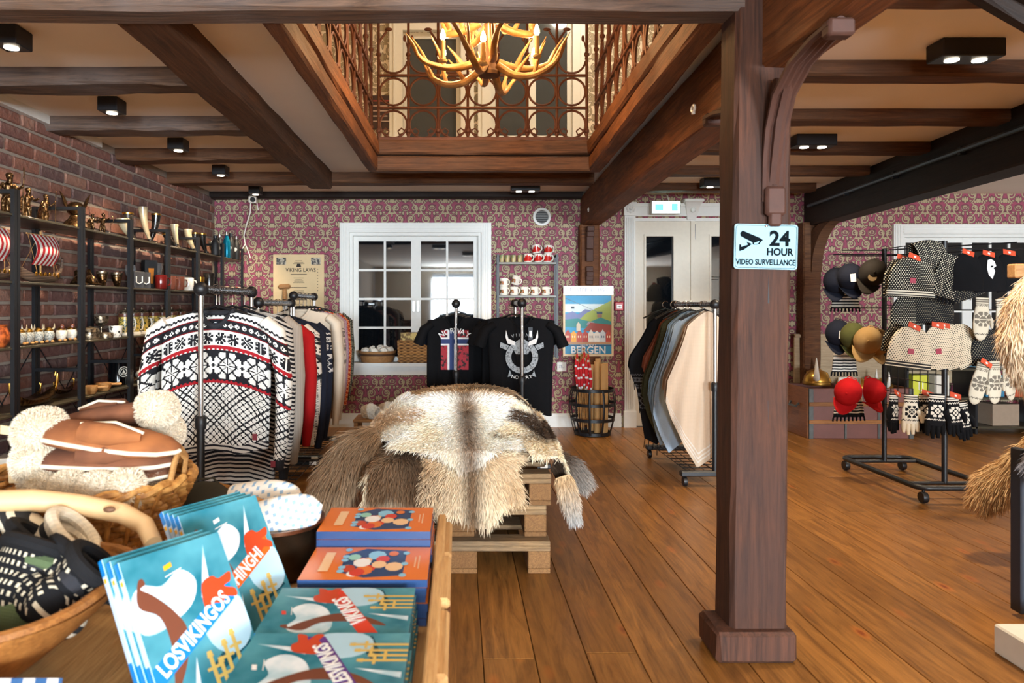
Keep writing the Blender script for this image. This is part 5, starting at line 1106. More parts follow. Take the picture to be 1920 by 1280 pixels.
# ---- iron basket with flags and poster tubes
ib = thing('iron_basket', 'round black iron band basket with flags and poster tubes', 'basket', (1.245, 6.45, 0.0))
def rr(z): return 0.155+0.055*math.sin(min(1, z/0.42)*PI*0.75)
for z in (0.02, 0.15, 0.29, 0.42): MB().lathe([(rr(z), z-0.014), (rr(z)+0.006, z-0.014), (rr(z)+0.006, z+0.014), (rr(z), z+0.014)], n=28, cap=False).build('hoop', M['black_metal'], ib)
st_ = MB().tube([(rr(z)+0.006, 0, z) for z in np.linspace(0.015, 0.42, 8)], 0.010, 6, flat=0.4).build('strap', M['black_metal'], ib)
for q in range(1, 10): part('strap', st_.data, ib, (0, 0, 0), (0, 0, q*2*PI/10))
MB().lathe([(0, 0.01), (0.16, 0.01), (0.16, 0.016), (0, 0.016)], n=24).build('bottom', M['black_metal'], ib)
M['kraft'] = plain('kraft paper', (196, 154, 98), 0.7, var=0.06); M['flag_red'] = stripes('red flag cloth with white', (190, 20, 32), (222, 222, 226), 2, 0.09, 0.2, 0.8)
for i, (dx, dy, h, tx) in enumerate(((0.035, -0.03, 0.66, 0), (0.09, -0.05, 0.64, 0), (0.12, 0.005, 0.64, 0), (0.06, 0.045, 0.68, 0), (0.015, 0.09, 0.62, 0))):
    o = MB().lathe([(0.0, 0), (0.026, 0), (0.026, h), (0.023, h), (0.023, 0.02)], n=14).build('poster_tube', M['kraft']); o.location = (1.245+dx, 6.45+dy, 0.02); o.rotation_euler = (0, tx*0.5, 0); tag(o, ['kraft poster tube in the middle of the iron basket', 'kraft poster tube second from the edge of the iron basket', 'kraft poster tube at the right edge of the iron basket', 'tallest kraft poster tube at the back of the iron basket', 'short kraft poster tube beside the flags'][i], 'poster tube', 'poster tubes in the iron basket')
flag0 = None
FS = [(a*0.035-0.018*(b % 2)-0.02, b*0.031) for b in range(-4, 5) for a in range(-4, 1) if math.hypot(a*0.035-0.018*(b % 2)-0.02, b*0.031) < 0.138 and not (b > 1 and a > -1)][:18]
for i in range(len(FS)):
    r = random.Random(40+i); q = FS[i]; loc = (1.245+q[0], 6.45+q[1], 0.022+r.uniform(0, 0.13)); rt = (0.0, -0.05, 0.0)
    if flag0 is None:
        flag0 = thing('paper_flag', 'small rolled Norwegian flag on a wooden stick in the iron basket', 'flag', loc, 0, 'rolled flags in the iron basket')
        MB().cyl((0, 0, 0), (0, 0, 0.64), 0.0035, 6).build('stick', M['wood_lt'], flag0); MB().tube([(0, 0, 0.36), (0.002, 0, 0.44), (0, 0.002, 0.54), (0, 0, 0.61)], [0.008, 0.0165, 0.015, 0.007], 9).build('flag_cloth', M['flag_red'], flag0); MB().sph((0, 0, 0.645), 0.007, 8, 6).build('tip', M['gold_metal'], flag0); flag0.rotation_euler = rt
    else: dup(flag0, loc, rt)
# ---- surveillance sign on the column
M['sign_blue'] = plain('pale blue enamel', (140, 178, 190), 0.5, var=0.03, spec=0.2); M['sign_ink'] = plain('dark teal ink', (14, 20, 24), 0.8, spec=0.05)
sg = thing('surveillance_sign', 'pale blue 24 HOUR VIDEO SURVEILLANCE sign on the column', 'sign', (1.036, 2.338, 1.397)); sg.rotation_euler = (0, 0.022, 0)
mb = MB(); wv, hv, rc = 0.107, 0.076, 0.010; pts = []
for cx, cz, a0 in ((wv-rc, hv-rc, 0), (-wv+rc, hv-rc, PI/2), (-wv+rc, -hv+rc, PI), (wv-rc, -hv+rc, 1.5*PI)): pts += [(cx+rc*math.cos(a0+q*PI/8), 0, cz+rc*math.sin(a0+q*PI/8)) for q in range(5)]
mb.prism(pts, (0, 0.003, 0)).build('plate', M['sign_blue'], sg, smooth=False)
def L_(t, s, x, z, sx=1.0, b=0.0): letters(sg, t, s, M['sign_ink'], (x, -0.0008, z), sx=sx, bold=b)
L_('24', 0.070, 0.046, 0.026, 1.0, 0.0022); L_('HOUR', 0.034, 0.047, -0.018, 0.92, 0.0011); L_('VIDEO SURVEILLANCE', 0.0265, 0.0, -0.053, 0.76, 0.0007)
def rp(pts): return [(p[0], p[1]) for p in pts]
flat_print(sg, [([(-0.088, 0.045), (-0.080, 0.053), (-0.020, 0.029), (-0.010, 0.022), (-0.030, 0.006), (-0.086, 0.034)], M['sign_ink']), ([(-0.046, 0.014), (-0.014, 0.024), (-0.022, 0.008), (-0.044, 0.006)], M['sign_ink']), ([(-0.041, 0.012), (-0.022, 0.019), (-0.027, 0.010), (-0.040, 0.0085)], M['sign_blue']),
     ([(-0.090, 0.006), (-0.084, 0.006), (-0.084, -0.016), (-0.090, -0.016)], M['sign_ink']), ([(-0.084, -0.002), (-0.060, 0.006), (-0.056, 0.002), (-0.078, -0.014), (-0.084, -0.014)], M['sign_ink']), ([(-0.066, 0.016), (-0.048, 0.008), (-0.058, 0.0)], M['sign_ink'])], -0.0004, 'camera_symbol')
lf = MB()
for q in range(4):
    a = q
lf.tube([Vector((p[0]*0.955, -0.0004, p[2]*0.94)) for p in pts], 0.0007, 4, closed=True).build('border_line', M['sign_ink'], sg)
MB().sph((0.0, -0.002, 0.070), 0.005, 8, 6, sc=(1, 0.5, 1)).build('screw', M['chrome'], sg)
# ================================================================== FUR TOOLS
M['fur'] = Mat('animal hair', 0.65, spec=0.25); _at = M['fur'].node('ShaderNodeAttribute'); _at.attribute_name = 'hair_color'; M['fur'].color(_at.outputs['Color']); M['fur'] = M['fur'].m
def vnoise(x, y, s, seed=0):
    """smooth value noise on arrays"""
    x = x*s+seed*17.3; y = y*s-seed*9.1; xi = np.floor(x).astype(int); yi = np.floor(y).astype(int); fx = x-xi; fy = y-yi
    h = lambda a, b: (np.sin(a*127.1+b*311.7+seed*74.7)*43758.5453) % 1.0
    sx = fx*fx*(3-2*fx); sy = fy*fy*(3-2*fy)
    return (h(xi, yi)*(1-sx)+h(xi+1, yi)*sx)*(1-sy)+(h(xi, yi+1)*(1-sx)+h(xi+1, yi+1)*sx)*sy
def np_mesh(name, co, faces, cols, mat, parent=None):
    me = bpy.data.meshes.new(name); k_ = faces.shape[1]
    me.vertices.add(len(co)); me.vertices.foreach_set('co', co.astype(np.float32).ravel())
    me.loops.add(faces.size); me.loops.foreach_set('vertex_index', faces.astype(np.int32).ravel())
    me.polygons.add(len(faces)); me.polygons.foreach_set('loop_start', np.arange(0, faces.size, k_, dtype=np.int32)); me.polygons.foreach_set('loop_total', np.full(len(faces), k_, dtype=np.int32))
    me.polygons.foreach_set('use_smooth', np.ones(len(faces), dtype=bool))
    at = me.color_attributes.new('hair_color', 'FLOAT_COLOR', 'POINT'); at.data.foreach_set('color', np.concatenate([cols, np.ones((len(cols), 1))], 1).astype(np.float32).ravel())
    me.update(); me.validate(); me.materials.append(mat)
    o = bpy.data.objects.new(name, me); COL.objects.link(o)
    if parent is not None: o.parent = parent
    return o
def norm(a): return a/np.maximum(np.linalg.norm(a, axis=1, keepdims=True), 1e-9)
def fur_strands(name, pos, nrm, flow, cols, length, width, parent, seed=0, lift=0.45, gravity=0.35):
    """one blade of three segments per root; flow = combing direction"""
    g = np.random.default_rng(seed); n = len(pos); L = (length*(0.6+0.6*g.random(n)))[:, None]
    d = norm(nrm*lift+flow+g.normal(0, 0.22, (n, 3))); side = norm(np.cross(d, g.normal(0, 1, (n, 3)))); w = width*(0.7+0.6*g.random(n))[:, None]
    P_ = []; down = np.array([0, 0, -1.0])
    for t, ww in ((0.0, 1.0), (0.4, 0.85), (0.75, 0.5)):
        c = pos+d*L*t+down*L*gravity*t*t; P_ += [c-side*w*ww, c+side*w*ww]
    P_.append(pos+d*L+down*L*gravity)
    co = np.stack(P_, 1).reshape(-1, 3); b = np.arange(n)[:, None]*7
    f = np.concatenate([b+np.array([[0, 1, 3]]), b+np.array([[0, 3, 2]]), b+np.array([[2, 3, 5]]), b+np.array([[2, 5, 4]]), b+np.array([[4, 5, 6]])], 0)
    tip_tone = np.array([0.9, 0.9, 1.05, 1.05, 1.15, 1.15, 1.2])[None, :, None]  # paler from root to tip
    vc = np.clip(cols[:, None, :]*tip_tone*(0.8+0.4*g.random((n, 1, 1))), 0, 1).reshape(-1, 3)
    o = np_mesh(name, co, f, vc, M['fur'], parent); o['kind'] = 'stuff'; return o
def surface_fur(parent, S, colf, flow3, N, length, width, seed=0, nu=60, nv=48, lift=0.45, name='fur', wrap=False, skin=True, gravity=0.35, thick=None):
    """S(u,v) arrays -> (n,3); skin mesh plus strands"""
    if skin:
        U, V = np.meshgrid(np.linspace(0, 1, nu), np.linspace(0, 1, nv)); u, v = U.ravel(), V.ravel(); co = S(u, v); i = np.arange((nu-1)*(nv-1)); r = i//(nu-1); c = i % (nu-1); a = r*nu+c
        f = np.stack([a, a+1, a+nu+1, a+nu], 1); sk = np_mesh('hide' if name == 'fur' else name+'_skin', co, f, colf(u, v)*0.85, M['fur'], parent)
    g = np.random.default_rng(seed+5); u, v = g.random(N), g.random(N); e = 1e-3
    p = S(u, v); du = S(np.clip(u+e, 0, 1), v)-S(np.clip(u-e, 0, 1), v); dv = S(u, np.clip(v+e, 0, 1))-S(u, np.clip(v-e, 0, 1))
    nr = norm(np.cross(du, dv)); 
    fl = flow3(u, v, p) if callable(flow3) else np.tile(np.array(flow3, float), (N, 1))
    return p, nr, fl, colf(u, v), length, width, seed, lift, gravity
def furry(parent, S, colf, flow3, N, length, width, seed=0, outward=None, **kw):
    lf = kw.pop('lenf', None)
    p, nr, fl, c, L, w, sd, lift, gr = surface_fur(parent, S, colf, flow3, N, length, width, seed, **kw)
    if outward is not None:
        s = np.sign(np.sum(nr*(p-np.array(outward)), 1, keepdims=True)); s[s == 0] = 1; nr = nr*s
    fur_strands('fur', p, nr, norm(fl), c, np.full(len(p), L), w, parent, sd, lift, gr)
# ================================================================== PALLETS AND REINDEER HIDES
M['pallet'] = wood('grey weathered pallet wood', (104, 78, 52), (182, 148, 106), 0, 2.5, 0.8, tint=(124, 108, 88)); M['pallet_y'] = wood('pallet block wood', (110, 76, 46), (176, 130, 82), 1, 3, 0.8)
def pallet(label, z0, dy=0.0, dx=0.0):
    t = thing('pallet', label, 'pallet', (0.01+dx, 3.70+dy, z0), 0, 'stacked wooden pallets')
    for x, w_ in ((-0.35, 0.1), (0, 0.145), (0.35, 0.1)):
        MB().bevbox((x, 0, 0.011), (w_, 1.2, 0.022), 0.003).build('bottom_board', M['pallet_y'], t, smooth=False)
        for y in (-0.53, 0, 0.53): MB().bevbox((x, y, 0.061), (w_ if x else 0.145, 0.14, 0.078), 0.004).build('block', M['pallet_y'], t, smooth=False)
    for y in (-0.53, 0, 0.53): MB().bevbox((0, y, 0.111), (0.8, 0.145, 0.022), 0.003).build('stringer_board', M['pallet'], t, smooth=False)
    for y, w_ in ((-0.55, 0.1), (-0.30, 0.145), (0, 0.1), (0.30, 0.145), (0.55, 0.1)): MB().bevbox((0, y, 0.133), (0.8, w_, 0.022), 0.003).build('deck_board', M['pallet'], t, smooth=False)
    return t
pallet('lowest wooden pallet of the stack under the hides', 0.0); pallet('middle wooden pallet of the stack under the hides', 0.145, 0.06, -0.01); pallet('top wooden pallet of the stack, just under the hides', 0.290, 0.05, 0.01)
PX, PY0, PY1, PZ = 0.41, 3.10, 4.36, 0.445
def drape(s, t, lay, bulge=0.0):
    """lay a flat point (s,t) over the pile: top is humped, edges fall"""
    sp = lambda e, k=0.05: np.where(e > 0, np.sqrt(e*e+k*k)-k, 0)
    ex = sp(np.abs(s-0.01)-PX); ef = sp(PY0-t); eb = sp(t-PY1); sg = np.sign(s-0.01)
    xc = 0.01+np.clip(s-0.01, -PX, PX); yc = np.clip(t, PY0, PY1); ux = (xc-0.01)/PX; vy = (yc-PY0)/(PY1-PY0)
    z = PZ+lay+0.215*(1-0.15*ux**2-0.45*ux**6)*(0.55+0.55*np.sin(vy*PI*0.75))*np.clip(0.5+vy*1.2, 0, 1)
    z = z+0.018*(vnoise(s, t, 7, 3)-0.5)
    drop = np.sqrt(ex**2+np.maximum(ef, eb)**2)
    out = 0.05*(1-np.exp(-drop*9))+0.10*drop+lay*0.5
    x = xc+sg*np.where(ex > 0.001, out, 0)*np.where(drop > 1e-6, ex/np.maximum(drop, 1e-6), 0)**0.5
    y = yc-np.where(ef > 0.001, out, 0)+np.where(eb > 0.001, out, 0)
    fold = 0.022*np.sin(s*21+t*5)*np.clip(drop*5, 0, 1); y = y-np.abs(fold)*(ef > 0); x = x+sg*np.abs(fold)*(ex > 0.001)
    z = np.maximum(z-drop*0.93, 0.03)
    return np.stack([x, y, z], 1)
def hide(label, cx, cy, rot, ln, wd, lay, colf, N, seed, hair=0.035, lobes=0.16, loc=None):
    t = thing('reindeer_hide', label, 'animal hide', (cx, min(max(cy, 3.2), 4.3), PZ+lay), 0, 'reindeer hides piled on the pallets'); o = np.array(t.location)
    ca, sa = math.cos(rot), math.sin(rot)
    def flat(u, v):
        th = v*2*PI; leg = sum(np.exp(-((np.angle(np.exp(1j*(th-a))))/0.20)**2) for a in (0.62, PI-0.62, PI+0.68, -0.68)); end = sum(np.exp(-((np.angle(np.exp(1j*(th-a))))/0.22)**2) for a in (PI/2, -PI/2))
        r = 1+lobes*leg*2.0+0.10*end-0.10*np.cos(2*th)+0.06*np.sin(5*th+seed)+0.04*np.sin(9*th+seed*2); rho = u**0.75*r*0.80
        return rho*np.cos(th)*wd/2, rho*np.sin(th)*ln/2
    def S(u, v):
        a, b = flat(u, v); return drape(cx+a*ca-b*sa, cy+a*sa+b*ca, lay-0.012*u)-o
    def cf(u, v): a, b = flat(u, v); return colf(a/(wd/2), b/(ln/2), a, b, u)
    def fl(u, v, p):
        e = 0.02; q = S(np.clip(u+e, 0, 1), v)-S(np.clip(u-e, 0, 1), v); b = np.tile(np.array([[sa*0.6, -ca*0.6, 0.0]]), (len(u), 1)); return norm(norm(q)+b*0.8)
    p, nr, f3, c, L, w, sd, li, gr = surface_fur(t, S, cf, fl, N, hair, 0.0017, seed, nu=40, nv=90)
    u_, out = None, np.array([0.0, 3.75, 0.1])-o
    s = np.sign(np.sum(nr*(p-out), 1, keepdims=True)); s[s == 0] = 1; nr = nr*s
    fur_strands('fur', p, nr, f3, c, np.full(len(p), hair), 0.0017, t, seed, 0.38, 0.25)
    return t
A = lambda *c: np.array(lin(*c))
def mixc(f, a, b): f = np.clip(f, 0, 1)[:, None]; return a[None, :]*(1-f)+b[None, :]*f if a.ndim == 1 and b.ndim == 1 else a*(1-f)+(b if b.ndim > 1 else b[None, :])*f
CRE, TAN, BRN, DRK, WHT, GRY = A(242, 226, 196), A(208, 174, 130), A(124, 94, 66), A(78, 60, 46), A(255, 250, 236), A(160, 150, 140)
def col_main(a, b, x, y, u):
    n = vnoise(x, y, 9, 2); c = mixc((n-0.45)*1.6, WHT, CRE); c = mixc(np.exp(-(a/0.10)**2)*(0.75+0.25*n), c, BRN); c = mixc((np.abs(a)-0.62)*2.2*(n+0.2), c, TAN); c = mixc((b-0.45)*3.0, c, TAN); return c
def col_low(a, b, x, y, u):
    n = vnoise(x, y, 8, 5); c = mixc(n*0.9, CRE, TAN); c = mixc(np.exp(-(a/0.13)**2)*0.95, c, BRN); return mixc((np.abs(a)-0.55)*1.2, c, A(196, 172, 140))
def col_dark(a, b, x, y, u):
    n = vnoise(x, y, 7, 8); c = mixc(n*1.1, BRN, A(142, 118, 94)); c = mixc((u-0.72)*4, c, CRE); return mixc(np.exp(-(a/0.14)**2)*0.6, c, DRK)
def col_back(a, b, x, y, u):
    n = vnoise(x, y, 6, 11); c = mixc((n-0.2)*1.2, A(132, 104, 78), TAN); c = mixc((u-0.6)*2.4, c, CRE); return mixc(np.exp(-((b+0.1)/0.25)**2)*np.exp(-(a/0.6)**2)*0.8, c, DRK)
def col_white(a, b, x, y, u):
    n = vnoise(x, y, 6, 13); return mixc((n-0.5)*2.2, WHT, TAN)
hide('grey-brown hide hanging over the near left corner of the pile', -0.26, 3.22, 0.35, 0.95, 0.70, 0.006, col_dark, 15000, 31)
hide('tan hide with brown back stripe hanging lowest in front', 0.06, 3.12, 0.0, 0.78, 0.62, 0.016, col_low, 15000, 32, lobes=0.10)
hide('mottled white and tan hide hanging over the left side', -0.44, 3.72, 0.25, 1.05, 0.52, 0.066, col_white, 13000, 33)
hide('dark patched hide hanging over the right side', 0.47, 3.52, -0.25, 1.00, 0.52, 0.066, lambda a, b, x, y, u: mixc((vnoise(x, y, 7, 4)-0.45)*5, CRE, DRK), 13000, 34)
hide('brown hide crowning the back of the pile', 0.08, 4.02, 1.45, 1.10, 0.95, 0.045, col_back, 16000, 35)
hide('large cream hide with dark spine stripe on top of the pile', 0.04, 3.47, 0.03, 1.00, 1.02, 0.055, col_main, 26000, 36, 0.034, 0.14)
# bushy brown tail piece hanging at the near left
def pelt(label, path, rad, colf, N, seed, hair=0.06, flat=0.5, name='fur_pelt', cat='fur pelt', nu=30, lift=0.35, gravity=0.3, width=0.0018):
    path = [np.array(p, float) for p in path]; K_ = len(path); o = path[0]
    t = thing(name, label, cat, tuple(o)); ts = np.linspace(0, 1, K_)
    def ctr(v): return np.stack([np.interp(v, ts, [p[i] for p in path]) for i in range(3)], 1)
    def S(u, v):
        c = ctr(v)-o; r = np.interp(v, ts, rad); a = u*2*PI; d = norm(ctr(np.clip(v+0.02, 0, 1))-ctr(np.clip(v-0.02, 0, 1)))
        sx = norm(np.cross(d, np.tile(np.array([[0, 1.0, 0.05]]), (len(v), 1)))); sy = np.cross(sx, d); return c+sx*(r*np.cos(a))[:, None]+sy*(r*flat*np.sin(a))[:, None]
    fl = lambda u, v, p: norm(ctr(np.clip(v+0.03, 0, 1))-ctr(np.clip(v-0.03, 0, 1)))
    p, nr, f3, c, L, w, sd, li, gr = surface_fur(t, S, lambda u, v: colf(u, v), fl, N, hair, width, seed, nu=24, nv=nu)
    cc = ctr(np.random.default_rng(seed+5).random((2, N))[1])-o; s = np.sign(np.sum(nr*(p-cc), 1, keepdims=True)); s[s == 0] = 1
    fur_strands('fur', p, nr*s, f3, c, np.full(N, hair), width, t, seed, lift, gravity); return t
pelt('bushy grey-brown tail hide drooping to the floor beside the pallets', [(-0.38, 3.28, 0.58), (-0.49, 3.22, 0.53), (-0.56, 3.17, 0.41), (-0.60, 3.14, 0.29)], [0.05, 0.075, 0.085, 0.045], lambda u, v: mixc(v*0.9+0.3*vnoise(u*4, v*6, 1, 2)-0.2, BRN, A(190, 166, 136)), 9000, 51, 0.075)
pelt('small dark leg flap sticking out at the right of the pile', [(0.46, 3.30, 0.46), (0.54, 3.26, 0.42), (0.60, 3.24, 0.36)], [0.05, 0.055, 0.02], lambda u, v: mixc(v*1.2-0.2, DRK, GRY), 4000, 52, 0.04)
pelt('white leg flap hanging at the right end of the pallets', [(0.475, 3.16, 0.42), (0.50, 3.12, 0.33), (0.52, 3.10, 0.24)], [0.035, 0.035, 0.015], lambda u, v: mixc(v*0.8, TAN, A(160, 168, 174)), 2500, 53, 0.035)
# small fluffy slippers on the floor behind the pile
for i, (x, y) in enumerate(((-0.72, 5.2), (-0.60, 5.3))):
    pelt(['fluffy white slipper behind the hides', 'second fluffy white slipper behind the hides'][i], [(x, y, 0.402), (x+0.06, y-0.02, 0.41), (x+0.11, y-0.04, 0.40)], [0.04, 0.055, 0.04], lambda u, v: mixc((v < 0.4)*0.8, WHT, TAN), 1500, 60+i, 0.02, 0.8, 'slipper', 'slipper')
sb = thing('slipper_box', 'low wooden stand carrying the fluffy slippers', 'stand', (-0.60, 5.24, 0)); MB().bevbox((0, 0, 0.345), (0.36, 0.26, 0.02), 0.003).build('top', M['crate'], sb, smooth=False)
for sx in (-1, 1):
    for sy in (-1, 1): MB().bevbox((sx*0.16, sy*0.11, 0.168), (0.03, 0.03, 0.335), 0.003).build('leg', M['crate'], sb, smooth=False)
# ================================================================== RIGHT SIDE: TRUNK, HELMETS, HAT STAND
M['trunk'] = plain('plum brown trunk board', (108, 66, 58), 0.5, var=0.25, scale=14); M['trunk_side'] = wood('orange brown trunk side', (112, 64, 34), (156, 100, 60), 1, 2, 0.5); M['strap'] = plain('worn iron strap', (88, 90, 88), 0.5, 0.6, 0.3); M['slat'] = wood('trunk slat', (130, 82, 44), (176, 122, 72), 0, 2, 0.5)
tk = thing('trunk', 'old wooden travel trunk with slats and iron straps', 'trunk', (3.62, 6.46, 0)); a, b, h = 0.47, 0.21, 0.45
for nm_, c, s, mt in (('front', (0, -b, h/2), (2*a, 0.02, h), 'trunk'), ('back', (0, b, h/2), (2*a, 0.02, h), 'trunk'), ('side', (-a, 0, h/2), (0.02, 2*b, h), 'trunk_side'), ('side', (a, 0, h/2), (0.02, 2*b, h), 'trunk_side'), ('bottom', (0, 0, 0.012), (2*a, 2*b, 0.02), 'trunk')):
    MB().bevbox(c, s, 0.003).build(nm_, M[mt], tk, smooth=False)
for z in (0.15, 0.31): MB().bevbox((0, -b-0.016, z), (2*a, 0.014, 0.035), 0.003).build('slat', M['slat'], tk, smooth=False)
for x in (-a+0.02, -0.14, 0.16, a-0.02): MB().bevbox((x, -b-0.013, h/2), (0.04 if abs(x) > 0.3 else 0.02, 0.012, h), 0.002).build('iron_strap', M['strap'], tk, smooth=False)
MB().bevbox((0.0, -b-0.03, 0.40), (0.06, 0.02, 0.07), 0.004).build('hasp', M['strap'], tk); MB().tube([(-a-0.02, -0.08, 0.30), (-a-0.04, -0.06, 0.27), (-a-0.04, 0.06, 0.27), (-a-0.02, 0.08, 0.30)], 0.010, 8).build('side_handle', M['strap'], tk)
pb2 = MB().bevbox((4.15, BW-0.06, 0.68), (1.75, 0.03, 0.48), 0.004).bevbox((4.15, BW-0.07, 0.90), (1.75, 0.05, 0.03), 0.004).build('board_panel', wood('pale ash board', (176, 150, 116), (216, 194, 160), 0, 1.5, 0.6), smooth=False); tag(pb2, 'pale wooden board panel against the wall behind the trunk', 'panel')
pl = MB()
def helmet(label, loc, rz, tilt=0.0, horn=True, s=1.0):
    t = thing('viking_helmet', label, 'helmet', loc, rz, 'toy viking helmets in the trunk'); MB().lathe([(0.115*s, 0), (0.115*s, 0.03*s), (0.105*s, 0.08*s), (0.07*s, 0.125*s), (0.02*s, 0.148*s), (0, 0.15*s)], n=20, cap=False).build('dome', M['gold_metal'], t)
    MB().lathe([(0.118*s, 0), (0.121*s, 0.005*s), (0.121*s, 0.03*s), (0.117*s, 0.035*s)], n=20, cap=False).build('brow_band', plain('dull brass', (150, 112, 50), 0.4, 0.9), t); MB().tube([(0, -0.118*s, 0.03*s), (0, -0.085*s, 0.11*s), (0, 0, 0.153*s), (0, 0.085*s, 0.11*s)], 0.008*s, 6).build('ridge', M['gold_metal'], t)
    if horn:
        for e in (-1, 1): MB().tube([(e*0.10*s, 0, 0.07*s), (e*0.15*s, 0, 0.09*s), (e*0.175*s, 0, 0.15*s), (e*0.165*s, 0, 0.24*s)], [0.03*s, 0.026*s, 0.017*s, 0.003*s], 10).build('horn', M['white_cer'], t)
    t.rotation_euler = (tilt, 0, rz); return t
helmet('gold horned helmet with white horn standing highest in the trunk', (3.335, 6.46, 0.46), 1.1, 0.0); helmet('gold helmet lying on its side in the trunk', (3.545, 6.42, 0.455), 0.5, 1.2, False, 0.6); helmet('gold helmet behind the striped scarf', (3.73, 6.46, 0.40), 0.3, 0.0, False, 0.85); helmet('gold helmet deep in the trunk near its right end', (3.95, 6.46, 0.40), 1.4, 0.0, True, 0.8)
fill = MB().bevbox((3.62, 6.46, 0.36), (0.88, 0.37, 0.03), 0.004).build('cardboard_sheet', M['kraft'], smooth=False); tag(fill, 'brown cardboard sheet inside the trunk under the helmets', 'cardboard')
# ---- rolling hat stand
hs = thing('hat_stand', 'black rolling hat stand with wire grid', 'stand', (3.02, 4.62, 0)); hx, hy = 0.235, 0.43
def rrect(a, b, r, z, n=5):
    p = []
    for cx, cy, a0 in ((a-r, b-r, 0), (-a+r, b-r, PI/2), (-a+r, -b+r, PI), (a-r, -b+r, 1.5*PI)): p += [(cx+r*math.cos(a0+q*PI/2/n), cy+r*math.sin(a0+q*PI/2/n), z) for q in range(n+1)]
    return p
MB().tube(rrect(hx, hy, 0.07, 0.095), 0.017, 10, closed=True).build('base_tube', M['plastic'], hs)
for y in (-0.31, 0.30):
    MB().cyl((-hx, y, 0.095), (hx, y, 0.095), 0.012, 10).build('cross_tube', M['plastic'], hs); MB().cyl((0, y, 0.095), (0, y, 1.60), 0.0165, 10).build('upright', M['plastic'], hs)
for sx in (-1, 1):
    for sy in (-1, 1): MB().lathe([(0, -0.016), (0.032, -0.016), (0.036, 0), (0.032, 0.016), (0, 0.016)], (sx*(hx-0.03), sy*(hy-0.01), 0.037), 14, axis='x').cyl((sx*(hx-0.03), sy*(hy-0.01), 0.05), (sx*(hx-0.03), sy*(hy-0.01), 0.09), 0.008, 8).build('caster', M['plastic'], hs)
g = MB()
for y in np.linspace(-0.31, 0.30, 9): g.cyl((0, y, 0.50), (0, y, 1.60), 0.003, 5)
for z in np.linspace(0.50, 1.60, 12): g.cyl((0, -0.31, z), (0, 0.30, z), 0.003, 5)
g.build('wire_grid', M['black_metal'], hs)
for z in (1.52, 1.56): MB().tube([(-0.30, 0.30, z+0.03), (0.0, 0.30, z+0.03), (0.45, -0.31, z+0.03)], 0.005, 6).build('top_rod', M['black_metal'], hs)
for z in (1.56, 1.18, 0.84):
    MB().cyl((-0.36, 0.30, z), (0.40, 0.30, z), 0.005, 6).build('prong_rod', M['black_metal'], hs); MB().cyl((-0.1, -0.31, z-0.01), (0.52, -0.31, z-0.01), 0.005, 6).build('prong_rod', M['black_metal'], hs)
# hats: built facing the viewer (-y), hung from their top
M['card'] = plain('orange red header card', (196, 70, 36), 0.6)
def header_card(t, z=0.0, y=-0.03, tilt=0.35, w=0.075):
    o = MB().bevbox((0, 0, 0), (w, 0.002, 0.032), 0.0005).build('header_card', M['card'], t, smooth=False); o.location = (0, y, z); o.rotation_euler = (-0.3, tilt, 0); m_ = MB().bevbox((0, -0.0015, 0), (0.014, 0.001, 0.012), 0.0003).build('card_mark', M['white_cer'], o, smooth=False)
def cap(label, loc, mat, rz=0.0, roll=0.0, brim=None, emblem=None, tagw=False):
    t = thing('baseball_cap', label, 'cap', loc, rz, 'caps on the hat stand')
    # hanging by the strap: crown bulges to the viewer, brim points down
    def S(u, v):
        a = u*2*PI; th = v*PI/2; return (0.085*math.cos(a)*math.cos(th), -0.105*math.sin(th), -0.10+0.095*math.sin(a)*math.cos(th))
    MB().grid(24, 9, S, wrap=True).build('crown', mat, t, ang=80)
    def B(a, b):
        x = (a-0.5)*0.15; arc = 1-(2*a-1)**2; return (x*(1-0.15*b), -0.012-0.05*b+0.035*(2*a-1)**2, -0.165-0.035*arc*0.4-b*0.075*(0.45+0.55*arc))
    MB().grid(13, 6, B).build('brim', brim or mat, t, ang=80).modifiers.new('thickness', 'SOLIDIFY').thickness = 0.004
    MB().sph((0, -0.107, -0.10), 0.007, 8, 6).build('button', mat, t); MB().tube([(0.05, 0, -0.035), (0.02, 0.008, 0.0), (-0.02, 0.008, 0.0), (-0.05, 0, -0.035)], 0.006, 6, flat=0.4).build('strap', mat, t)
    if emblem: MB().lathe([(0, 0), (0.026, 0), (0.026, 0.003), (0, 0.003)], (0, -0.098, -0.135), 18, axis='y').build('emblem', emblem, t)
    if tagw: MB().bevbox((-0.01, -0.112, -0.11), (0.034, 0.002, 0.055), 0.0005).build('paper_tag', M['white_cer'], t, smooth=False)
    t.rotation_euler = (0, roll, rz); return t
K['cap_navy'] = plain('navy felt', (34, 37, 48), 0.95, spec=0.1); K['cap_olive'] = plain('olive corduroy', (82, 84, 48), 0.95, spec=0.1); K['cap_tan'] = plain('tan cotton', (160, 128, 82), 0.9, spec=0.1); K['cap_red'] = plain('bright red cotton', (176, 24, 26), 0.9, spec=0.1); K['cap_char'] = plain('charcoal cotton', (44, 40, 36), 0.8, spec=0.1)
YH = 4.86
cap('dark navy cap behind the grey-navy one, top row', P(1572, 500, YH+0.12), K['cap_navy'], -0.3, 0.15); cap('grey-navy cap with white paper tag, top row', P(1592, 492, YH-0.02), K['cap_navy'], -0.3, -0.1, tagw=True)
cap('charcoal cap with round tan emblem, top row', P(1648, 485, YH-0.20), K['cap_char'], -0.45, 0.35, emblem=plain('tan emblem', (150, 128, 92)))
cap('navy cap in the second row behind the olive one', P(1574, 598, YH+0.1), K['cap_navy'], -0.2, 0.1, tagw=True); cap('olive green cap in the second row', P(1600, 603, YH-0.03), K['cap_olive'], -0.3, 0.0)
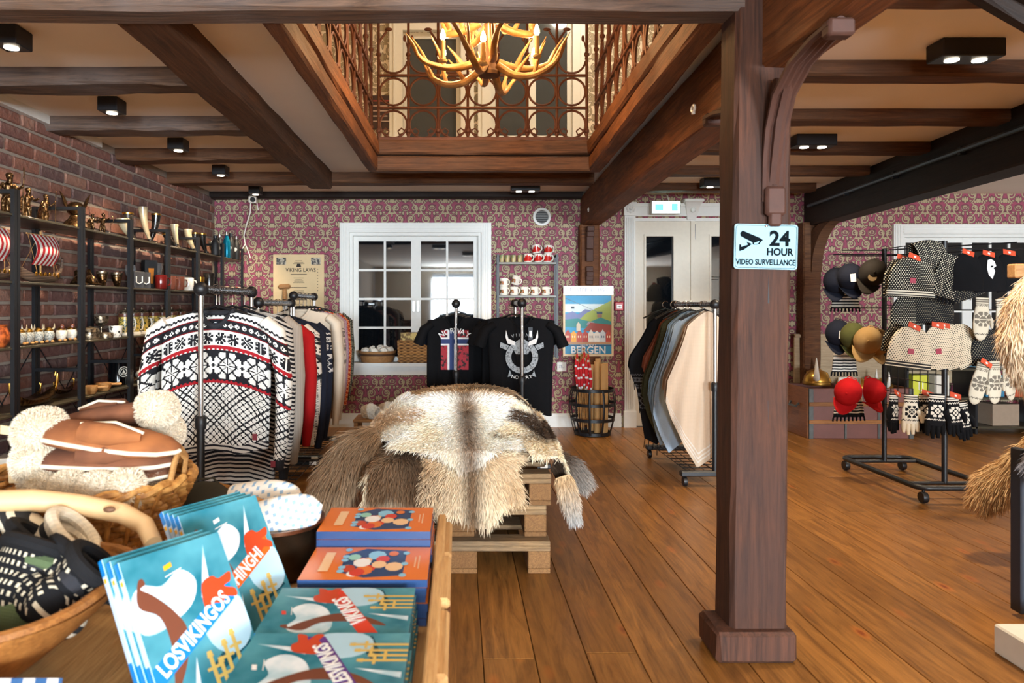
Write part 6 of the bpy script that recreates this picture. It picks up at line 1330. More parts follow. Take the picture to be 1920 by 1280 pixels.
cap('tan cap with curled brim in the second row', P(1638, 612, YH-0.20), K['cap_tan'], -0.5, 0.35); cap('second tan cap overlapping the first', P(1644, 614, YH+0.0), K['cap_tan'], 0.3, 0.1)
cap('bright red cap hanging in the lowest row', P(1598, 708, YH-0.17), K['cap_red'], -0.6, 0.25); cap('second bright red cap beside the gloves', P(1628, 706, YH+0.02), K['cap_red'], 0.5, -0.2)
def scarf(label, loc, w, L, mat, rz=0.0):
    t = thing('striped_scarf', label, 'scarf', loc, rz, 'striped scarves on the hat stand')
    MB().grid(17, 14, lambda a, v: ((a-0.5)*w*(0.75+0.35*v), -0.02+0.012*math.sin(a*16)*v, -v*L)).build('cloth', mat, t, ang=90).modifiers.new('thickness', 'SOLIDIFY').thickness = 0.012
    f = MB()
    for q in range(9): f.cyl(((q/8-0.5)*w*1.08, -0.02, -L), ((q/8-0.5)*w*1.12, -0.02, -L-0.03), 0.006, 5)
    tag(f.build('fringe', K['black'], t), kind='stuff'); return t
K['scarf'] = Mat('white scarf with black end stripes', 0.9, spec=0.1); _m = K['scarf']; _x, _y, _z = _m.coords(); _m.color(_m.mix(_z.lt(-0.17)*(_z/0.021).fr().lt(0.5)+_z.lt(-0.262), lin(216, 208, 194), lin(26, 26, 30))); K['scarf'] = _m.m
scarf('striped scarf end hanging in the top row', P(1582, 508, YH+0.25), 0.19, 0.27, K['scarf']); scarf('striped scarf end hanging in the second row', P(1580, 628, YH+0.25), 0.17, 0.27, K['scarf']); scarf('striped scarf ends hanging lowest, before the trunk', P(1588, 706, YH+0.2), 0.22, 0.29, K['scarf'], 0.1)
def beanie(label, loc, mat, w=0.115, h=0.24, rz=0.0, roll=0.0, cuff=None, badge=True, card=True, flat=0.26, name='knit_beanie'):
    t = thing(name, label, 'beanie', loc, rz, 'knitted hats on the hat stand')
    def S(u, v):
        a = u*2*PI; r = w*min(1.0, (max(0.0, 1-(v)**3.2))**0.5*1.02); return (r*math.cos(a), r*flat*math.sin(a)*(1.0), -h+h*v*0.98)
    MB().grid(26, 14, S, wrap=True).build('knit', mat, t, ang=80)
    if cuff: MB().grid(26, 3, lambda u, v: tuple(q*(1.03 if i < 2 else 1) for i, q in enumerate(S(u, v*0.14))), wrap=True).build('cuff', cuff, t, ang=80)
    if badge: MB().bevbox((-0.01, -w*flat-0.002, -h*0.62), (0.034, 0.003, 0.032), 0.001).build('flag_badge', plain('flag badge', (150, 36, 60)), t, smooth=False)
    if card: header_card(t, -0.012, -w*flat*0.6)
    t.rotation_euler = (0, roll, rz); return t
def tickmat(name, base, dot, px=0.013, pz=0.011):
    m = Mat(name, 0.95, spec=0.1); x, y, z = m.coords(); row = (z/pz).fl(); m.color(m.mix(((x/px+row*0.5).fr().lt(0.42))*(z/pz).fr().lt(0.5), lin(*base), lin(*dot))); knit_bump(m, x, z); return m.m
K['tick_b'] = tickmat('black knit with cream ticks', (22, 22, 24), (206, 196, 172)); K['tick_w'] = tickmat('cream knit with black ticks', (216, 200, 172), (30, 28, 28)); K['tick_d'] = tickmat('dark knit with faint ticks', (24, 25, 28), (120, 112, 96))
K['cuff_s'] = stripes('striped cuff', (20, 20, 22), (206, 198, 178), 2, 0.016, 0.6, 0.95); K['cuff_w'] = stripes('cream striped cuff', (214, 198, 170), (30, 28, 28), 2, 0.018, 0.7, 0.95)
YB = 4.17
o = beanie('black tick-knit hat lying folded on top of the stand', P(1742, 452, YB+0.025), K['tick_b'], 0.10, 0.20, 0, 1.3, None, False, False, 0.5); o.location = P(1775, 470, YB+0.025)
beanie('black tick-knit hat with flag badge and striped hem', P(1712, 478, YB), K['tick_b'], 0.135, 0.25, -0.1, 0.06, K['cuff_s']); beanie('narrow black tick-knit hat hanging behind the badge hat', P(1690, 480, YB+0.062), K['tick_b'], 0.11, 0.25, 0.0, 0.0, None, False)
scarf('black tick-knit scarf hanging at a slant', P(1782, 478, YB+0.005), 0.16, 0.26, K['tick_b'], 0.0).rotation_euler = (0, 0.3, 0)
beanie('dark tick-knit hat at the right of the slanted scarf', P(1800, 492, YB+0.025), K['tick_d'], 0.12, 0.22, 0.1, -0.35, None, False, False)
for i, (px, py, k_) in enumerate(((1700, 560, 'tick_b'), (1728, 558, 'tick_d'), (1762, 556, 'tick_d'), (1690, 612, 'tick_b'))):
    beanie(['black ticked hat, first of the middle row', 'dark ticked hat, second of the middle row', 'dark ticked hat, third of the middle row', 'black ticked hat peeking out left of the cream ones'][i], P(px, py-8, YB+0.075), K[k_], 0.10, 0.19, 0.0, 0.05*i, None, False, False)
beanie('cream ticked hat with flag badge and striped hem', P(1712, 608, YB-0.05), K['tick_w'], 0.125, 0.26, -0.1, 0.12, K['cuff_w'])
for i in range(4): beanie(['first', 'second', 'third', 'fourth'][i]+' cream ticked hat in the fan beside the badge hat', P(1757+i*11, 606, YB+0.016*i), K['tick_w'], 0.095, 0.27, 0.0, -0.08-0.13*i, None, i == 0, i < 2, 0.08)
# right block: black printed hats, mittens
for i, (px, py) in enumerate(((1812, 470), (1850, 472), (1888, 470))):
    b_ = beanie(['black hat partly behind the ticked one', 'black hat with white bearded-head print', 'black hat at the end of the top rod'][i], P(px, py, YB-0.02+0.02*i), K['black'], 0.10, 0.24, 0.0, -0.08*i, None, False)
    if i == 1: flat_print(b_, [([(-0.02, -0.05), (0.0, -0.045), (0.02, -0.06), (0.028, -0.09), (0.012, -0.10), (0.02, -0.12), (0.0, -0.165), (-0.02, -0.14), (-0.028, -0.10)], M['p_white']), ([(-0.004, -0.085), (0.012, -0.085), (0.008, -0.096), (-0.006, -0.096)], K['black'])], -0.029, 'head_print')
K['mit'] = nordic('cream mitten with grey star', (206, 196, 176), (120, 112, 100), (150, 140, 126), arch=0.0, body='plain', bands=False)
def starmat(name, base, fig, cz, per=0.10, ticks=False, z0=-0.03, z1=-0.12):
    m = Mat(name, 0.95, spec=0.1); x, y, z = m.coords(); st = 0.004; xs = ((x/st).fl()+0.5)*st; zs = ((z/st).fl()+0.5)*st
    u, v = (xs/per+0.5).fr()-0.5, (zs-cz)/per; f = star(u, v, 0.12, 0.44, 0.66)*(1.0-abs(abs(u)+abs(v)-0.3).lt(0.03)); zz = zs.lt(z0)*zs.gt(z1)
    l = (abs(zs-z0-abs((xs/0.014).fr()-0.5)*0.012)).lt(0.003).max(abs(zs-z1-abs((xs/0.014).fr()-0.5)*0.012).lt(0.003)); s = zs.gt(z0+0.008)*(zs/0.014).fr().lt(0.5)
    m.color(m.mix((f*zz).max(l).max(s), lin(*base), lin(*fig))); knit_bump(m, x, z); return m.m
K['mit_star'] = starmat('grey cream star mitten', (200, 190, 168), (112, 104, 92), -0.13, 0.10, False, -0.05, -0.22)
K['glv_b'] = starmat('black glove with white star', (24, 24, 26), (220, 212, 196), -0.10, 0.085, False, -0.045, -0.155); K['glv_w'] = starmat('white glove with black star', (222, 212, 190), (24, 24, 26), -0.10, 0.085, False, -0.045, -0.155)
def mitten(label, loc, mat, rz=0.0, roll=0.0, s=1.0, card=False, side=1, tipmat=None):
    t = thing('knit_mitten', label, 'mitten', loc, rz, 'knitted mittens on the hat stand'); pr = [(0.0, 0.042), (0.2, 0.040), (0.36, 0.048), (0.6, 0.052), (0.82, 0.045), (0.95, 0.028), (1.0, 0.008)]
    MB().rings([[(r*s*math.cos(a), r*s*0.34*math.sin(a), -v*0.27*s) for a in np.linspace(0, 2*PI, 19)[:-1]] for v, r in pr]).build('hand', mat, t, ang=80)
    MB().tube([(side*0.035*s, 0, -0.11*s), (side*0.062*s, -0.004, -0.15*s), (side*0.066*s, -0.004, -0.19*s)], [0.022*s, 0.019*s, 0.008*s], 10, flat=0.7).build('thumb', mat, t)
    if card: header_card(t, 0.0, -0.02)
    t.rotation_euler = (0, roll, rz); return t
mitten('cream and grey star mitten below the bearded-head hat', P(1842, 558, YB-0.02), K['mit_star'], 0.0, 0.05, 0.95); mitten('second cream and grey star mitten, half behind the pelt', P(1876, 560, YB), K['mit_star'], 0.3, -0.1, 0.95)
beanie('dark ticked hat hanging low beside the pelt', P(1850, 615, YB+0.025), K['tick_d'], 0.11, 0.22, 0, -0.1, None, False, False)
for i in range(3): mitten(['cream folded star mitten with red tab, front one', 'cream star mitten second in the low row', 'cream star mitten last in the low row'][i], P(1845+20*i, 680-3*i, YB-0.02+0.02*i), K['mit_star'], 0.2*i, 0.25-0.25*i, 0.95, i == 0)
def glove(label, loc, mat, tip, rz=0.0, roll=0.0, side=1, card=False, s=1.0):
    t = thing('knit_glove', label, 'glove', loc, rz, 'knitted gloves on the hat stand')
    MB().rings([[(r*s*math.cos(a), r*s*0.36*math.sin(a), -z*s) for a in np.linspace(0, 2*PI, 19)[:-1]] for z, r in ((0.0, 0.040), (0.05, 0.038), (0.09, 0.048), (0.16, 0.050), (0.172, 0.046))]).build('palm', mat, t, ang=80)
    for q, (x, L) in enumerate(((-0.036, 0.062), (-0.012, 0.076), (0.013, 0.072), (0.036, 0.055))):
        MB().tube([(x*s, 0, -0.160*s), (x*1.06*s, -0.004, -(0.165+L*0.5)*s), (x*1.1*s, -0.010, -(0.165+L)*s)], [0.0145*s, 0.0135*s, 0.008*s], 9).build('finger', tip, t)
    MB().tube([(side*0.036*s, -0.004, -0.09*s), (side*0.060*s, -0.010, -0.125*s), (side*0.062*s, -0.014, -0.165*s)], [0.018*s, 0.016*s, 0.009*s], 9).build('thumb', tip, t)
    if card: header_card(t, 0.005, -0.022)
    t.rotation_euler = (0, roll, rz); return t
YG = 4.19
glove('black star glove at the left of the glove row', P(1676, 738, YG+0.035), K['glv_b'], K['black'], 0.5, 0.08, -1, True); glove('cream star glove with pale fingers', P(1708, 740, YG), K['glv_w'], plain('cream knit', (222, 210, 184), 0.95), -0.1, 0.03, 1)
glove('black star glove half behind the cream one', P(1735, 738, YG+0.052), K['glv_b'], K['black'], 0.0, 0.0, 1, True); glove('big black star glove in front with white zigzag', P(1757, 738, YG-0.08), K['glv_b'], K['black'], -0.1, 0.06, 1, False, 1.1)
glove('black star glove under the orange card', P(1786, 742, YG-0.04), K['glv_b'], K['black'], 0.1, -0.06, 1, True); glove('last black star glove of the row', P(1803, 752, YG+0.017), K['glv_b'], K['black'], 0.2, -0.1, 1)
# ---- right edge: painted cabinet, pelts on a wooden stand
cbn = thing('painted_screen', 'pale blue painted screen board with black edge at the picture edge', 'screen', (2.52, 2.83, 0)); 
MB().bevbox((0.0, -0.15, 0.335), (0.70, 0.045, 0.61), 0.006).build('body', plain('pale blue worn paint', (170, 188, 192), 0.6, var=0.2, scale=8), cbn, smooth=False); MB().bevbox((-0.362, -0.16, 0.335), (0.028, 0.055, 0.63), 0.004).build('edge_trim', plain('blue black paint', (30, 36, 46), 0.5), cbn, smooth=False)
for x in (-0.28, 0.33): MB().bevbox((x, -0.14, 0.015), (0.05, 0.12, 0.03), 0.004).build('foot', M['white'], cbn, smooth=False)
MB().lathe([(0, 0), (0.07, 0), (0.07, 0.004), (0, 0.004)], (-0.22, -0.176, 0.40), 20, axis='y').build('painted_rosette', plain('red paint', (150, 50, 44)), cbn)
pln = MB().bevbox((2.15, 2.25, 0.05), (0.6, 0.30, 0.10), 0.006).build('plinth', plain('worn white paint', (196, 190, 176), 0.6, var=0.2, scale=8), smooth=False); tag(pln, 'low worn white plinth in the lower right corner', 'plinth')
ps = thing('pelt_stand', 'pale wooden stand carrying fur pelts', 'stand', (2.62, 2.98, 0.0))
MB().bevbox((0, 0, 0.71), (0.06, 0.06, 1.42), 0.005).build('post', M['crate'], ps, smooth=False); MB().bevbox((0, 0, 0.012), (0.3, 0.22, 0.024), 0.004).build('base', M['crate'], ps, smooth=False)
for z, w_ in ((1.345, 0.42), (1.145, 0.34), (0.965, 0.34)): MB().bevbox((-0.06, -0.03, z), (w_, 0.05, 0.06), 0.005).build('arm', M['crate'], ps, smooth=False)
pelt('long-haired cream fox pelt hanging on the wooden stand', [(2.42, 2.90, 1.30), (2.36, 2.87, 1.18), (2.34, 2.85, 1.05), (2.40, 2.85, 0.93), (2.48, 2.85, 0.86)], [0.05, 0.085, 0.10, 0.10, 0.06], lambda u, v: mixc(0.6*vnoise(u*3, v*5, 1, 3)+v*0.35, A(236, 218, 188), A(176, 136, 92)), 12000, 71, 0.055, 0.6)
pelt('grey-blue fox pelt hanging low over the painted screen', [(2.46, 2.60, 0.90), (2.36, 2.57, 0.80), (2.25, 2.55, 0.70), (2.13, 2.54, 0.60)], [0.07, 0.11, 0.10, 0.045], lambda u, v: mixc(v+0.3*vnoise(u*3, v*5, 1, 6)-0.2, A(176, 164, 150), A(112, 108, 110)), 9000, 72, 0.05, 0.55)
pelt('tan bushy tail close to the floor behind the painted screen', [(2.70, 3.08, 0.95), (2.66, 3.12, 0.62), (2.55, 3.19, 0.42), (2.48, 3.22, 0.35), (2.42, 3.22, 0.28)], [0.03, 0.05, 0.085, 0.085, 0.035], lambda u, v: mixc(0.7*vnoise(u*4, v*6, 1, 8)+0.2, A(240, 212, 166), A(150, 104, 60)), 8000, 73, 0.05, 0.7)

# ---- low display shelf behind the hat stand
ls = thing('low_shelf', 'low dark shelf with coloured boxes behind the hat stand', 'shelf', (4.82, 6.60, 0))
for z in (0.06, 0.33, 0.60): MB().bevbox((0, 0, z), (1.3, 0.30, 0.022), 0.003).build('shelf', M['shelf'], ls, smooth=False)
for x in (-0.64, 0.0, 0.64): MB().bevbox((x, 0, 0.31), (0.022, 0.30, 0.62), 0.003).build('upright', M['black_metal'], ls, smooth=False)
for i, (x, z, c, w_) in enumerate(((-0.5, 0.341, (196, 196, 60), 0.16), (-0.3, 0.341, (214, 206, 190), 0.14), (0.2, 0.341, (60, 120, 150), 0.18), (0.45, 0.341, (180, 80, 50), 0.15), (-0.4, 0.071, (70, 80, 100), 0.24), (0.3, 0.071, (150, 130, 110), 0.26), (-0.35, 0.611, (120, 170, 196), 0.12), (0.1, 0.611, (120, 170, 196), 0.12))):
    carton(['yellow-green carton on the low shelf behind the hats', 'pale carton beside the yellow-green one', 'blue carton on the low shelf', 'rust carton at the end of the low shelf', 'slate blue box at the bottom of the low shelf', 'brown box at the bottom of the low shelf', 'light blue tin on top of the low shelf', 'second light blue tin on top of the low shelf'][i], (4.82+x, 6.58, z+0.002), (w_, 0.18, 0.20 if z < 0.6 else 0.13), plain('carton print %d' % i, c, 0.5), 'horn' if i in (0, 3) else None, 0.05)
# ================================================================== ANTLER CHANDELIER
M['antler'] = mottled('honey coloured antler', (120, 84, 44), (180, 138, 84), 18, 0.3, 0.7, 0.45); M['antler_dk'] = plain('dark antler root', (92, 62, 36), 0.7, var=0.3)
M['candle'] = plain('cream candle sleeve', (228, 196, 136), 0.5, var=0.04); M['bulb'] = Mat('glowing bulb', 0.3).color((1, 0.7, 0.35)).emit((1.0, 0.62, 0.26), 60).m
ch = thing('antler_chandelier', 'antler chandelier with lit candle bulbs hanging in the opening', 'chandelier', (0.165, 3.72, 2.475))
def antler(parent, ang, L, z0, drop, flip=1, up=1.0, seed=0):
    r = random.Random(seed); R = Matrix.Rotation(ang, 3, 'Z')
    main = [(0.05, 0, z0), (0.14, 0.02*flip, z0-drop), (0.24, 0.05*flip, z0-drop*1.1), (0.33*L/0.4, 0.07*flip, z0-drop*0.5+0.02), (L, 0.04*flip, z0+0.10*up)]
    rad = [0.022, 0.021, 0.018, 0.014, 0.003]
    # smooth the beam
    def cr(pts, n=4):
        P_ = [Vector(p) for p in pts]; out = []
        for i in range(len(P_)-1):
            a, b, c, d = P_[max(i-1, 0)], P_[i], P_[i+1], P_[min(i+2, len(P_)-1)]
            for k_ in range(n):
                t = k_/n; out.append(0.5*((2*b)+(c-a)*t+(2*a-5*b+4*c-d)*t*t+(-a+3*b-3*c+d)*t**3))
        return out+[P_[-1]]
    pts = cr(main); rr_ = list(np.interp(np.linspace(0, 4, len(pts)), range(5), rad))
    mb = MB().tube([R @ p for p in pts], rr_, 9)
    for t, ln, tw in ((4, 0.13, 0.5), (8, 0.17, -0.25), (11, 0.14, 0.3), (13, 0.10, -0.5)):
        b = pts[t]; ln *= r.uniform(0.85, 1.2); e1 = b+Vector((0.03, tw*0.06*flip, ln*0.5*up)); e2 = b+Vector((0.075, tw*0.10*flip, ln*up))
        mb.tube([R @ p for p in cr([b, e1, e2], 4)], list(np.linspace(rr_[t]*0.8, 0.002, 9)), 8)
    return mb.build('antler', M['antler'], parent)
for i in range(8): antler(ch, i*PI/4+0.25, 0.40+0.03*(i % 3), 0.0 if i % 2 else 0.03, 0.06 if i % 2 else 0.03, 1 if i % 2 else -1, 1.0, i)
for i in range(5): antler(ch, i*2*PI/5+0.5, 0.27, 0.24, 0.03, 1 if i % 2 else -1, 1.0, 20+i)
MB().lathe([(0, -0.05), (0.055, -0.045), (0.06, -0.03), (0.04, 0.0), (0.025, 0.05), (0.022, 0.22), (0.03, 0.26), (0.012, 0.32), (0, 0.33)], n=16).build('hub', M['antler_dk'], ch)
for q in range(34): part('chain_link', (ch_link if q else None) or globals().setdefault('ch_link', (lambda o: (o.data, bpy.data.objects.remove(o))[0])(MB().tube([(0.012*math.cos(a), 0, 0.022*math.sin(a)) for a in np.linspace(0, 2*PI, 11)[:-1]], 0.0035, 5, closed=True).build('chain_link', M['antler_dk']))), ch, (0, 0, 0.35+q*0.036), (0, 0, (q % 2)*PI/2))
MB().cyl((0, 0, 1.55), (0, 0, 2.40), 0.006, 6).build('suspension_rod', M['antler_dk'], ch)
for i, (a, rd, z) in enumerate(((0.55, 0.30, 0.05), (1.6, 0.30, 0.07), (2.55, 0.30, 0.06), (3.7, 0.29, 0.03), (4.55, 0.26, -0.02), (5.6, 0.30, 0.04), (1.0, 0.18, 0.30), (3.1, 0.18, 0.30), (5.1, 0.18, 0.30))):
    x, y = rd*math.cos(a), rd*math.sin(a)
    c = MB().cyl((x, y, z-0.05), (x, y, z+0.055), 0.013, 10).lathe([(0.02, z-0.055), (0.024, z-0.045), (0.014, z-0.04)], (x, y, 0), 12).build('candle_sleeve', M['candle'], ch)
    MB().lathe([(0.005, z+0.055), (0.014, z+0.07), (0.014, z+0.085), (0.006, z+0.108), (0, z+0.118)], (x, y, 0), 12).build('bulb', M['bulb'], c)
    l = bpy.data.lights.new('candle_lamp', 'POINT'); l.energy = 5.5; l.color = (1.0, 0.60, 0.26); l.shadow_soft_size = 0.02
    lo = bpy.data.objects.new('candle_lamp', l); COL.objects.link(lo); lo.parent = ch; lo.location = (x, y, z+0.14)
# globe lamp added out of sight to light the upstairs room
ul = thing('added_globe', 'round milk glass lamp on the upstairs ceiling', 'ceiling light', (1.2, 5.6, 4.75)); MB().lathe([(0.05, 0.15), (0.06, 0.10), (0.03, 0.09)], n=14).build('canopy', M['white'], ul); MB().sph((0, 0, 0), 0.11, 16, 10).build('globe', Mat('lit milk glass', 0.4).color((1, 0.95, 0.85)).emit((1.0, 0.90, 0.74), 6).m, ul)
l = bpy.data.lights.new('globe_fill', 'POINT'); l.energy = 60; l.color = (1.0, 0.88, 0.7); l.shadow_soft_size = 0.11; lo = bpy.data.objects.new('globe_fill', l); COL.objects.link(lo); lo.parent = ul; lo.location = (0, 0, -0.16)
# ================================================================== BOOK TABLE IN THE FOREGROUND
TT = 0.545
M['table'] = wood('pale birch box wood', (190, 140, 84), (232, 190, 130), 1, 2, 0.5); M['table_dk'] = wood('oak trough wood', (120, 72, 32), (190, 128, 66), 0, 2.2, 0.45)
tb = thing('display_box', 'pale wooden display box full of books', 'display table', (-0.80, 1.22, 0))
MB().bevbox((0, 0, TT-0.012), (1.50, 1.36, 0.024), 0.003).build('top', M['table'], tb, smooth=False)
MB().bevbox((0.755, 0, TT+0.005), (0.022, 1.38, 0.15), 0.004).build('right_rim', M['table'], tb, smooth=False); MB().bevbox((0, 0.69, TT-0.075), (1.50, 0.022, 0.10), 0.004).build('back_rim', M['table'], tb, smooth=False)
MB().bevbox((0.772, 0, TT-0.12), (0.014, 1.38, 0.12), 0.004).build('side_board', M['trunk_side'], tb, smooth=False)
for q in range(5): MB().bevbox((0.768, -0.55+q*0.27, TT+0.062+0.006*(q % 2)), (0.03, 0.24, 0.022), 0.006).build('bark_edge', M['table'], tb, smooth=False)
for sx in (-0.70, 0.72):
    for sy in (-0.62, 0.62): MB().bevbox((sx, sy, 0.262), (0.06, 0.06, 0.524), 0.004).build('leg', M['trunk_side'], tb, smooth=False)
MB().bevbox((0.765, 0, 0.24), (0.02, 1.30, 0.40), 0.004).build('side_panel', M['trunk_side'], tb, smooth=False)
# ---- books: cover art as flat print on real boards
def bm(name, rgb, rough=0.25): return plain(name, rgb, rough, var=0.06, scale=10)
BK = dict(teal=mottled('teal storm print', (20, 104, 124), (96, 168, 182), 9, 0.35, 0.75, 0.22), pale=mottled('pale cloud print', (92, 166, 186), (226, 236, 242), 14, 0.25, 0.6, 0.22), blue=bm('blue band', (16, 120, 190)), purple=bm('purple band', (92, 52, 132)), orange=bm('orange band', (226, 96, 30)), red=bm('red band', (206, 62, 40)), white=bm('white print', (240, 240, 238)),
          brown=bm('dragon prow brown', (110, 62, 44)), rust=bm('rust dragon', (190, 66, 32)), gold=bm('gold swords', (206, 176, 96)), moon=bm('pale moon', (172, 208, 226)), dark=bm('dark teal', (12, 72, 86)), page=plain('paper pages', (226, 220, 206), 0.8), spine=bm('pale spine', (186, 212, 236)), flag=bm('flag yellow', (230, 170, 30)), navy=bm('navy spine', (34, 62, 104)), cover_o=bm('orange cover', (222, 118, 42)), skin=bm('peach', (236, 196, 150)), mint=bm('mint', (150, 206, 186)), sky=bm('sky dot', (140, 200, 230)))
BW_, BH = 0.19, 0.265
def soft(pts, n=4):
    P_ = [Vector((p[0], p[1], 0)) for p in pts]; out = []; m_ = len(P_)
    for i in range(m_):
        a, b, c, d = P_[i-1], P_[i], P_[(i+1) % m_], P_[(i+2) % m_]
        for k_ in range(n):
            t = k_/n; q = 0.5*((2*b)+(c-a)*t+(2*a-5*b+4*c-d)*t*t+(-a+3*b-3*c+d)*t**3); out.append((q.x, q.y))
    return out
def viking_art(band, title, flag=None):
    """polygons on the cover plane, x to the right (0..BW_), y up (0..BH)"""
    w, h = BW_, BH; it = [([(0, 0), (w, 0), (w, h), (0, h)], 'teal'), ([(0.0, h*0.56), (w*0.18, h*0.52), (w*0.5, h*0.60), (w*0.62, h*0.74), (w*0.5, h*0.84), (w*0.3, h*0.78), (w*0.12, h*0.82), (0, h*0.74)], 'pale'), ([(w*0.5, h*0.20), (w*0.62, h*0.16), (w*0.95, h*0.24), (w*0.9, h*0.30), (w*0.65, h*0.26)], 'dark'), ([(w*0.62, h*0.62), (w*0.8, h*0.95), (w*0.72, h*0.6)], 'pale'), ([(w*0.25, h*0.02), (w*0.4, h*0.3), (w*0.34, h*0.02)], 'pale')]
    it.append(([(w*0.79+w*0.24*math.cos(a), h*0.42+w*0.28*math.sin(a)) for a in np.linspace(0, 2*PI, 22)[:-1] if w*0.79+w*0.24*math.cos(a) < w*1.04], 'moon'))
    it.append(([(w*0.05, h*0.70), (w*0.10, h*0.84), (w*0.15, h*0.86), (w*0.16, h*0.82), (w*0.11, h*0.80), (w*0.20, h*0.74), (w*0.34, h*0.60), (w*0.40, h*0.46), (w*0.30, h*0.28), (w*0.14, h*0.16), (w*0.22, h*0.40), (w*0.20, h*0.60)], 'brown'))
    it.append(([(w*0.0, h*0.20), (w*0.0, h*0.33), (w*0.93, h*0.665), (w*0.93, h*0.54)], band))
    it.append(([(w*0.62, h*0.555), (w*0.66, h*0.70), (w*0.78, h*0.73), (w*0.84, h*0.70), (w*0.97, h*0.72), (w*0.95, h*0.66), (w*0.87, h*0.64), (w*0.97, h*0.60), (w*0.96, h*0.55), (w*0.86, h*0.57), (w*0.80, h*0.545), (w*0.7, h*0.56)], 'rust'))
    for k_, (sx, sy, L) in enumerate(((0.52, 0.10, 0.16), (0.60, 0.08, 0.12), (0.68, 0.10, 0.19), (0.78, 0.12, 0.21))):
        x0, y0 = w*sx, 0; y1 = h*(sy+L); it.append(([(x0-0.0035, 0), (x0+0.0035, 0), (x0+0.0035, y1), (x0-0.0035, y1)], 'gold')); it.append(([(x0-0.012, y1-0.020), (x0+0.012, y1-0.020), (x0+0.012, y1-0.015), (x0-0.012, y1-0.015)], 'gold')); it.append(([(x0-0.006, y1), (x0+0.006, y1), (x0+0.004, y1+0.010), (x0-0.004, y1+0.010)], 'gold'))
    if flag: it.append(([(w*0.36, h*0.86), (w*0.44, h*0.875), (w*0.44, h*0.905), (w*0.36, h*0.89)], flag)); it.append(([(w*0.35, h*0.82), (w*0.52, h*0.845), (w*0.52, h*0.85), (w*0.35, h*0.825)], 'white'))
    return it, title
def orange_art():
    w, h = BW_, BH; it = [([(0, 0), (w, 0), (w, h), (0, h)], 'cover_o'), ([(w*0.12, h*0.20), (w*0.88, h*0.20), (w*0.95, h*0.55), (w*0.75, h*0.72), (w*0.2, h*0.70), (w*0.06, h*0.5)], 'navy')]
    r = random.Random(3)
    for k_ in range(16):
        cx, cy, q = w*r.uniform(0.16, 0.86), h*r.uniform(0.27, 0.66), r.uniform(0.010, 0.021); it.append(([(cx+q*1.3*math.cos(a), cy+q*math.sin(a)) for a in np.linspace(0, 2*PI, 10)[:-1]], ('red', 'skin', 'white', 'mint', 'sky', 'cover_o', 'rust')[k_ % 7]))
    for k_ in range(8): cx, cy = w*(0.12+0.11*k_), h*(0.20+0.5*((k_*5) % 3 > 0)); it.append(([(cx+0.010*math.cos(a), cy+0.008*math.sin(a)) for a in np.linspace(0, 2*PI, 9)[:-1]], 'sky'))
    it.append(([(w*0.22, h*0.80), (w*0.80, h*0.80), (w*0.80, h*0.88), (w*0.22, h*0.88)], 'skin')); it.append(([(w*0.3, h*0.08), (w*0.7, h*0.08), (w*0.7, h*0.09), (w*0.3, h*0.09)], 'skin')); it.append(([(w*0.34, h*0.11), (w*0.66, h*0.11), (w*0.66, h*0.12), (w*0.34, h*0.12)], 'skin'))
    return it, None
def book(label, origin, right, up, art, th=0.012, spine='spine', group=None, edge='navy'):
    """origin = lower left corner of the front cover"""
    R, U = Vector(right).normalized(), Vector(up).normalized(); N = R.cross(U).normalized()
    t = bpy.data.objects.new('viking_book' if art[1] else 'story_book', None); COL.objects.link(t); m = Matrix((R, U, N)).transposed().to_4x4(); m.translation = Vector(origin); t.location = m.translation; t.rotation_euler = m.to_euler(); tag(t, label, 'book', group)
    MB().bb(0.002, BW_-0.003, 0.003, BH-0.003, -th+0.0015, -0.0012).build('pages', BK['page'], t, smooth=False)
    MB().bb(0, BW_, 0, BH, -0.0015, 0).build('front_cover', BK['teal' if art[1] else 'cover_o'], t, smooth=False); MB().bb(0, BW_, 0, BH, -th, -th+0.0015).build('back_cover', BK['dark' if art[1] else 'navy'], t, smooth=False)
    sp = MB().bb(-0.0015, 0.0005, 0, BH, -th, 0).build('spine', BK[spine], t, smooth=False)
    if art[1]:
        MB().bb(-0.0018, -0.0014, BH*0.20, BH*0.36, -th, 0).build('spine_band', BK['blue'], sp, smooth=False); MB().bb(-0.0018, -0.0014, BH*0.90, BH, -th, 0).build('spine_top', BK['blue'], sp, smooth=False); MB().bb(-0.0018, -0.0014, 0.0, BH*0.14, -th, 0).build('spine_foot', BK['teal'], sp, smooth=False); MB().bb(-0.0021, -0.0017, BH*0.855, BH*0.885, -th*0.8, -th*0.2).build('spine_flag', BK['flag'], sp, smooth=False)
    mats = []; mb = MB()
    for k_, (pts, mt) in enumerate(art[0]):
        if mt in ('pale', 'brown', 'rust') and len(pts) > 4: pts = soft(pts)
        if BK[mt] not in mats: mats.append(BK[mt])
        mb.prism([(min(max(p[0], 0), BW_), min(max(p[1], 0), BH), 0.00005+0.00006*k_) for p in pts], (0, 0, 0.00005), mats.index(BK[mt]))
    mb.build('cover_art', mats, t, smooth=False)
    if art[1]:
        ttl = art[1]; a = math.atan2(BH*0.335, BW_*0.93); me = text_mesh(ttl, 0.043 if len(ttl) < 9 else 0.036, 0.0002, 0.74, 0.0009); me.materials.append(BK['white']); part('title', me, t, (BW_*0.46, BH*0.435, 0.0016), (0, 0, a))
    return t
art_es, art_it, art_fr, art_fr2 = viking_art('blue', 'LOSVIKINGOS', 'flag'), viking_art('orange', 'IVICHINGHI', 'white'), viking_art('purple', 'LESVIKINGS', 'white'), viking_art('red', 'VIKINGS', 'red')
phi, lam = math.radians(55), math.radians(33)
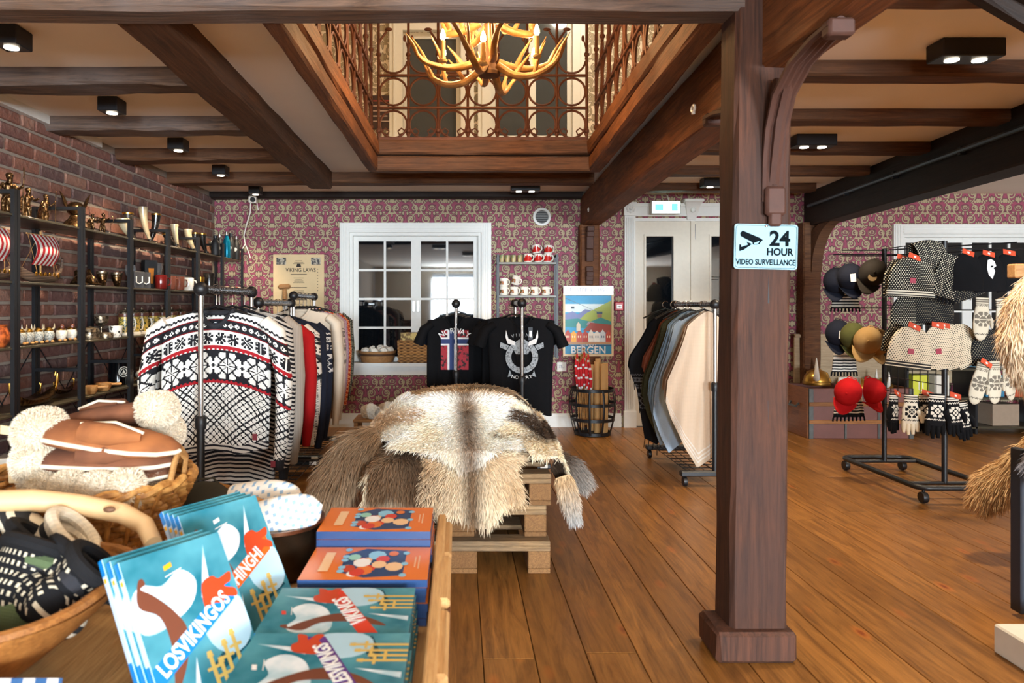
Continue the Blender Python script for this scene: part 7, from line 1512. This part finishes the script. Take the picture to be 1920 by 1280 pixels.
R_ = Vector((math.cos(phi), math.sin(phi), 0)); U_ = Vector((-math.sin(phi)*math.sin(lam), math.cos(phi)*math.sin(lam), math.cos(lam))); N_ = R_.cross(U_)
o_es = Vector((-0.440, 1.055, TT+0.010)); o_it = o_es+Vector((-0.004, 0.252, 0.0)); NH = Vector((N_.x, N_.y, 0)); NH = NH/NH.length_squared
for i in range(3): book(['front copy of the LOS VIKINGOS book leaning in the box', 'second copy of the LOS VIKINGOS book, only spine and edge showing', 'third copy of the LOS VIKINGOS book, rearmost spine'][i], o_es-NH*0.0152*i-R_*0.004*i, R_, U_, art_es, group='standing Viking books')
for i in range(4): book(['front copy of the orange-banded VICHINGHI book', 'second VICHINGHI copy behind the front one', 'third VICHINGHI copy behind the front one', 'rearmost VICHINGHI copy by the tub'][i], o_it-NH*0.0152*i, R_, U_, art_it, group='standing Viking books')
# flat stacks: cover up, its top edge pointing left (-x)
def stack(x_right, y0, n, art, labs, th=0.012, spine='teal', z0=TT, jig=0.006, seed=0, yaw=0.0):
    r = random.Random(seed); z = z0
    for i in range(n):
        z += th+0.0008; dx, dy = r.uniform(-jig, jig), r.uniform(-jig, jig); top = i == n-1
        if top: dx = dy = 0
        up = Vector((-math.cos(yaw), -math.sin(yaw), 0)); rt = Vector((-math.sin(yaw), math.cos(yaw), 0))*-1.0*-1.0
        # right x up must be +z : right = (0,1,0) rotated, up = (-1,0,0)
        rt = Vector((-math.sin(yaw)*0+0, 1, 0)); up = Vector((-1, 0, 0))
        book(labs[0] if top else labs[1] % ['second', 'third', 'fourth', 'fifth', 'sixth', 'seventh', 'eighth', 'ninth'][n-2-i], (x_right+dx, y0+dy, z), rt, up, art, th, spine, labs[2])
stack(-0.082, 0.995, 6, art_fr, ('purple-banded LES VIKINGS book on top of the nearest stack', '%s book from the top of the nearest LES VIKINGS stack', 'flat Viking books'), 0.015, seed=1)
stack(-0.086, 1.192, 6, art_fr2, ('red-banded VIKINGS book on top of the second stack', '%s book from the top of the red-banded VIKINGS stack', 'flat Viking books'), 0.0145, seed=2)
oa = orange_art()
stack(-0.064, 1.415, 6, oa, ('orange story book on top of the nearer orange stack', '%s book from the top of the nearer orange stack', 'orange story books'), 0.015, 'navy', jig=0.004, seed=3)
stack(-0.066, 1.615, 7, oa, ('orange story book on top of the farther orange stack', '%s book from the top of the farther orange stack', 'orange story books'), 0.0175, 'navy', jig=0.005, seed=4)
mg = MB().bb(-0.14, 0.14, -0.1, 0.1, 0, 0.008).build('magazine', stripes('blue white glossy print', (60, 110, 170), (230, 236, 240), 0, 0.03, 0.5, 0.2), smooth=False); mg.location = (-0.66, 0.86, TT+0.11); mg.rotation_euler = (0.3, 0.25, 0.5); tag(mg, 'striped blue and white booklet in the bottom left corner', 'booklet')
# ---- wooden trough with knitted slippers, branch handle
tr = thing('wooden_trough', 'carved wooden trough with branch handle full of knitted slippers', 'trough', (-1.125, 1.19, TT))
def trs(u, v, k_=1.0):
    a = u*2*PI; e = 0.55+0.45*v**0.6; c, s = math.cos(a), math.sin(a); return (0.54*k_*e*math.copysign(abs(c)**0.5, c), 0.245*k_*e*math.copysign(abs(s)**0.6, s), 0.005+0.155*v+0.012*abs(c)*v)
MB().grid(48, 8, lambda u, v: trs(u, v), wrap=True).grid(48, 8, lambda u, v: tuple(q+(0.012 if i == 2 and v < 0.1 else 0) for i, q in enumerate(trs(u, v, 0.94))), wrap=True).build('bowl', M['table_dk'], tr, ang=70)
MB().tube([trs(u, 1.0, 0.97) for u in np.linspace(0, 1, 49)[:-1]], 0.011, 8, closed=True).build('rim', M['table_dk'], tr)
MB().poly([trs(u, 0.02, 1.0) for u in np.linspace(0, 1, 49)[:-1]]).build('bottom', M['table_dk'], tr)
hp = [P(-130, 975, 1.40), P(-40, 940, 1.42), P(60, 937, 1.44), P(150, 946, 1.46), P(230, 962, 1.47), P(272, 985, 1.44), P(288, 1020, 1.39)]
M['branch'] = plain('peeled branch', (214, 178, 130), 0.55, var=0.12, scale=12)
bh = MB().tube(hp, [0.02, 0.022, 0.023, 0.022, 0.021, 0.019, 0.017], 12).build('branch_handle', M['branch'], tr, world=True)
for px, py in ((22, 935), (80, 940), (205, 955), (268, 980)):
    q = P(px, py, 1.435); MB().sph(q, 0.012, 10, 6, sc=(1.1, 0.6, 0.5)).build('knot', plain('knot', (110, 76, 52)), bh, world=True)
# knitted slipper: a foot bag with a rolled cuff
def knit_slipper(label, loc, rot, mat, cuffm, s=1.0, group='knitted slippers in the trough'):
    t = thing('knitted_slipper', label, 'slipper', loc, 0, group); t.rotation_euler = rot
    MB().rings([[(x*s, w_*math.cos(a)*s, (zc+h_*math.sin(a))*s) for a in np.linspace(0, 2*PI, 19)[:-1]] for x, w_, h_, zc in ((0.13, 0.008, 0.006, 0.03), (0.12, 0.028, 0.022, 0.03), (0.08, 0.042, 0.034, 0.036), (0.02, 0.046, 0.042, 0.042), (-0.04, 0.046, 0.044, 0.044), (-0.09, 0.042, 0.042, 0.044), (-0.115, 0.025, 0.03, 0.04), (-0.12, 0.005, 0.008, 0.04))]).build('foot', mat, t, ang=80)
    def C(u, v): a = u*2*PI; return ((-0.045+0.062*math.cos(a)-0.012*v)*s, 0.040*(1+0.12*v)*math.sin(a)*s, (0.065+0.055*v)*s)
    MB().grid(24, 6, C, wrap=True).build('ankle', mat, t, ang=80)
    MB().tube([C(u, 1.0) for u in np.linspace(0, 1, 21)[:-1]], 0.013*s, 8, closed=True).build('cuff', cuffm, t); MB().grid(20, 3, lambda u, v: (lambda p: (p[0]*1.0, p[1]*0.9, p[2]-0.02*s*(1-v)))(C(u, 0.7)), wrap=True).poly([C(u, 0.35) for u in np.linspace(0, 1, 21)[:-1]]).build('lining', K['charcoal'] if cuffm == K['knit_blk'] else K['cuff_in'], t)
    return t
K['knit_blk'] = nordic('black knit', (26, 26, 28), (0, 0, 0), (0, 0, 0), body='plain', bands=False); K['cuff_in'] = plain('cream lining', (200, 190, 168), 0.95); K['knit_cream'] = nordic('cream thick knit', (226, 214, 190), (0, 0, 0), (0, 0, 0), body='rib', bands=False)
K['knit_str'] = stripes('cream and black striped knit', (28, 28, 30), (222, 212, 190), 2, 0.026, 0.45, 0.95, 0.004); K['knit_strb'] = tickmat('black knit with cream flecks', (26, 26, 28), (200, 190, 166), 0.011, 0.016); K['knit_green'] = nordic('green felted knit', (82, 96, 66), (0, 0, 0), (0, 0, 0), body='plain', bands=False)
zr_ = TT+0.12
for lab, px, py, Y, rot, m1, m2, s in (('cream slipper with black stripes on top of the trough', 82, 1030, 1.33, (0.5, -0.5, 2.5), 'knit_str', 'knit_cream', 1.0), ('second cream slipper with striped foot beside the top one', 128, 1052, 1.36, (0.3, -0.3, 2.2), 'knit_str', 'knit_cream', 0.85), ('cream slipper with open cuff in the middle of the trough', 112, 1090, 1.28, (0.9, -0.2, 1.9), 'knit_cream', 'knit_cream', 0.9), ('plain cream slipper next to the books', 160, 1100, 1.28, (0.6, 0.1, 1.6), 'knit_cream', 'knit_cream', 0.75),
                                ('black slipper with thick round cuff in front', 62, 1120, 1.18, (0.9, 0.1, 2.3), 'knit_strb', 'knit_blk', 1.05), ('black slipper with cream flecks near the books', 140, 1125, 1.17, (0.8, 0.2, 1.8), 'knit_strb', 'knit_blk', 1.0), ('black slipper at the picture edge', -5, 1075, 1.25, (0.6, -0.3, 2.6), 'knit_blk', 'knit_blk', 1.05), ('black slipper with striped foot low beside the books', 125, 1140, 1.20, (0.9, 0.0, 2.2), 'knit_str', 'knit_blk', 0.9),
                                ('black slipper below the green one at the picture edge', 10, 1120, 1.16, (0.6, 0.0, 2.7), 'knit_strb', 'knit_blk', 1.0), ('green felted slipper in the corner of the trough', 0, 1165, 1.13, (0.7, 0.0, 2.9), 'knit_green', 'knit_green', 1.0), ('dark slipper deep in the trough below the flecked ones', 70, 1150, 1.17, (0.8, 0.0, 2.5), 'knit_strb', 'knit_blk', 0.95)):
    knit_slipper(lab, P(px, py, Y+0.04)-Vector((0.065, -0.03, 0.035)), rot, K[m1], K[m2], s)
# ---- wicker basket with sheepskin mittens
BC = Vector((-0.955, 1.75, TT)); wb = thing('wicker_basket', 'round woven wicker basket holding suede sheepskin mittens', 'basket', BC)
def wr_(z): return 0.165+0.10*z/0.20
M['cane'] = mottled('honey wicker cane', (150, 96, 42), (214, 160, 88), 40, 0.35, 0.65, 0.5)
NS = 30
for k_ in range(13):
    z = 0.012+k_*0.0155; pts = []
    for q in range(NS*2): a = PI*q/NS; rr2 = wr_(z)+0.007*(1 if (q+k_) % 2 else -1); pts.append((rr2*math.cos(a), rr2*math.sin(a)*0.86, z+0.0015*math.sin(q)))
    MB().tube(pts, 0.0082, 6, closed=True).build('woven_strand', M['cane'], wb)
stk_ = MB().tube([(wr_(z), 0, z) for z in (0.008, 0.1, 0.215)], 0.006, 6).build('stake', M['cane'], wb)
for q in range(1, NS): o = part('stake', stk_.data, wb, (0, 0, 0), (0, 0, q*2*PI/NS)); o.scale = (1, 1, 1)
for s_ in (0, 1): MB().tube([((wr_(0.21)+0.004*math.cos(12*a+s_*PI))*math.cos(a), (wr_(0.21)+0.004*math.cos(12*a+s_*PI))*0.86*math.sin(a), 0.218+0.008*math.sin(12*a+s_*PI)) for a in np.linspace(0, 2*PI, 73)[:-1]], 0.011, 7, closed=True).build('rim_braid', M['cane'], wb)
MB().lathe([(0, 0.006), (0.165, 0.006), (0.165, 0.012), (0, 0.012)], n=24).build('bottom', M['cane'], wb)
MB().tube([(0.25, -0.07, 0.20), (0.262, -0.06, 0.27), (0.262, -0.03, 0.30), (0.262, 0.01, 0.27), (0.25, 0.02, 0.20)], 0.013, 8, flat=0.5).build('leather_loop', M['wood_lt'], wb)
M['suede'] = mottled('brown suede', (112, 64, 34), (160, 98, 52), 12, 0.3, 0.7, 0.9); M['suede_dk'] = mottled('dark brown suede', (84, 48, 30), (124, 76, 48), 12, 0.3, 0.7, 0.9); M['seam'] = plain('cream piping', (232, 218, 192), 0.9)
def fluff(parent, c, rx, ry, rz_, N, seed, hair=0.008, col=None):
    c = np.array(c, float)
    def S(u, v): a, t = u*2*PI, (v-0.5)*PI; k_ = 1+0.06*(vnoise(u*6, v*4, 1, seed)-0.5); return c+np.stack([rx*np.sign(np.cos(t))*np.abs(np.cos(t))**0.6*np.cos(a)*k_, ry*np.abs(np.cos(t))**0.6*np.sin(a)*k_, rz_*np.sin(t)*k_], 1)
    p, nr, f3, cc, L, w, sd, li, gr = surface_fur(parent, S, lambda u, v: mixc(0.4*vnoise(u*8, v*6, 1, seed), A(226, 214, 192), A(208, 190, 160)), lambda u, v, p: np.random.default_rng(seed).normal(0, 0.3, p.shape), N, hair, 0.0010, seed, nu=24, nv=14, name='fleece_cuff')
    s = np.sign(np.sum(nr*(p-c), 1, keepdims=True)); s[s == 0] = 1; fur_strands('fleece', p, nr*s, f3, cc, np.full(len(p), hair), 0.0010, parent, seed, 1.4, 0.1)
def sheep_mitten(label, loc, rot, suede, s=1.0, seed=0, tagc=False):
    t = thing('sheepskin_mitten', label, 'mitten', loc, 0, 'sheepskin mittens in the wicker basket'); t.rotation_euler = rot
    pr = [(-0.10, 0.050, 0.026), (-0.05, 0.056, 0.030), (0.02, 0.060, 0.031), (0.09, 0.056, 0.028), (0.14, 0.042, 0.021), (0.17, 0.018, 0.010), (0.175, 0.004, 0.003)]
    MB().rings([[(x*s, w_*math.cos(a)*s, h_*math.sin(a)*s) for a in np.linspace(0, 2*PI, 21)[:-1]] for x, w_, h_ in pr]).build('suede_hand', suede, t, ang=80)
    MB().tube([(x*s, -w_*1.01*s, 0) for x, w_, h_ in pr], 0.0048*s, 6).build('piping', M['seam'], t)
    MB().tube([(-0.02*s, -0.03*s, 0.020*s), (0.04*s, -0.045*s, 0.030*s), (0.10*s, -0.03*s, 0.028*s)], [0.026*s, 0.024*s, 0.010*s], 10).build('thumb', suede, t); MB().tube([(-0.04*s, -0.012*s, 0.033*s), (0.04*s, -0.022*s, 0.050*s), (0.105*s, -0.03*s, 0.038*s)], 0.0035*s, 6).build('thumb_seam', M['seam'], t)
    fluff(t, (-0.135*s, 0, 0), 0.048*s, 0.064*s, 0.042*s, 6000, seed)
    if tagc: MB().bevbox((-0.185*s, -0.03, 0.0), (0.045, 0.002, 0.022), 0.0004).build('paper_tag', M['parch'], t, smooth=False)
    return t
sheep_mitten('dark suede mitten on top with cuff pointing right', P(205, 782, 1.84), (0.1, 0.18, PI-0.1), M['suede_dk'], 1.0, 81); sheep_mitten('light brown suede mitten with cuff pointing left and paper tag', P(190, 822, 1.70), (0.15, 0.14, 0.0), M['suede'], 1.12, 82, True)
sheep_mitten('light suede mitten under the top one, cuff at the right', P(215, 815, 1.88), (0.0, 0.05, PI), M['suede'], 1.0, 83); sheep_mitten('dark suede mitten third from the top, cuff at the left', P(185, 862, 1.70), (0.1, 0.03, 0.05), M['suede_dk'], 1.08, 84); sheep_mitten('dark suede mitten lowest in the stack, cuff at the left', P(190, 888, 1.72), (0.1, 0.0, 0.03), M['suede_dk'], 1.0, 85, True)
for i, (px, py, Y) in enumerate(((85, 918, 1.66), (130, 922, 1.62), (182, 925, 1.61), (236, 920, 1.62), (275, 900, 1.72), (285, 870, 1.80), (292, 845, 1.86), (70, 895, 1.74))):
    t = thing('fleece_roll', ['fleece cuff at the left of the lower row', 'fleece cuff second in the lower row', 'fleece cuff third in the lower row', 'fleece cuff fourth in the lower row', 'fleece cuff beside the leather loop', 'fleece cuff above the leather loop', 'fleece cuff at the top right of the basket', 'fleece cuff low at the left edge of the basket'][i]+', white sheepskin', 'mitten cuff', P(px, py, Y), 0, 'white fleece cuffs in the wicker basket'); fluff(t, (0, 0, 0), 0.042, 0.042, 0.046, 5000, 90+i)
# ---- dark tub with knitted hats, olive cap
tu = thing('metal_tub', 'dark metal tub with leather handle and knitted hats', 'tub', (-0.455, 1.70, TT)); MB().lathe([(0, 0.002), (0.095, 0.002), (0.108, 0.06), (0.118, 0.125), (0.122, 0.13), (0.114, 0.13), (0.10, 0.01), (0, 0.008)], n=32).build('tub', mottled('dark bronze metal', (44, 34, 26), (96, 74, 54), 10, 0.3, 0.8, 0.3, 0.8), tu); MB().lathe([(0.119, 0.122), (0.125, 0.126), (0.125, 0.134), (0.117, 0.134)], n=32, cap=False).build('rolled_rim', plain('copper rim', (110, 72, 50), 0.3, 0.9), tu)
MB().tube([(-0.11, 0.0, 0.12), (-0.09, -0.01, 0.17), (-0.04, -0.015, 0.185), (0.0, -0.01, 0.165), (0.02, 0.0, 0.12)], 0.010, 8, flat=0.5).build('leather_handle', M['wood_lt'], tu)
K['blue_w'] = tickmat('white knit with pale blue flecks', (226, 222, 212), (140, 170, 198), 0.019, 0.016)
for i, (px, py, Y, rt, lab) in enumerate(((608, 945, 1.66, (0.0, 1.25, 0.1), 'white knitted hat with blue flecks lying at the front of the tub'), (570, 930, 1.74, (0.2, 1.35, -0.1), 'second white knitted hat with blue flecks jutting out of the tub'))):
    b_ = beanie(lab, P(px, py, Y), K['blue_w'], 0.058, 0.20, 0, 0, None, False, False, 0.75); b_.rotation_euler = rt; b_['group'] = 'white knitted hats in the tub'
oc = cap('olive grey cap with round flag patch behind the books', P(385, 898, 2.06), plain('grey olive felt', (62, 60, 52), 0.95, spec=0.1), 0.2, 0.0, emblem=mottled('red and white patch', (214, 208, 200), (170, 40, 50), 50, 0.5, 0.56, 0.8)); oc.scale = (1.1, 1.1, 1.0)
st2 = thing('cap_post', 'slim dark floor post carrying the olive cap', 'display stand', (P(385, 898, 2.06).x, 2.10, 0)); MB().lathe([(0, 0), (0.12, 0), (0.11, 0.01), (0.015, 0.02), (0.012, 0.64), (0.016, 0.66), (0, 0.665)], n=16).build('post', M['black_metal'], st2)
